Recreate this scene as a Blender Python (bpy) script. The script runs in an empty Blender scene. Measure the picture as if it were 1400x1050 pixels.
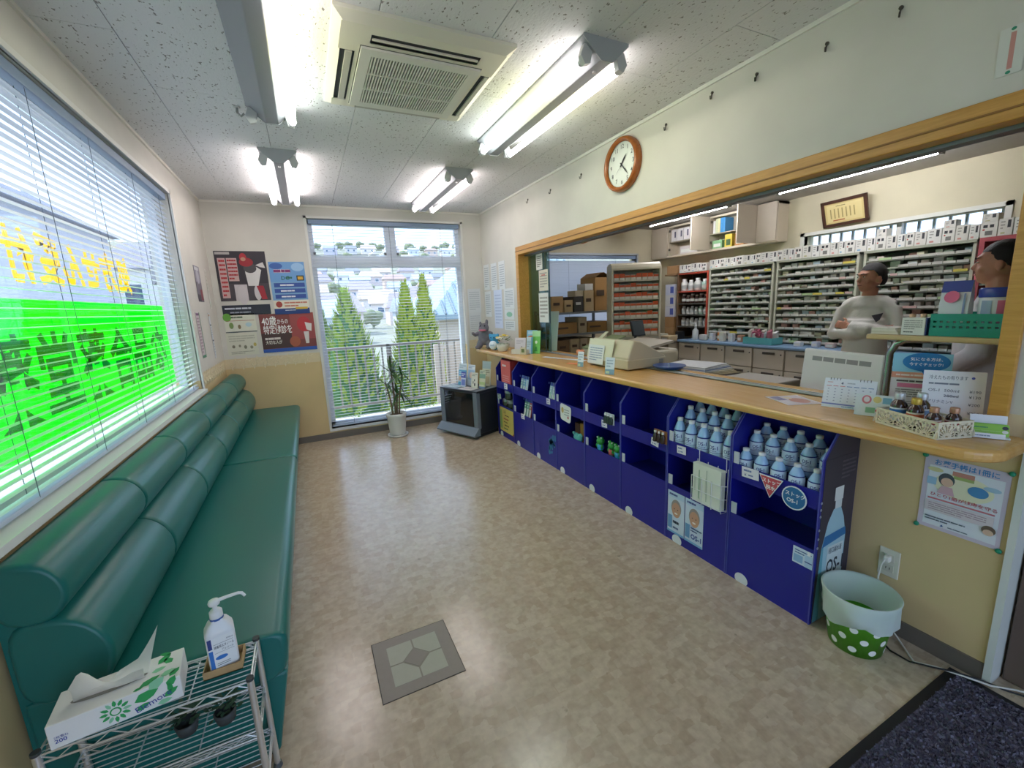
import bpy, bmesh, math, random
from math import sin, cos, pi, radians
from mathutils import Vector, Matrix
random.seed(7)
SC = bpy.context.scene
COL = SC.collection
# ---------------------------------------------------------------- camera
YAW, PITCH, ROLL, FPX = .4382, .1852, -.0445, 584.0
CAM = Vector((.782, 0, 1.41))
_f = Vector((sin(YAW)*cos(PITCH), cos(YAW)*cos(PITCH), -sin(PITCH)))
_r = Vector((cos(YAW), -sin(YAW), 0)); _u = _r.cross(_f)
CR = cos(ROLL)*_r + sin(ROLL)*_u; CU = -sin(ROLL)*_r + cos(ROLL)*_u
cam = bpy.data.cameras.new('camera'); cam.sensor_width = 36; cam.lens = FPX/1400*36
cam.clip_start = .02; cam.clip_end = 2000
cobj = bpy.data.objects.new('camera', cam); COL.objects.link(cobj)
mw = Matrix.Identity(4)
for i in range(3):
    mw[i][0] = CR[i]; mw[i][1] = CU[i]; mw[i][2] = -_f[i]; mw[i][3] = CAM[i]
cobj.matrix_world = mw
SC.camera = cobj
def P(px, py, ax, val):
    """photo pixel -> the point where its ray meets the plane ax = val"""
    d = CR*((px-700)/FPX) - CU*((py-525)/FPX) + _f
    i = 'xyz'.index(ax)
    return CAM + d*((val-CAM[i])/d[i])
# ---------------------------------------------------------------- light
SC.view_settings.view_transform = 'Standard'; SC.view_settings.look = 'None'
SC.view_settings.exposure = 0.36; SC.view_settings.gamma = 1.0
SC.view_settings.use_curve_mapping = False
w = bpy.data.worlds.new('world'); SC.world = w; w.use_nodes = True
nt = w.node_tree; nt.nodes.clear()
out = nt.nodes.new('ShaderNodeOutputWorld'); bg = nt.nodes.new('ShaderNodeBackground')
sky = nt.nodes.new('ShaderNodeTexSky'); sky.sky_type = 'HOSEK_WILKIE'
SUN_DIR = Vector((-.62, .30, .95)).normalized()
sky.sun_direction = SUN_DIR; sky.turbidity = 4.5; sky.ground_albedo = .4
mixs = nt.nodes.new('ShaderNodeMixRGB'); mixs.inputs[0].default_value = .55
mixs.inputs[2].default_value = (.62, .74, 1.0, 1)
nt.links.new(sky.outputs[0], mixs.inputs[1]); nt.links.new(mixs.outputs[0], bg.inputs[0])
bg.inputs[1].default_value = 3.8
nt.links.new(bg.outputs[0], out.inputs[0])
sl = bpy.data.lights.new('sun', 'SUN'); sl.energy = 4.2; sl.angle = radians(.6); sl.color = (1, .95, .86)
so = bpy.data.objects.new('sun', sl); COL.objects.link(so)
so.rotation_euler = SUN_DIR.to_track_quat('Z', 'Y').to_euler()
TUBE_STRENGTH = 16.0
# ---------------------------------------------------------------- materials
def lin(h):
    if not isinstance(h, str): return tuple(h)
    h = h.lstrip('#'); c = [int(h[i:i+2], 16)/255 for i in (0, 2, 4)]
    return tuple(x/12.92 if x <= .04045 else ((x+.055)/1.055)**2.4 for x in c)
MATS = {}
def mat(h, rough=.5, metal=0., noise=None, bump=None, alpha=None, spec=.5, trans=0., coat=0., sheen=0.):
    """procedural principled material; noise=(scale, amount[, stretch]), bump=(scale, strength)"""
    key = (h, rough, metal, noise, bump, alpha, spec, trans, coat, sheen)
    if key in MATS: return MATS[key]
    m = bpy.data.materials.new('m_%s_%d' % (str(h).lstrip('#')[:6], len(MATS))); m.use_nodes = True
    t = m.node_tree; b = t.nodes['Principled BSDF']; c = lin(h)
    b.inputs['Base Color'].default_value = (*c, 1); b.inputs['Roughness'].default_value = rough
    b.inputs['Metallic'].default_value = metal; b.inputs['Specular IOR Level'].default_value = spec
    if trans: b.inputs['Transmission Weight'].default_value = trans
    if coat: b.inputs['Coat Weight'].default_value = coat; b.inputs['Coat Roughness'].default_value = .15
    if alpha is not None: b.inputs['Alpha'].default_value = alpha
    if noise or bump:
        tc = t.nodes.new('ShaderNodeTexCoord')
    if noise:
        n = t.nodes.new('ShaderNodeTexNoise'); n.inputs['Scale'].default_value = noise[0]; n.inputs['Detail'].default_value = 4
        mp = t.nodes.new('ShaderNodeMapping'); mp.inputs['Scale'].default_value = noise[2] if len(noise) > 2 else (1, 1, 1)
        t.links.new(tc.outputs['Object'], mp.inputs[0]); t.links.new(mp.outputs[0], n.inputs[0])
        mx = t.nodes.new('ShaderNodeMixRGB'); a = noise[1]
        mx.inputs[1].default_value = (*[x*(1-a) for x in c], 1); mx.inputs[2].default_value = (*[min(1, x*(1+a)) for x in c], 1)
        t.links.new(n.outputs[0], mx.inputs[0]); t.links.new(mx.outputs[0], b.inputs['Base Color'])
    if bump:
        n2 = t.nodes.new('ShaderNodeTexNoise'); n2.inputs['Scale'].default_value = bump[0]; n2.inputs['Detail'].default_value = 3
        bm_ = t.nodes.new('ShaderNodeBump'); bm_.inputs['Strength'].default_value = bump[1]; bm_.inputs['Distance'].default_value = .01
        t.links.new(tc.outputs['Object'], n2.inputs[0]); t.links.new(n2.outputs[0], bm_.inputs['Height'])
        t.links.new(bm_.outputs[0], b.inputs['Normal'])
    MATS[key] = m
    return m
def emis(h, s, name='lit'):
    m = bpy.data.materials.new(name); m.use_nodes = True; t = m.node_tree; t.nodes.clear()
    o = t.nodes.new('ShaderNodeOutputMaterial'); e = t.nodes.new('ShaderNodeEmission')
    e.inputs[0].default_value = (*lin(h), 1); e.inputs[1].default_value = s; t.links.new(e.outputs[0], o.inputs[0])
    return m
def glassy(h, gloss=.08, name='pane_glass', rough=.0):
    """thin clear sheet: lets light straight through with a tint, reflects by Fresnel"""
    m = bpy.data.materials.new(name); m.use_nodes = True; t = m.node_tree; t.nodes.clear()
    o = t.nodes.new('ShaderNodeOutputMaterial'); a = t.nodes.new('ShaderNodeBsdfTransparent'); g = t.nodes.new('ShaderNodeBsdfGlossy')
    a.inputs[0].default_value = (*lin(h), 1); g.inputs['Roughness'].default_value = rough
    fr = t.nodes.new('ShaderNodeFresnel'); fr.inputs[0].default_value = 1.45
    mu = t.nodes.new('ShaderNodeMath'); mu.operation = 'MULTIPLY_ADD'; mu.inputs[1].default_value = gloss*3; mu.inputs[2].default_value = gloss*.1
    x = t.nodes.new('ShaderNodeMixShader'); t.links.new(fr.outputs[0], mu.inputs[0]); t.links.new(mu.outputs[0], x.inputs[0])
    t.links.new(a.outputs[0], x.inputs[1]); t.links.new(g.outputs[0], x.inputs[2]); t.links.new(x.outputs[0], o.inputs[0])
    return m
def film(h, clear, name='film', diff=.12):
    """coloured sheet: part lets light straight through, part scatters it"""
    m = bpy.data.materials.new(name); m.use_nodes = True; t = m.node_tree; t.nodes.clear()
    o = t.nodes.new('ShaderNodeOutputMaterial'); a = t.nodes.new('ShaderNodeBsdfTransparent'); b = t.nodes.new('ShaderNodeBsdfTranslucent')
    d = t.nodes.new('ShaderNodeBsdfDiffuse')
    for n in (a, b, d): n.inputs[0].default_value = (*lin(h), 1)
    x = t.nodes.new('ShaderNodeMixShader'); y = t.nodes.new('ShaderNodeMixShader'); x.inputs[0].default_value = clear; y.inputs[0].default_value = diff
    t.links.new(b.outputs[0], y.inputs[1]); t.links.new(d.outputs[0], y.inputs[2])
    t.links.new(y.outputs[0], x.inputs[1]); t.links.new(a.outputs[0], x.inputs[2]); t.links.new(x.outputs[0], o.inputs[0])
    return m
# ---------------------------------------------------------------- mesh builder
TXT = {}
def text_mesh(s, bold=0.):
    k = (s, bold)
    if k not in TXT:
        c = bpy.data.curves.new('t', 'FONT'); c.body = s; c.size = 1; c.resolution_u = 2; c.offset = bold
        o = bpy.data.objects.new('t', c); m = o.to_mesh()
        TXT[k] = ([tuple(v.co) for v in m.vertices], [tuple(p.vertices) for p in m.polygons])
        o.to_mesh_clear(); bpy.data.objects.remove(o); bpy.data.curves.remove(c)
    return TXT[k]
class B:
    def __init__(s): s.v = []; s.f = []; s.m = []; s.s = []
    def add(s, v, f, mi=0, sm=False):
        n = len(s.v); s.v += [tuple(x) for x in v]; s.f += [tuple(i+n for i in q) for q in f]
        s.m += [mi]*len(f); s.s += [sm]*len(f); return s
    def box(s, x0, y0, z0, x1, y1, z1, mi=0):
        if x0 > x1: x0, x1 = x1, x0
        if y0 > y1: y0, y1 = y1, y0
        if z0 > z1: z0, z1 = z1, z0
        v = [(x, y, z) for z in (z0, z1) for y in (y0, y1) for x in (x0, x1)]
        return s.add(v, [(0, 2, 3, 1), (4, 5, 7, 6), (0, 1, 5, 4), (2, 6, 7, 3), (0, 4, 6, 2), (1, 3, 7, 5)], mi)
    def obox(s, o, u, v, w, mi=0):
        o, u, v, w = map(Vector, (o, u, v, w))
        q = [o+u*a+v*b+w*c for c in (0, 1) for b in (0, 1) for a in (0, 1)]
        return s.add(q, [(0, 2, 3, 1), (4, 5, 7, 6), (0, 1, 5, 4), (2, 6, 7, 3), (0, 4, 6, 2), (1, 3, 7, 5)], mi)
    def tube(s, pts, r, n=8, mi=0, caps=True, sm=True):
        pts = [Vector(p) for p in pts]; k = len(pts); rs = r if isinstance(r, (list, tuple)) else [r]*k
        up = None; vs = []
        for i, p in enumerate(pts):
            d = (pts[min(i+1, k-1)]-pts[max(i-1, 0)]).normalized()
            if up is None: up = Vector((0, 0, 1)) if abs(d.z) < .9 else Vector((1, 0, 0))
            a = d.cross(up); a = a.normalized() if a.length > 1e-6 else Vector((1, 0, 0)); up = a.cross(d).normalized()
            vs += [p+(a*cos(2*pi*j/n)+up*sin(2*pi*j/n))*rs[i] for j in range(n)]
        f = [(i*n+j, i*n+(j+1) % n, (i+1)*n+(j+1) % n, (i+1)*n+j) for i in range(k-1) for j in range(n)]
        s.add(vs, f, mi, sm)
        if caps:
            s.add(vs[:n], [tuple(range(n))[::-1]], mi); s.add(vs[-n:], [tuple(range(n))], mi)
        return s
    def lathe(s, prof, c=(0, 0, 0), n=20, mi=0, sm=True, sx=1, sy=1):
        vs = [(c[0]+r*cos(2*pi*j/n)*sx, c[1]+r*sin(2*pi*j/n)*sy, c[2]+z) for r, z in prof for j in range(n)]
        k = len(prof)
        f = [(i*n+j, i*n+(j+1) % n, (i+1)*n+(j+1) % n, (i+1)*n+j) for i in range(k-1) for j in range(n)]
        return s.add(vs, f, mi, sm)
    def ell(s, c, r, n=14, k=9, mi=0, M=None):
        vs = []; r = (r, r, r) if not isinstance(r, (tuple, list)) else r
        for i in range(k+1):
            t = pi*i/k
            for j in range(n):
                p = Vector((r[0]*sin(t)*cos(2*pi*j/n), r[1]*sin(t)*sin(2*pi*j/n), r[2]*cos(t)))
                if M: p = M @ p
                vs.append(p+Vector(c))
        return s.add(vs, [(i*n+j, (i+1)*n+j, (i+1)*n+(j+1) % n, i*n+(j+1) % n) for i in range(k) for j in range(n)], mi, True)
    def prism(s, poly, ax, lo, hi, mi=0, sm=False):
        """poly in the two other axes (cyclic order after ax), extruded lo..hi along ax"""
        i = 'xyz'.index(ax)
        def pt(a, b, c):
            p = [0, 0, 0]; p[i] = c; p[(i+1) % 3] = a; p[(i+2) % 3] = b; return p
        n = len(poly); v = [pt(a, b, lo) for a, b in poly]+[pt(a, b, hi) for a, b in poly]
        s.add(v, [(j, (j+1) % n, n+(j+1) % n, n+j) for j in range(n)], mi, sm)
        s.add(v, [tuple(range(n))[::-1], tuple(range(n, 2*n))], mi)
        return s
    def rect(s, o, u, v, mi=0):
        o, u, v = map(Vector, (o, u, v)); return s.add([o, o+u, o+u+v, o+v], [(0, 1, 2, 3)], mi)
    def disc(s, c, u, v, mi=0, n=20):
        c, u, v = map(Vector, (c, u, v)); return s.add([c+u*cos(2*pi*j/n)+v*sin(2*pi*j/n) for j in range(n)], [tuple(range(n))], mi)
    def text(s, t, o, u, v, h, mi=0, bold=0., width=None):
        """t written from o along unit u with up unit v, em height h; width squeezes the line"""
        V, F = text_mesh(t, bold); o, u, v = map(Vector, (o, u, v))
        if not V: return s
        k = h
        if width:
            x1 = max(p[0] for p in V); k = width/max(x1, 1e-6)
        return s.add([o+u*(p[0]*k)+v*(p[1]*h) for p in V], F, mi)
    def obj(s, name, mats, parent=None, bevel=0, seg=2, weld=False, local=False):
        me = bpy.data.meshes.new(name); me.from_pydata(s.v, [], s.f)
        mats = mats if isinstance(mats, (list, tuple)) else [mats]
        for m in mats: me.materials.append(m)
        me.polygons.foreach_set('material_index', s.m); me.polygons.foreach_set('use_smooth', s.s)
        if parent is not None and not local:
            me.transform(wm(parent).inverted())
        if bevel or weld:
            bm = bmesh.new(); bm.from_mesh(me)
            bmesh.ops.remove_doubles(bm, verts=bm.verts, dist=1e-5)
            if bevel:
                bmesh.ops.recalc_face_normals(bm, faces=bm.faces)
                ed = [e for e in bm.edges if len(e.link_faces) == 2 and e.calc_face_angle(0) > .6]
                bmesh.ops.bevel(bm, geom=ed, offset=bevel, segments=seg, affect='EDGES', clamp_overlap=True, profile=.5)
            bm.to_mesh(me); bm.free()
        me.update()
        o = bpy.data.objects.new(name, me); COL.objects.link(o)
        if parent is not None: o.parent = parent
        return o
def wm(o):
    m = Matrix.LocRotScale(o.location, o.rotation_euler, o.scale)
    return wm(o.parent) @ m if o.parent else m
def tag(o, label, cat=None, group=None):
    o['label'] = label
    if cat: o['category'] = cat
    if group: o['group'] = group
    return o
def struct(o, label=None):
    o['kind'] = 'structure'
    if label: o['label'] = label
    return o
def stuff(o): o['kind'] = 'stuff'; return o
def thing(name, label, cat, loc=(0, 0, 0), rz=0., group=None):
    o = bpy.data.objects.new(name, None); COL.objects.link(o); o.location = loc; o.rotation_euler = (0, 0, rz)
    o.empty_display_size = .05
    return tag(o, label, cat, group)
def dup(o, loc=None, rz=None, label=None, group=None, parent=None):
    c = o.copy(); COL.objects.link(c)
    if parent is not None: c.parent = parent
    if loc is not None: c.location = loc
    if rz is not None: c.rotation_euler = (0, 0, rz)
    if label: c['label'] = label
    if group: c['group'] = group
    for ch in list(o.children): dup(ch, parent=c)
    return c
def voxel(b, size=.012, smooth=6):
    """one continuous skin over overlapping shapes"""
    o = b.obj('tmp', mat('#ffffff'))
    md = o.modifiers.new('r', 'REMESH'); md.mode = 'VOXEL'; md.voxel_size = size
    if smooth:
        ms = o.modifiers.new('s', 'SMOOTH'); ms.factor = .5; ms.iterations = smooth
    dg = bpy.context.evaluated_depsgraph_get(); dg.update()
    me = bpy.data.meshes.new_from_object(o.evaluated_get(dg)); bpy.data.objects.remove(o)
    me.polygons.foreach_set('use_smooth', [True]*len(me.polygons)); me.materials.clear()
    return me
def mesh_obj(name, me, mats, parent=None):
    mats = mats if isinstance(mats, (list, tuple)) else [mats]
    for m in mats: me.materials.append(m)
    o = bpy.data.objects.new(name, me); COL.objects.link(o)
    if parent is not None:
        me.transform(wm(parent).inverted()); o.parent = parent
    return o
WHITE = '#ece9e2'
AXU = {'left': ((0, 1, 0), (1, 0, 0)), 'back': ((1, 0, 0), (0, -1, 0)), 'right': ((0, -1, 0), (-1, 0, 0))}
def sheet(name, o, u, v, w, h, paper, items, parent=None, label=None, cat=None, th=.0012, rough=.55, group=None):
    """flat printed sheet. o = lower-left corner, u/v unit axes, print items in 0..1 of width/height:
    ('r',x0,y0,x1,y1,c) ('e',cx,cy,rx,ry,c) ('p',[(x,y)..],c) ('t',text,x,y,h,c[,w,bold]) ('l',x0,y0,x1,y1,n,c)"""
    u, v, o = Vector(u), Vector(v), Vector(o); n = u.cross(v).normalized()
    b = B(); b.obox(o, u*w, v*h, n*th); ms = [mat(paper, rough)]; idx = {}
    def mi(c):
        if c not in idx: idx[c] = len(ms); ms.append(mat(c, rough))
        return idx[c]
    rnd = random.Random(hash(name) % 1000 + int(w*1e4))
    rnd = random.Random(int(w*1e4)+int(h*1e3))
    for k, it in enumerate(items):
        z = n*(th+.00025*(k+1))
        q = lambda x, y: o+u*(w*x)+v*(h*y)+z
        if it[0] == 'r': _, x0, y0, x1, y1, c = it; b.add([q(x0, y0), q(x1, y0), q(x1, y1), q(x0, y1)], [(0, 1, 2, 3)], mi(c))
        elif it[0] == 'e': _, cx, cy, rx, ry, c = it; b.disc(q(cx, cy), u*(w*rx), v*(h*ry), mi(c))
        elif it[0] == 'p': b.add([q(*p) for p in it[1]], [tuple(range(len(it[1])))], mi(it[2]))
        elif it[0] == 't':
            b.text(it[1], q(it[2], it[3]), u, v, h*it[4], mi(it[5]), it[7] if len(it) > 7 else 0., w*it[6] if len(it) > 6 and it[6] else None)
        elif it[0] == 'l':
            _, x0, y0, x1, y1, nn, c = it; hh = (y1-y0)/nn
            for i in range(nn):
                y = y1-hh*(i+1); x = x0
                xe = x1 if i < nn-1 else x0+(x1-x0)*.6
                while x < xe-.01:
                    L = min(rnd.uniform(.06, .3)*(x1-x0), xe-x)
                    b.add([q(x, y+hh*.25), q(x+L, y+hh*.25), q(x+L, y+hh*.7), q(x, y+hh*.7)], [(0, 1, 2, 3)], mi(c)); x += L+.015*(x1-x0)
    ob = b.obj(name, ms, parent)
    if label: tag(ob, label, cat, group)
    return ob
def wall_sheet(name, side, val, tl, br, paper, items, label, cat='poster', off=.002, group=None):
    """sheet on a wall from the photo pixels of its top-left and bottom-right corners"""
    ax = 'y' if side == 'back' else 'x'; u, n = AXU[side]; n = Vector(n); u = Vector(u)
    a, c = P(*tl, ax, val), P(*br, ax, val)
    w = (c-a).dot(u); h = a.z-c.z; o = Vector(a); o.z = c.z; o = o+n*off
    return sheet(name, o, u, (0, 0, 1), w, h, paper, items, None, label, cat, group=group)
# ---------------------------------------------------------------- room shell
W, D, H = 2.829, 5.086, 2.5          # waiting room: right wall, back wall, ceiling
XB, HD, YN = 5.75, 2.40, -1.3        # dispensary back wall and ceiling, wall behind the camera
ZB0, ZB1 = .885, .985                # wallpaper border
def node_mat(name): 
    m = bpy.data.materials.new(name); m.use_nodes = True; t = m.node_tree
    return m, t, t.nodes['Principled BSDF']
def wallpaper(name, h):
    m, t, b = node_mat(name); N = t.nodes.new; L = t.links.new; c = lin(h)
    tc = N('ShaderNodeTexCoord'); n = N('ShaderNodeTexNoise'); n.inputs['Scale'].default_value = 3.2; n.inputs['Detail'].default_value = 6
    L(tc.outputs['Object'], n.inputs[0]); mx = N('ShaderNodeMixRGB')
    mx.inputs[1].default_value = (*[x*.86 for x in c], 1); mx.inputs[2].default_value = (*[min(1, x*1.1) for x in c], 1)
    L(n.outputs[0], mx.inputs[0]); L(mx.outputs[0], b.inputs['Base Color']); b.inputs['Roughness'].default_value = .75
    n2 = N('ShaderNodeTexNoise'); n2.inputs['Scale'].default_value = 140; bu = N('ShaderNodeBump'); bu.inputs['Strength'].default_value = .12
    L(tc.outputs['Object'], n2.inputs[0]); L(n2.outputs[0], bu.inputs['Height']); L(bu.outputs[0], b.inputs['Normal'])
    return m
M_WU = wallpaper('wallpaper_cream', '#d3cfc6'); M_WL = wallpaper('wallpaper_tan', '#d6bd8c')
M_WD = wallpaper('wallpaper_dispensary', '#cfc6a8')
def floor_mat():
    m, t, b = node_mat('vinyl_floor'); N = t.nodes.new; L = t.links.new
    tc = N('ShaderNodeTexCoord'); v = N('ShaderNodeTexVoronoi'); v.distance = 'CHEBYCHEV'; v.inputs['Scale'].default_value = 26; v.inputs['Randomness'].default_value = .55
    L(tc.outputs['Object'], v.inputs['Vector']); sep = N('ShaderNodeSeparateColor'); L(v.outputs['Color'], sep.inputs[0])
    r = N('ShaderNodeValToRGB'); e = r.color_ramp.elements
    e[0].color = (*lin('#b39f88'), 1); e[1].color = (*lin('#c4b29b'), 1); x = e.new(.5); x.color = (*lin('#bba992'), 1)
    L(sep.outputs[0], r.inputs[0])
    n = N('ShaderNodeTexNoise'); n.inputs['Scale'].default_value = 38; n.inputs['Detail'].default_value = 5; L(tc.outputs['Object'], n.inputs[0])
    mx = N('ShaderNodeMixRGB'); mx.blend_type = 'OVERLAY'; mx.inputs[0].default_value = .32; L(r.outputs[0], mx.inputs[1]); L(n.outputs[0], mx.inputs[2])
    # scuffs and specks of dirt
    n3 = N('ShaderNodeTexNoise'); n3.inputs['Scale'].default_value = 17; n3.inputs['Detail'].default_value = 8; L(tc.outputs['Object'], n3.inputs[0])
    r3 = N('ShaderNodeValToRGB'); r3.color_ramp.elements[0].position = .70; r3.color_ramp.elements[1].position = .74
    L(n3.outputs[0], r3.inputs[0]); m3 = N('ShaderNodeMixRGB'); m3.inputs[2].default_value = (*lin('#6f6453'), 1)
    mu = N('ShaderNodeMath'); mu.operation = 'MULTIPLY'; mu.inputs[1].default_value = .5; L(r3.outputs[0], mu.inputs[0]); L(mu.outputs[0], m3.inputs[0])
    L(mx.outputs[0], m3.inputs[1]); L(m3.outputs[0], b.inputs['Base Color'])
    b.inputs['Roughness'].default_value = .20; b.inputs['Specular IOR Level'].default_value = .8
    bu = N('ShaderNodeBump'); bu.inputs['Strength'].default_value = .05; bu.inputs['Distance'].default_value = .004
    L(n.outputs[0], bu.inputs['Height']); L(bu.outputs[0], b.inputs['Normal'])
    return m
def tile_mat():
    m, t, b = node_mat('gypsum_tile'); N = t.nodes.new; L = t.links.new
    tc = N('ShaderNodeTexCoord'); oi = N('ShaderNodeObjectInfo'); ad = N('ShaderNodeVectorMath'); 
    sc = N('ShaderNodeVectorMath'); sc.operation = 'SCALE'; sc.inputs['Scale'].default_value = 1.0
    L(tc.outputs['Object'], ad.inputs[0]); cb = N('ShaderNodeCombineXYZ'); mm = N('ShaderNodeMath'); mm.operation = 'MULTIPLY'; mm.inputs[1].default_value = 40
    L(oi.outputs['Random'], mm.inputs[0]); L(mm.outputs[0], cb.inputs[2]); L(cb.outputs[0], ad.inputs[1])
    mp = N('ShaderNodeMapping'); mp.inputs['Scale'].default_value = (1, .55, 1); L(ad.outputs[0], mp.inputs[0])
    n = N('ShaderNodeTexNoise'); n.inputs['Scale'].default_value = 92; n.inputs['Detail'].default_value = 1.5; L(mp.outputs[0], n.inputs[0])
    r = N('ShaderNodeValToRGB'); r.color_ramp.elements[0].position = .655; r.color_ramp.elements[1].position = .70
    r.color_ramp.elements[0].color = (*lin('#d9d9da'), 1); r.color_ramp.elements[1].color = (*lin('#87837f'), 1)
    L(n.outputs[0], r.inputs[0]); L(r.outputs[0], b.inputs['Base Color']); b.inputs['Roughness'].default_value = .9
    bu = N('ShaderNodeBump'); bu.invert = True; bu.inputs['Strength'].default_value = .5; bu.inputs['Distance'].default_value = .004
    L(n.outputs[0], bu.inputs['Height']); L(bu.outputs[0], b.inputs['Normal'])
    return m
def wood_mat(name, h1, h2, scale=6, stretch=(14, 1, 14), rough=.35):
    m, t, b = node_mat(name); N = t.nodes.new; L = t.links.new
    tc = N('ShaderNodeTexCoord'); mp = N('ShaderNodeMapping'); mp.inputs['Scale'].default_value = stretch; L(tc.outputs['Object'], mp.inputs[0])
    n = N('ShaderNodeTexNoise'); n.inputs['Scale'].default_value = scale; n.inputs['Detail'].default_value = 6; n.inputs['Roughness'].default_value = .6
    L(mp.outputs[0], n.inputs[0]); r = N('ShaderNodeValToRGB'); e = r.color_ramp.elements
    e[0].position = .3; e[1].position = .72; e[0].color = (*lin(h1), 1); e[1].color = (*lin(h2), 1)
    L(n.outputs[0], r.inputs[0]); L(r.outputs[0], b.inputs['Base Color']); b.inputs['Roughness'].default_value = rough
    return m
M_WOOD = wood_mat('frame_wood', '#b98538', '#d29d4e'); M_TOP = wood_mat('counter_wood', '#cf9c56', '#deb06c', 5, (10, 1, 10), .22)
def wall_holes(b, ax, lo, hi, u0, u1, z0, z1, holes=(), split=None, mu=0, ml=1):
    us = sorted({u0, u1, *[h[0] for h in holes], *[h[1] for h in holes]})
    zs = sorted({z0, z1, *([split] if split else []), *[h[2] for h in holes], *[h[3] for h in holes]})
    for a, c in zip(us, us[1:]):
        for d, e in zip(zs, zs[1:]):
            x, y = (a+c)/2, (d+e)/2
            if any(h[0] < x < h[1] and h[2] < y < h[3] for h in holes): continue
            mi = ml if split and y < split else mu
            if ax == 'x': b.box(lo, a, d, hi, c, e, mi)
            else: b.box(a, lo, d, c, hi, e, mi)
    return b
ZS = (ZB0+ZB1)/2
LW = (1.42, 3.97, .865, 2.29)                  # window in the left wall (y0, y1, z0, z1)
BW = (.905, 2.57, .118, 2.37)                  # window in the back wall (x0, x1, z0, z1)
struct(B().box(-.15, YN-.15, -.1, XB+.15, D+.15, 0).obj('floor', floor_mat()), 'beige patterned vinyl floor')
struct(wall_holes(B(), 'x', -.16, 0, YN, D, 0, H, [LW], ZS).obj('wall_left', [M_WU, M_WL]))
wall_holes_back = [BW, (3.76, 5.28, 1.0, 2.03)]
wb = B(); wall_holes(wb, 'y', D, D+.16, -.16, W+.05, 0, H+.1, [BW], ZS); wall_holes(wb, 'y', D, D+.16, W+.05, XB+.16, 0, H+.1, [(3.76, 5.28, 1.0, 2.03)], None, 2)
struct(wb.obj('wall_back', [M_WU, M_WL, M_WD]))
wr = B(); wall_holes(wr, 'x', W, W+.12, .48, D, 0, H+.02, [(.53, 4.12, .875, 1.98)], ZS); struct(wr.obj('wall_right', [M_WU, M_WL]))
wn = B(); wall_holes(wn, 'y', YN-.15, YN, -.16, XB+.16, 0, H+.1, [(.12, 2.76, 0.0, 2.3)], ZS); struct(wn.obj('wall_front', [M_WU, M_WL]))
wd = B(); wall_holes(wd, 'x', XB, XB+.16, YN, D, 0, H+.1, [(1.49, 2.98, 1.60, 1.985)]); struct(wd.obj('wall_dispensary', M_WD))
struct(B().box(W+.12, YN, HD, XB, D, HD+.06).obj('ceiling_dispensary', mat('#a9a49a', .8, noise=(30, .05))))
# passage beside the end of the counter wall
struct(B().box(W-.012, .462, 0, W+.13, .482, 2.2).obj('trim_1', mat('#d9dcd4', .4)), 'white corner trim at the end of the counter wall')
dr = struct(B().box(W+.10, -.45, 0, W+.14, .40, 2.05).obj('door_2', mat('#5b4d44', .45, noise=(8, .2, (1, 1, .1)))), 'dark brown door beside the counter')
B().box(W+.07, .40, 0, W+.13, .455, 2.1).obj('door_frame', mat('#6c5b50', .5), dr, bevel=.004)
struct(wall_holes(B(), 'x', W+.1, W+.16, YN, .48, 2.05, H, []).obj('wall_side', M_WU)); 
struct(wall_holes(B(), 'x', W+.1, W+.16, YN, -.45, 0, 2.05, [], ZS).obj('wall_side', [M_WU, M_WL]))
# ceiling of the waiting room: gypsum tiles laid in brick bond
ceil = struct(B().box(-.1, YN, H+.012, W+.14, D, H+.06).obj('ceiling', mat('#8d8d8c', .9)))
TW, TL = .455, .91; tm = tile_mat()
tproto = B().box(-TW/2+.0012, -TL/2+.0012, 0, TW/2-.0012, TL/2-.0012, .012).obj('ceiling_tile', tm, bevel=.0012, seg=1)
first = True
for i in range(-1, 7):
    x0 = .253-TW+i*TW
    off = 2.30 if i % 2 == 0 else 2.755
    for j in range(-5, 5):
        y0 = off+j*TL
        xa, xc, ya, yc = max(x0, .0), min(x0+TW, W+.1), max(y0, YN), min(y0+TL, D)
        if xc-xa < .03 or yc-ya < .03: continue
        if abs(xc-xa-TW) < 1e-4 and abs(yc-ya-TL) < 1e-4:
            o = tproto if first else tproto.copy()
            if not first: COL.objects.link(o)
            first = False; o.location = (x0+TW/2, y0+TL/2, H)
        else:
            cx, cy = (xa+xc)/2, (ya+yc)/2; hx, hy = (xc-xa)/2-.0012, (yc-ya)/2-.0012
            o = B().box(-hx, -hy, 0, hx, hy, .012).obj('ceiling_tile', tm); o.location = (cx, cy, H)
        o.parent = ceil
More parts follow.
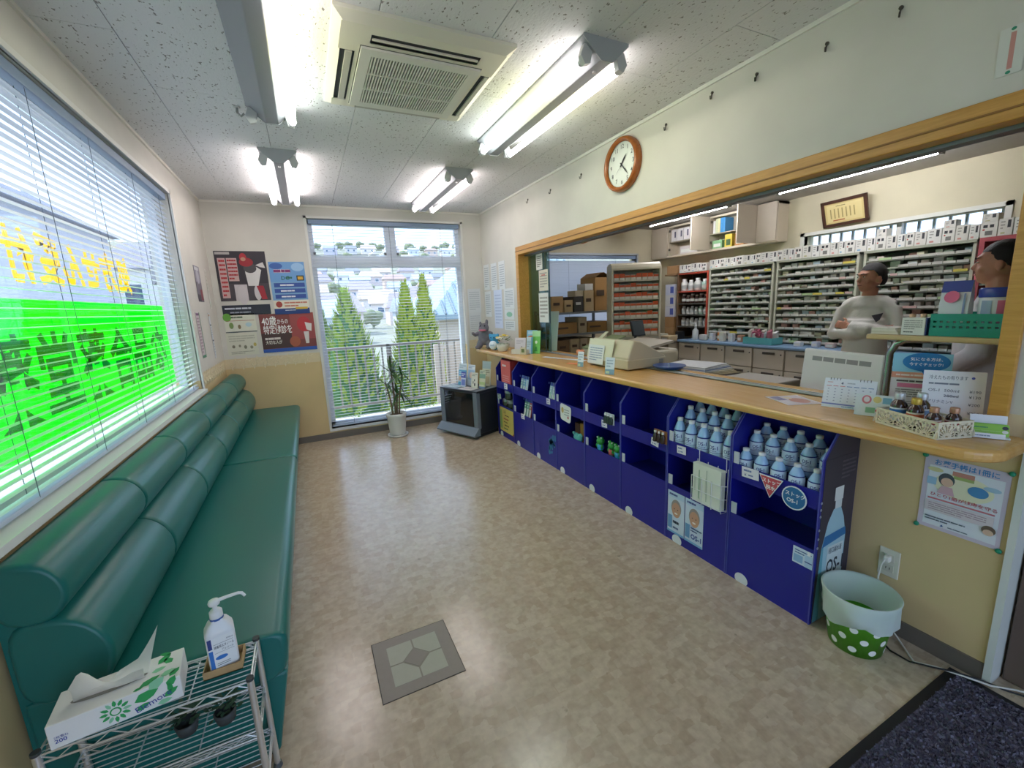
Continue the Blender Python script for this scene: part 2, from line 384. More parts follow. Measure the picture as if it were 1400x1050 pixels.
# corner moulding, baseboards, wallpaper border
M_MOULD = mat('#e2dfd6', .5); M_BASE = mat('#6d655c', .5)
for nm, bx in (('trim_2', (0, YN, H-.018, .012, D, H)), ('trim_3', (0, D-.012, H-.018, W, D, H)), ('trim_4', (W-.012, .48, H-.018, W, D, H))):
    struct(B().box(*bx).obj(nm, M_MOULD), 'slim white moulding where wall meets ceiling')
struct(B().box(0, YN, 0, .008, 1.3, .07).obj('baseboard_left', M_BASE)); struct(B().box(0, D-.008, 0, W, D, .07).obj('baseboard_back', M_BASE))
struct(B().box(W-.008, .48, 0, W, .93, .07).obj('baseboard_right', M_BASE))
def border(name, side, a0, a1, val):
    u, n = AXU[side]; u = Vector(u); n = Vector(n); z = Vector((0, 0, 1))
    o0 = Vector((a0, val, 0)) if side == 'back' else Vector((val, a0, 0))
    L = abs(a1-a0); o0 = o0+n*.001
    b = B(); b.obox(o0+z*ZB0, u*L, z*(ZB1-ZB0), n*.002)
    root = struct(b.obj(name, mat('#d9c8a4', .7, noise=(25, .08))), 'embossed cream leaf border on the wallpaper')
    k = B(); x = .06
    while x < L-.1:          # raised scrolls and leaves
        for q in range(2):
            s = 1 if q else -1; c = o0+u*(x+.035*q)+z*(ZS+.012*s)+n*.0035
            k.tube([c+u*(.026*cos(t)*(1-t/9))+z*(.026*sin(t)*s*(1-t/9)) for t in [i*.55 for i in range(9)]], .0035, 5)
            for a in (.5, 1.6):
                d = u*cos(a)+z*(sin(a)*s); e = d.cross(n); c2 = c+d*.035
                k.add([c2-d*.02, c2+e*.009+n*.003, c2+d*.022, c2-e*.009+n*.003], [(0, 1, 2, 3)])
        x += .095
    stuff(k.obj('leaf_relief', mat('#e0d2b2', .6), root))
border('trim_5', 'left', 3.97+.03, D, 0); border('trim_6', 'back', 0, BW[0]-.03, D); border('trim_7', 'back', BW[1]+.03, W, D)
border('trim_8', 'right', .535, .485, W)
# ---------------------------------------------------------------- windows and blinds
M_AL = mat('#d3d6da', .4, .1); M_GLASS = glassy('#f4f8fa', .08)
def frame_bars(bars, name, parent, m): 
    for bx in bars: B().box(*bx).obj(name, m, parent, bevel=.003)
# left window, in the wall thickness
y0, y1, z0, z1 = LW
wl = struct(B().box(-.165, y0, z0-.02, .03, y1, z0+.004).obj('window_1', mat('#e6e6e2', .4)), 'wide window behind blinds along the bench')
frame_bars([(-.13, y0, z0, -.08, y0+.04, z1), (-.13, y1-.04, z0, -.08, y1, z1), (-.13, y0, z0, -.08, y1, z0+.045), (-.13, y0, z1-.045, -.08, y1, z1)], 'window_frame', wl, M_AL)
for a, c in ((y0+.04, y1-.04),): B().box(-.107, a, z0+.045, -.103, c, z1-.045).obj('pane', M_GLASS, wl)
for bx in ((-.005, y0-.025, z0, .012, y0, z1+.025), (-.005, y1, z0, .012, y1+.025, z1+.025), (-.005, y0-.025, z1, .012, y1+.025, z1+.025)):
    B().box(*bx).obj('casing', mat('#dcdad4', .45), wl)
# back window: two panes above the transom, one tall opening below
x0, x1, z0, z1 = BW; ZT = P(528, 358, 'y', D+.09).z
wbk = struct(B().box(x0, D-.012, z0-.03, x1, D+.16, z0).obj('window_2', mat('#dcdcda', .4)), 'tall window looking out over the hillside houses')
frame_bars([(x0, D+.07, z0, x0+.05, D+.13, z1), (x1-.05, D+.07, z0, x1, D+.13, z1), (x0, D+.07, z1-.05, x1, D+.13, z1), (x0, D+.07, z0, x1, D+.13, z0+.06),
            (x0, D+.06, ZT-.06, x1, D+.14, ZT+.06)], 'window_frame', wbk, mat('#d3dae4', .4))
xm = P(533, 330, 'y', D+.1).x
frame_bars([(xm-.06, D+.07, ZT+.06, xm+.06, D+.13, z1-.05)], 'mullion', wbk, mat('#d3dae4', .4))
for q in ((x0+.05, ZT+.06, xm-.06, z1-.05), (xm+.06, ZT+.06, x1-.05, z1-.05), (x0+.05, z0+.06, x1-.05, ZT-.06)):
    B().box(q[0], D+.098, q[1], q[2], D+.102, q[3]).obj('pane', M_GLASS, wbk)
for bx in ((x0-.025, D-.01, z0-.03, x0, D+.005, z1+.025), (x1, D-.01, z0-.03, x1+.025, D+.005, z1+.025), (x0-.025, D-.01, z1, x1+.025, D+.005, z1+.025)):
    B().box(*bx).obj('casing', mat('#dcdad4', .45), wbk)
for xx in (x0+.045, xm-.07, xm+.07): B().box(xx-.012, D+.055, ZT+.065, xx+.012, D+.075, ZT+.095).obj('catch', mat('#6a6a6c', .4), wbk)
M_SLAT = bpy.data.materials.new('blind_slat'); M_SLAT.use_nodes = True
_t = M_SLAT.node_tree; _b = _t.nodes['Principled BSDF']; _b.inputs['Base Color'].default_value = (*lin('#dfe4ec'), 1); _b.inputs['Roughness'].default_value = .35
_tr = _t.nodes.new('ShaderNodeBsdfTranslucent'); _tr.inputs[0].default_value = (*lin('#dfe4ec'), 1); _mx = _t.nodes.new('ShaderNodeMixShader'); _mx.inputs[0].default_value = .18
_t.links.new(_b.outputs[0], _mx.inputs[1]); _t.links.new(_tr.outputs[0], _mx.inputs[2]); _t.links.new(_mx.outputs[0], _t.nodes['Material Output'].inputs[0])
def blind(label, side, a0, a1, val, z0, z1, pitch, tilt, cords):
    """venetian blind: head rail, slats, ladder cords, bottom rail; val = plane of the blind"""
    hx = side == 'back'
    root = thing('venetian_blind', label, 'blind', ((a0+a1)/2, val, z0) if hx else (val, (a0+a1)/2, z0))
    def bx(a, c, d0, d1, zz0, zz1): return (a, val+d0, zz0, c, val+d1, zz1) if hx else (val+d0, a, zz0, val+d1, c, zz1)
    M_R = mat('#7f93ad', .4)
    B().box(*bx(a0, a1, -.02, .02, z1-.045, z1)).obj('head_rail', M_R, root, bevel=.003)
    B().box(*bx(a0, a1, -.014, .014, z0, z0+.016)).obj('bottom_rail', mat('#b5c3d6', .35), root, bevel=.003)
    b = B(); L = (a1-a0)/2; wv = .0125
    pr = [(-wv, -.0012), (-wv*.5, .0008), (0, .0016), (wv*.5, .0008), (wv, -.0012)]
    ct, st = cos(tilt), sin(tilt); pr = [(p*ct-q*st, p*st+q*ct) for p, q in pr]
    vs = [((s*L, p, q) if hx else (p, s*L, q)) for s in (-1, 1) for p, q in pr]
    b.add(vs, [(i, i+1, 6+i, 5+i) for i in range(4)], 0, True)
    n = int((z1-.05-z0-.02)/pitch); pro = None
    for i in range(n):
        if pro is None: o = pro = b.obj('slat', M_SLAT, root, local=True)
        else: o = pro.copy(); COL.objects.link(o)
        o.location = (0, 0, .03+pitch*i)
    for c in cords:
        for d in (-.0135, .0135):
            p = (c, val+d) if hx else (val+d, c)
            B().tube([(*p, z0+.01), (*p, z1-.03)], .0012, 4).obj('ladder_cord', mat('#5d6772', .6), root)
    return root
blind('white venetian blind over the wide window above the green bench', 'left', LW[0]+.01, LW[1]-.01, -.035, LW[2]+.012, LW[3]-.004, .031, radians(0), [1.75, 2.25, 2.75, 3.3, 3.8])
blind('white venetian blind hanging in the tall end window', 'back', BW[0]+.012, BW[1]-.012, D+.03, BW[2]+.012, BW[3]-.004, .033, radians(-3), [1.15, 1.74, 2.33])
# lettering film on the left window, read from the street
M_GRN = film('#2cff38', .15, 'green_film'); M_DGRN = film('#1c6a34', .05, 'dark_green_film'); M_YEL = film('#ffc21a', .0, 'yellow_film')
for a, c in ((LW[0]+.04, 2.30), (2.304, 3.25), (3.254, 3.80)): B().box(-.117, a, .97, -.115, c, 1.505).obj('window_film', M_GRN, wl)
for i, ch in enumerate('な品合薬堂薬'):
    B().text(ch, (-.1135, 3.70-.315*i, 1.10), (0, -1, 0), (0, 0, 1), .33, 0, .022, width=.30).obj('window_letter', M_DGRN, wl)
for i, ch in enumerate('処方せん受付'):
    B().text(ch, (-.1135, 3.26-.196*i, 1.585), (0, -1, 0), (0, 0, 1), .20, 0, .042, width=.19).obj('window_letter', M_YEL, wl)
# unseen glazed entrance behind the camera, added and widened for daylight fill
we = struct(B().box(.12, YN-.12, 2.26, 2.76, YN-.03, 2.3).obj('door_1', M_AL), 'unseen glazed entrance added for daylight')
for a in (.12, 1.42, 2.72): B().box(a, YN-.1, 0, a+.04, YN-.05, 2.26).obj('door_frame', M_AL, we)
for a, c in ((.16, 1.42), (1.46, 2.72)): B().box(a, YN-.077, 0, c, YN-.073, 2.26).obj('pane', M_GLASS, we)
# dispensary windows
wdw = struct(B().box(3.74, D-.01, .98, 5.30, D+.1, 1.0).obj('window_3', mat('#c9cdd2', .4)), 'dispensary window with a blue blind')
B().box(3.76, D+.09, 1.0, 5.28, D+.094, 2.03).obj('pane', M_GLASS, wdw)
for bx in ((3.735, D-.012, 1.0, 3.76, D+.1, 2.055), (5.28, D-.012, 1.0, 5.305, D+.1, 2.055), (3.735, D-.012, 2.03, 5.305, D+.1, 2.055)): B().box(*bx).obj('casing', mat('#bfc6cc', .45), wdw)
bl2 = blind('lowered blue-grey blind in the dispensary behind the cardboard boxes', 'back', 3.77, 5.27, D+.02, 1.01, 2.025, .0215, radians(-62), [4.1, 4.9])
wdr = struct(B().box(XB-.01, 1.46, 1.58, XB+.1, 3.01, 1.6).obj('window_4', mat('#d8d6cc', .4)), 'shallow high window above the medicine shelves')
B().box(XB+.10, 1.49, 1.60, XB+.104, 2.98, 1.985).obj('pane', M_GLASS, wdr)
for bx in ((XB-.012, 1.45, 1.6, XB+.05, 1.49, 2.02), (XB-.012, 2.98, 1.6, XB+.05, 3.02, 2.02), (XB-.012, 1.45, 1.985, XB+.05, 3.02, 2.02), (XB+.06, 2.16, 1.6, XB+.1, 2.2, 1.985)): B().box(*bx).obj('casing', mat('#d8d6cc', .45), wdr)
# white louvre bars outside the high window
for i in range(14): B().box(XB+.13, 1.53+i*.105, 1.6, XB+.15, 1.55+i*.105, 1.985).obj('window_bar', mat('#b9bdc0', .5), wdr)
# ---------------------------------------------------------------- outside
def smooth(a, b, t):
    t = max(0, min(1, (t-a)/(b-a))); return t*t*(3-2*t)
def ground_z(x, y):
    d = smooth(6.4, 9, y)*smooth(-4, -1, x)
    h = -.35-3.2*d
    h += 3.5*smooth(70, 140, y)+14*smooth(130, 260, y)+46*smooth(230, 470, y)
    h += 14*smooth(20, 120, x-.30*y)*smooth(250, 420, y)
    return h+.8*sin(x*.05+y*.03)*smooth(60, 120, y)
gb = B(); xs = [-300+20*i for i in range(15)]+[-10+2*i for i in range(16)]+[30+20*i for i in range(25)]; ys = [-16+4*i for i in range(5)]+[2+1.5*i for i in range(14)]+[24+12*i for i in range(42)]
gv = [(x, y, ground_z(x, y)) for y in ys for x in xs]; nx = len(xs)
gb.add(gv, [(j*nx+i, j*nx+i+1, (j+1)*nx+i+1, (j+1)*nx+i) for j in range(len(ys)-1) for i in range(nx-1)], 0, True)
struct(gb.obj('ground', mat('#8f9283', .9, noise=(.25, .3))), 'hillside ground outside')
struct(B().box(-6.5, -14, -.36, -1.6, 60, -.33).obj('road', mat('#b3b0ab', .85, noise=(1.5, .1))), 'pale road beside the building')
struct(B().box(-.40, YN-.3, 2.56, -.16, D+.3, 2.64).obj('added_eave', mat('#b8b4ac', .7)), 'unseen eave added over the window')  # unseen, added as a sun block, kept short so sun reaches the film
# balcony
struct(B().box(-.1, D+.16, -.12, 3.6, D+1.05, -.02).obj('balcony_floor', mat('#c4bfb6', .8, noise=(8, .1))), 'balcony slab')
rail = thing('balcony_railing', 'grey metal railing of upright bars outside the tall window', 'railing', (1.7, D+.95, -.02))
zt = P(520, 471, 'y', D+.95).z; zb = P(520, 548, 'y', D+.95).z; M_RL = mat('#9a948e', .5, .3)
B().box(.0, D+.93, zt-.03, 3.5, D+.975, zt).obj('top_rail', M_RL, rail, bevel=.004); B().box(.0, D+.94, zb-.03, 3.5, D+.965, zb).obj('lower_rail', M_RL, rail, bevel=.003)
bp = None
for i in range(30):
    if bp is None: o = bp = B().box(-.011, -.008, 0, .011, .008, zt-zb-.03).obj('baluster', M_RL, rail, local=True)
    else: o = bp.copy(); COL.objects.link(o)
    o.location = (-1.64+i*.115, 0, zb+.02)
for x in (.05, 1.75, 3.42): B().box(x-.02, D+.93, -.02, x+.02, D+.97, zt).obj('post', M_RL, rail)
# privacy fence of pale boards on the neighbour's side
fen = thing('board_fence', 'pale upright board fence beyond the railing at the right', 'fence', (3.4, 6.9, -1.5))
for i in range(9): B().box(2.62+i*.19, 6.88, -1.5, 2.78+i*.19, 6.91, P(600, 470, 'y', 6.9).z-.04*(i % 2)).obj('board', mat('#d6c6b8', .7, noise=(6, .08)), fen)
# planting ledge
for i, (x, y) in enumerate([(1.25, 5.62), (1.7, 5.68), (2.2, 5.6), (2.75, 5.66)]):
    pl = thing('ledge_plant', ['low leafy weed by the left foot of the railing', 'leafy weed on the balcony behind the white flower pot', 'small weed on the balcony right of the white flower pot', 'weed on the balcony by the low black cabinet'][i], 'plant', (x, y, -.02), group='weeds on the balcony')
    b = B(); rr = random.Random(i)
    for k in range(70):
        a = rr.uniform(0, 6.28); r = rr.uniform(.02, .17); z = rr.uniform(.0, .14); c = Vector((x+r*cos(a), y+r*sin(a)*.7, z)); d = Vector((cos(a), sin(a), .6)).normalized()*.04; e = Vector((-sin(a), cos(a), 0))*.012
        b.add([c, c+d*.5+e, c+d, c+d*.5-e], [(0, 1, 2, 3)])
    stuff(b.obj('leaves', mat('#7d9a55', .6, noise=(9, .4)), pl))
# conifers
def conifer(label, px, top, y, rad, h1, h2, seed):
    p = P(px, top, 'y', y); gz = ground_z(p.x, y); ht = p.z-gz; rr = random.Random(seed)
    root = thing('conifer', label, 'tree', (p.x, y, gz))
    B().tube([(p.x, y, gz-.2), (p.x, y, p.z-.3)], [.09, .02], 8).obj('trunk', mat('#5e4a36', .9), root)
    b = B(); b.lathe([(rad*.55, .25*ht*.3), (rad*.8, .3*ht), (rad*.6, .6*ht), (rad*.25, .88*ht), (.01, .98*ht)], (p.x, y, gz), 14)
    b2 = B()
    for k in range(1500):
        t = rr.random()**.8; z = gz+.06*ht+t*.94*ht; prof = rad*min(1, (1-t)*1.9+.03)*(1-.25*max(0, .25-t)*4)
        a = rr.uniform(0, 2*pi); r = prof*rr.uniform(.75, 1.08); c = Vector((p.x+r*cos(a), y+r*sin(a), z))
        d = Vector((cos(a)*.5, sin(a)*.5, 1)).normalized()*rr.uniform(.10, .2); e = Vector((-sin(a), cos(a), 0))*rr.uniform(.03, .06)
        b2.add([c-d*.3, c+e, c+d, c-e], [(0, 1, 2, 3)])
    b.obj('crown_core', mat(h1, .9, noise=(4, .3)), root); stuff(b2.obj('foliage', mat(h2, .8, noise=(3, .35)), root))
conifer('bushy golden-tipped conifer left of the flower pot plant', 470, 402, 9.0, 1.0, '#3d6a35', '#94ab3e', 1)
conifer('dark conifer at the left edge of the tall window', 437, 425, 11.6, .55, '#33602f', '#7f9c3f', 2)
conifer('slender golden conifer just left of the tiled roof', 552, 388, 10.2, .62, '#456c33', '#a3b340', 3)
conifer('tallest golden conifer against the tiled roof', 577, 380, 11.5, .6, '#456c33', '#a9b545', 4)
# houses
def house(label, x, y, wx, wy, zb, ze, zr, wall, roof, hip=0., rot=0., wins=3, group=None, name='house', over=.35):
    root = thing(name, label, 'house', (x, y, zb), rot, group)
    B().box(-wx/2, -wy/2, 0, wx/2, wy/2, ze-zb).obj('wall', mat(wall, .8, noise=(.8, .05)), root, local=True)
    a, c, e, r = wx/2+over, wy/2+over, ze-zb, zr-zb
    b = B(); hx = a*(1-hip) if wx >= wy else 0
    v = [(-a, -c, e), (a, -c, e), (a, c, e), (-a, c, e), (-(a-hip*c), 0, r), (a-hip*c, 0, r)]
    b.add(v, [(0, 1, 5, 4), (2, 3, 4, 5), (1, 2, 5), (3, 0, 4), (0, 3, 2, 1)])
    b.box(-a, -c-.05, e-.12, a, -c, e+.02)
    rf = b.obj('roof', mat(roof, .6, noise=(1.2, .12)), root, local=True)
    for i in range(wins):
        xx = -wx/2+wx*(i+.5)/wins
        wv = B().box(xx-wx*.09, -wy/2-.04, (e)*.45, xx+wx*.09, -wy/2, e*.8).obj('window', mat('#e5e8ec', .4), root, local=True)
        B().box(xx-wx*.075, -wy/2-.05, e*.48, xx+wx*.075, -wy/2-.03, e*.77).obj('pane', mat('#5c6d80', .15), wv, local=True)
    return root, rf, (a, c, e, r)
# neighbour with the ribbed roof at the right of the tall window
pe = P(560, 434, 'y', 11.7); 
hs, rf, (a, c, e, r) = house('cream neighbouring house with pale ribbed hip roof behind the railing', pe.x+4.5, 14.6, 7.0, 4.4, ground_z(5, 12)-1, pe.z, pe.z+2.3, '#d6c6b6', '#98abb4', 1.0, 0, 2, over=.3)
for i in range(26):
    x = -a+.15+i*(2*a-.3)/25
    k = min(1, (a-abs(x))/c)
    B().tube([(x, -c, e+.03), (x, -c+c*k, e+.03+(r-e)*k)], .035, 5).obj('roof_rib', mat('#7f929c', .6), rf, local=True)
B().box(-3.2, -2.9, 0, -1.3, -2.2, 2.0).obj('shed', mat('#dcd0c4', .8), hs, local=True)
cols = [('#d9dfe8', '#aab4c2'), ('#cfcac6', '#8b8f99'), ('#e4e2de', '#b9c3cf'), ('#d9c9c2', '#a39aa0'), ('#c4bfcb', '#8e93a3'), ('#d8c2b4', '#b09a92'), ('#dcd2cc', '#c4b6ae'), ('#cdbdb9', '#d9cfc3')]
n = 0; protos = {}
for r_, y in enumerate((70, 88, 108, 130, 155, 184, 216, 252, 292, 336, 384)):
    x = P(424, 400, 'y', y).x+(r_*3.7 % 6); xe = P(634, 400, 'y', y).x
    while x < xe:
        q = (n*5+r_) % 8; g = ground_z(x, y)
        if q not in protos:
            c1, c2 = cols[q]; protos[q] = o = house('small distant house among the roofs on the hillside', 0, 0, 8.2+q*.4, 6.2, 0, 4.6+.3*(q % 3), 7.2+.3*(q % 4), c1, c2, .4*(q % 2), 0, 2, 'distant hillside houses', 'hillside_house', .6)[0]
        else: o = dup(protos[q])
        o.location = (x, y, g-.5); o.rotation_euler = (0, 0, .12*((n*37 % 7)-3)/3); n += 1; x += 13.5+3.5*(n*7 % 4)*.6
# trees between the rows of houses and along the ridge
tp = None; k = 0
for r_, y in enumerate((98, 142, 200, 270, 360, 410, 440, 470)):
    x = P(424, 400, 'y', y).x+r_ % 5; xe = P(634, 400, 'y', y).x; s = .8+y/560
    while x < xe:
        if tp is None:
            b = B(); rr = random.Random(3)
            for q in range(9): b.ell((rr.uniform(-1.3, 1.3), rr.uniform(-.7, .7), rr.uniform(1.4, 3.2)), (1.1, 1.0, 1.0), 7, 5)
            b.tube([(0, 0, -1), (0, 0, 2)], .25, 6)
            tp = o = b.obj('hillside_tree', mat('#8a9272', .9, noise=(.6, .4))); tag(o, 'distant round-crowned tree on the hillside', 'tree', 'distant hillside trees')
        else: o = tp.copy(); COL.objects.link(o)
        o.location = (x, y, ground_z(x, y)); o.scale = (s*1.2, s, s*(1+.12*(k % 3))); k += 1
        x += s*6.2*(1.05+.9*(k*5 % 4))
# street side seen through the left window
house('pale grey building across the road behind the yellow lettering', -13.5, 25, 8, 20, -.4, 6.4, 8.2, '#cfd0da', '#8d8f9c', .2, 0, 2, over=.5)
house('low house with dark sloping roof beyond the yellow lettering', -5.0, 42, 6.5, 8, -.4, 4.2, 7.6, '#d5d2d6', '#686c7a', 0., .3, 2, over=.8)
house('white house at the end of the road', -12.5, 60, 9, 9, -.4, 6.5, 9.5, '#e2e0de', '#8f8f98', .3, .1, 2)
up = thing('utility_pole', 'concrete utility pole with crossarms by the road', 'pole', (-6.8, 15, -.4))
B().tube([(-6.8, 15, -.4), (-6.8, 15, 9)], [.16, .1], 10).obj('pole', mat('#a8a7a3', .8), up)
for z in (7.2, 8.0): B().box(-7.7, 14.95, z, -5.9, 15.05, z+.1).obj('crossarm', mat('#8e8e8a', .6), up)
car = thing('parked_van', 'small white van parked across the road behind the green film', 'car', (-5.6, 11.6, -.34))
B().prism([(-1.7, .3), (1.7, .3), (1.7, .95), (1.25, 1.05), (.85, 1.75), (-1.55, 1.8), (-1.7, 1.1)], 'x', -.75, .75).obj('body', mat('#d9cfc4', .3, coat=.5), car, bevel=.06, local=True)
for yy in (-.9, -.1): B().box(-.77, yy, 1.1, -.745, yy+.65, 1.62).obj('side_window', mat('#2a3138', .1), car, local=True); B().box(.745, yy, 1.1, .77, yy+.65, 1.62).obj('side_window', mat('#2a3138', .1), car, local=True)
for s in (-.7, .7):
    for yy in (-1.1, 1.1): B().tube([(s-.1, yy, .3), (s+.1, yy, .3)], .3, 14).obj('wheel', mat('#222222', .8), car, local=True)
# ---------------------------------------------------------------- benches
M_VIN = mat('#1a6963', .30, bump=(900, .06), spec=.45, noise=(2.5, .06)); M_VIN2 = mat('#0d4038', .4)
def loft(b, prof, y0, y1, rnd=.03, mi=0, n=5):
    cx = sum(p[0] for p in prof)/len(prof); cz = sum(p[1] for p in prof)/len(prof); R_ = max(math.hypot(p[0]-cx, p[1]-cz) for p in prof)
    sl = [(y0+rnd*(1-cos(t)), 1-(rnd*(1-sin(t)))/R_) for t in [i*pi/2/n for i in range(n+1)]]
    sl += [(y1-(y-y0), k) for y, k in sl[::-1]]
    m = len(prof); vs = [(cx+(p[0]-cx)*k, y, cz+(p[1]-cz)*k) for y, k in sl for p in prof]
    f = [(i*m+j, i*m+(j+1) % m, (i+1)*m+(j+1) % m, (i+1)*m+j) for i in range(len(sl)-1) for j in range(m)]
    b.add(vs, f, mi, True); b.add(vs[:m], [tuple(range(m))], mi, True); b.add(vs[-m:], [tuple(range(m))[::-1]], mi, True)
    return b
def rounded(pts, r=.03, n=4):
    """round the corners of a closed polygon"""
    o = []; k = len(pts)
    for i in range(k):
        p, a, c = Vector(pts[i]), Vector(pts[i-1]), Vector(pts[(i+1) % k])
        d1, d2 = (a-p), (c-p); q = min(r, d1.length*.48, d2.length*.48); s, e = p+d1.normalized()*q, p+d2.normalized()*q
        for j in range(n+1):
            t = j/n; o.append(tuple(s*(1-t)**2+p*(2*t*(1-t))+e*t*t))
    return o
SEAT = rounded([(.10, .29), (.60, .29), (.618, .445), (.10, .452)], .05)
LOWC = rounded([(.02, .44), (.19, .445), (.225, .56), (.165, .668), (.02, .69)], .07)
UPC = rounded([(.015, .675), (.12, .665), (.165, .745), (.125, .83), (.015, .85)], .06)
for k, (ya, yb, lb) in enumerate(((1.37, 3.225, 'green vinyl bench nearest the wire rack'), (3.235, 5.07, 'green vinyl bench in the far corner below the posters'))):
    root = thing('bench', lb, 'bench', (.3, (ya+yb)/2, 0), group='green benches under the window')
    B().prism([(0.02, .02), (.02, .545), (.30, .60), (.30, .02)], 'y', ya+.01, yb-.01).obj('base', M_VIN, root, bevel=.01)
    B().box(.012, ya+.012, .05, .06, yb-.012, .80).obj('back_board', M_VIN, root)
    B().box(.02, ya+.006, .28, .16, yb-.006, .46).obj('back_base', M_VIN, root, bevel=.008)
    loft(B(), SEAT, ya, yb, .02).obj('seat', M_VIN, root)
    st = (yb-ya)/3
    for i in range(3):
        loft(B(), LOWC, ya+i*st+.001, ya+(i+1)*st-.001, .018).obj('back_cushion', M_VIN, root)
        loft(B(), UPC, ya+i*st+.001, ya+(i+1)*st-.001, .018).obj('head_roll', M_VIN, root)
    B().box(.05, ya+.03, 0, .52, yb-.03, .03).obj('plinth', mat('#1a1c1c', .6), root)
# ---------------------------------------------------------------- ceiling lights
def tube_mat(col2, band=False, k=1.):
    m = bpy.data.materials.new('tube_light'); m.use_nodes = True; t = m.node_tree; t.nodes.clear()
    o = t.nodes.new('ShaderNodeOutputMaterial'); e = t.nodes.new('ShaderNodeEmission'); e.inputs[1].default_value = TUBE_STRENGTH
    e.inputs[0].default_value = (*lin(col2), 1); t.links.new(e.outputs[0], o.inputs[0]); e.inputs[1].default_value *= k
    if band:                                    # camera flicker banding put into the emission colour, yellow-green mid-tube
        tc = t.nodes.new('ShaderNodeTexCoord'); sp_ = t.nodes.new('ShaderNodeSeparateXYZ'); mr = t.nodes.new('ShaderNodeMapRange'); r = t.nodes.new('ShaderNodeValToRGB')
        mr.inputs[1].default_value = -.57; mr.inputs[2].default_value = .57; t.links.new(tc.outputs['Object'], sp_.inputs[0]); t.links.new(sp_.outputs[1], mr.inputs[0]); t.links.new(mr.outputs[0], r.inputs[0])
        el = r.color_ramp.elements; el[0].color = (1, .93, .9, 1); el[1].color = (.93, 1, .95, 1)
        for p_, c_ in ((.18, (1, .93, .86)), (.36, (1, .95, .6)), (.5, (.97, 1, .6)), (.66, (.95, 1, .85))): x = el.new(p_); x.color = (*c_, 1)
        t.links.new(r.outputs[0], e.inputs[0])
    return m
M_TUBE = tube_mat('#fff3f0'); M_TUBE2 = tube_mat('#ffffff', True); M_FIX = mat('#8d8f94', .5)
def fixture(label, cx, y0, y1, tubes, mt):
    root = thing('ceiling_light', label, 'ceiling light', (cx, (y0+y1)/2, H), group='twin tube ceiling lights')
    pr = [(-.115, 0), (-.115, -.012), (-.03, -.085), (.03, -.085), (.115, -.012), (.115, 0)]
    B().prism([(q[1]+H, q[0]+cx) for q in pr], 'y', y0, y1).obj('housing', M_FIX, root, bevel=.002, seg=1)
    B().prism([(q[1]*1.04+H, q[0]*1.02+cx) for q in pr], 'y', y0-.004, y0).obj('end_plate', mat('#a9abad', .5), root)
    B().prism([(q[1]*1.04+H, q[0]*1.02+cx) for q in pr], 'y', y1, y1+.004).obj('end_plate', mat('#a9abad', .5), root)
    for s in (-1, 1):
        for yy in (y0+.012, y1-.036):
            B().prism([(H-.03, cx+s*.06), (H-.03, cx+s*.105), (H-.075, cx+s*.122), (H-.108, cx+s*.102), (H-.1, cx+s*.075)], 'y', yy, yy+.024).obj('lamp_holder', mat('#c4c4c2', .5), root)
        if s in tubes:
            c = (cx+s*.098, H-.086)
            tb = B().tube([(c[0], y0+.05, c[1]), (c[0], y1-.05, c[1])], .0163, 14).obj('tube', mt, root)
            for ya_, yb_ in ((y0+.036, y0+.052), (y1-.052, y1-.036)): B().tube([(c[0], ya_, c[1]), (c[0], yb_, c[1])], .0168, 14).obj('tube_cap', mat('#cfd0d2', .3, .8), tb)
    B().tube([(cx, y0+.09, H-.082), (cx, y0+.09, H-.092)], .008, 10).obj('screw', mat('#cfcfcf', .3, .8), root)
    return root
fixture('lit twin tube light nearest the round clock', 2.075, 1.66, 2.89, (-1, 1), M_TUBE2)
fixture('lit twin tube light above the end window corner', 2.035, 3.49, 4.72, (-1, 1), M_TUBE)
fixture('lit twin tube light above the posters corner', .742, 3.46, 4.72, (-1, 1), M_TUBE)
fixture('long tube light at the upper left with one tube missing', .745, 1.57, 2.80, (1,), M_TUBE2)
# pull-cord stub next to that light
hk = thing('ceiling_hook', 'small metal hook at the end of the upper left light', 'hook', (.585, 2.86, H))
B().tube([(.585, 2.86, H), (.585, 2.86, H-.03), (.6, 2.86, H-.045), (.615, 2.86, H-.03)], .006, 8).obj('hook_wire', mat('#9a9a98', .35, .7), hk); B().tube([(.585, 2.86, H), (.585, 2.86, H-.006)], .015, 12).obj('hook_plate', mat('#c8c8c6', .4), hk)
# ---------------------------------------------------------------- air conditioner
ax0, ax1, ay0, ay1 = 1.0, 1.735, 1.83, 2.61; zc = H-.035; M_AC = mat('#ddd8c6', .45); M_ACD = mat('#2c2f33', .6)
ac = thing('air_conditioner', 'square cream ceiling cassette air conditioner with central grille', 'air conditioner', ((ax0+ax1)/2, (ay0+ay1)/2, H))
cx, cy = (ax0+ax1)/2, (ay0+ay1)/2; hx, hy = (ax1-ax0)/2, (ay1-ay0)/2
pv = B(); o_ = [(-1, -1), (1, -1), (1, 1), (-1, 1)]
for (zA, fA), (zB, fB) in (((H, 1.0), (H-.014, 1.0)), ((H-.014, 1.0), (zc, .90))):
    pv.add([(cx+sx*hx*f, cy+sy*hy*f, z) for z, f in ((zA, fA), (zB, fB)) for sx, sy in o_], [(i, (i+1) % 4, 4+(i+1) % 4, 4+i) for i in range(4)])
gx0, gx1, gy0, gy1 = 1.115, 1.635, 2.005, 2.535
slots = [(gx0+.03, gy0-.085, gx1-.03, gy0-.025, 'near'), (gx0+.03, gy1+.012, gx1-.03, gy1+.042, 'far'), (gx0-.085, gy0+.05, gx0-.02, gy1-.03, 'left'), (gx1+.02, gy0+.05, gx1+.07, gy1-.03, 'right')]
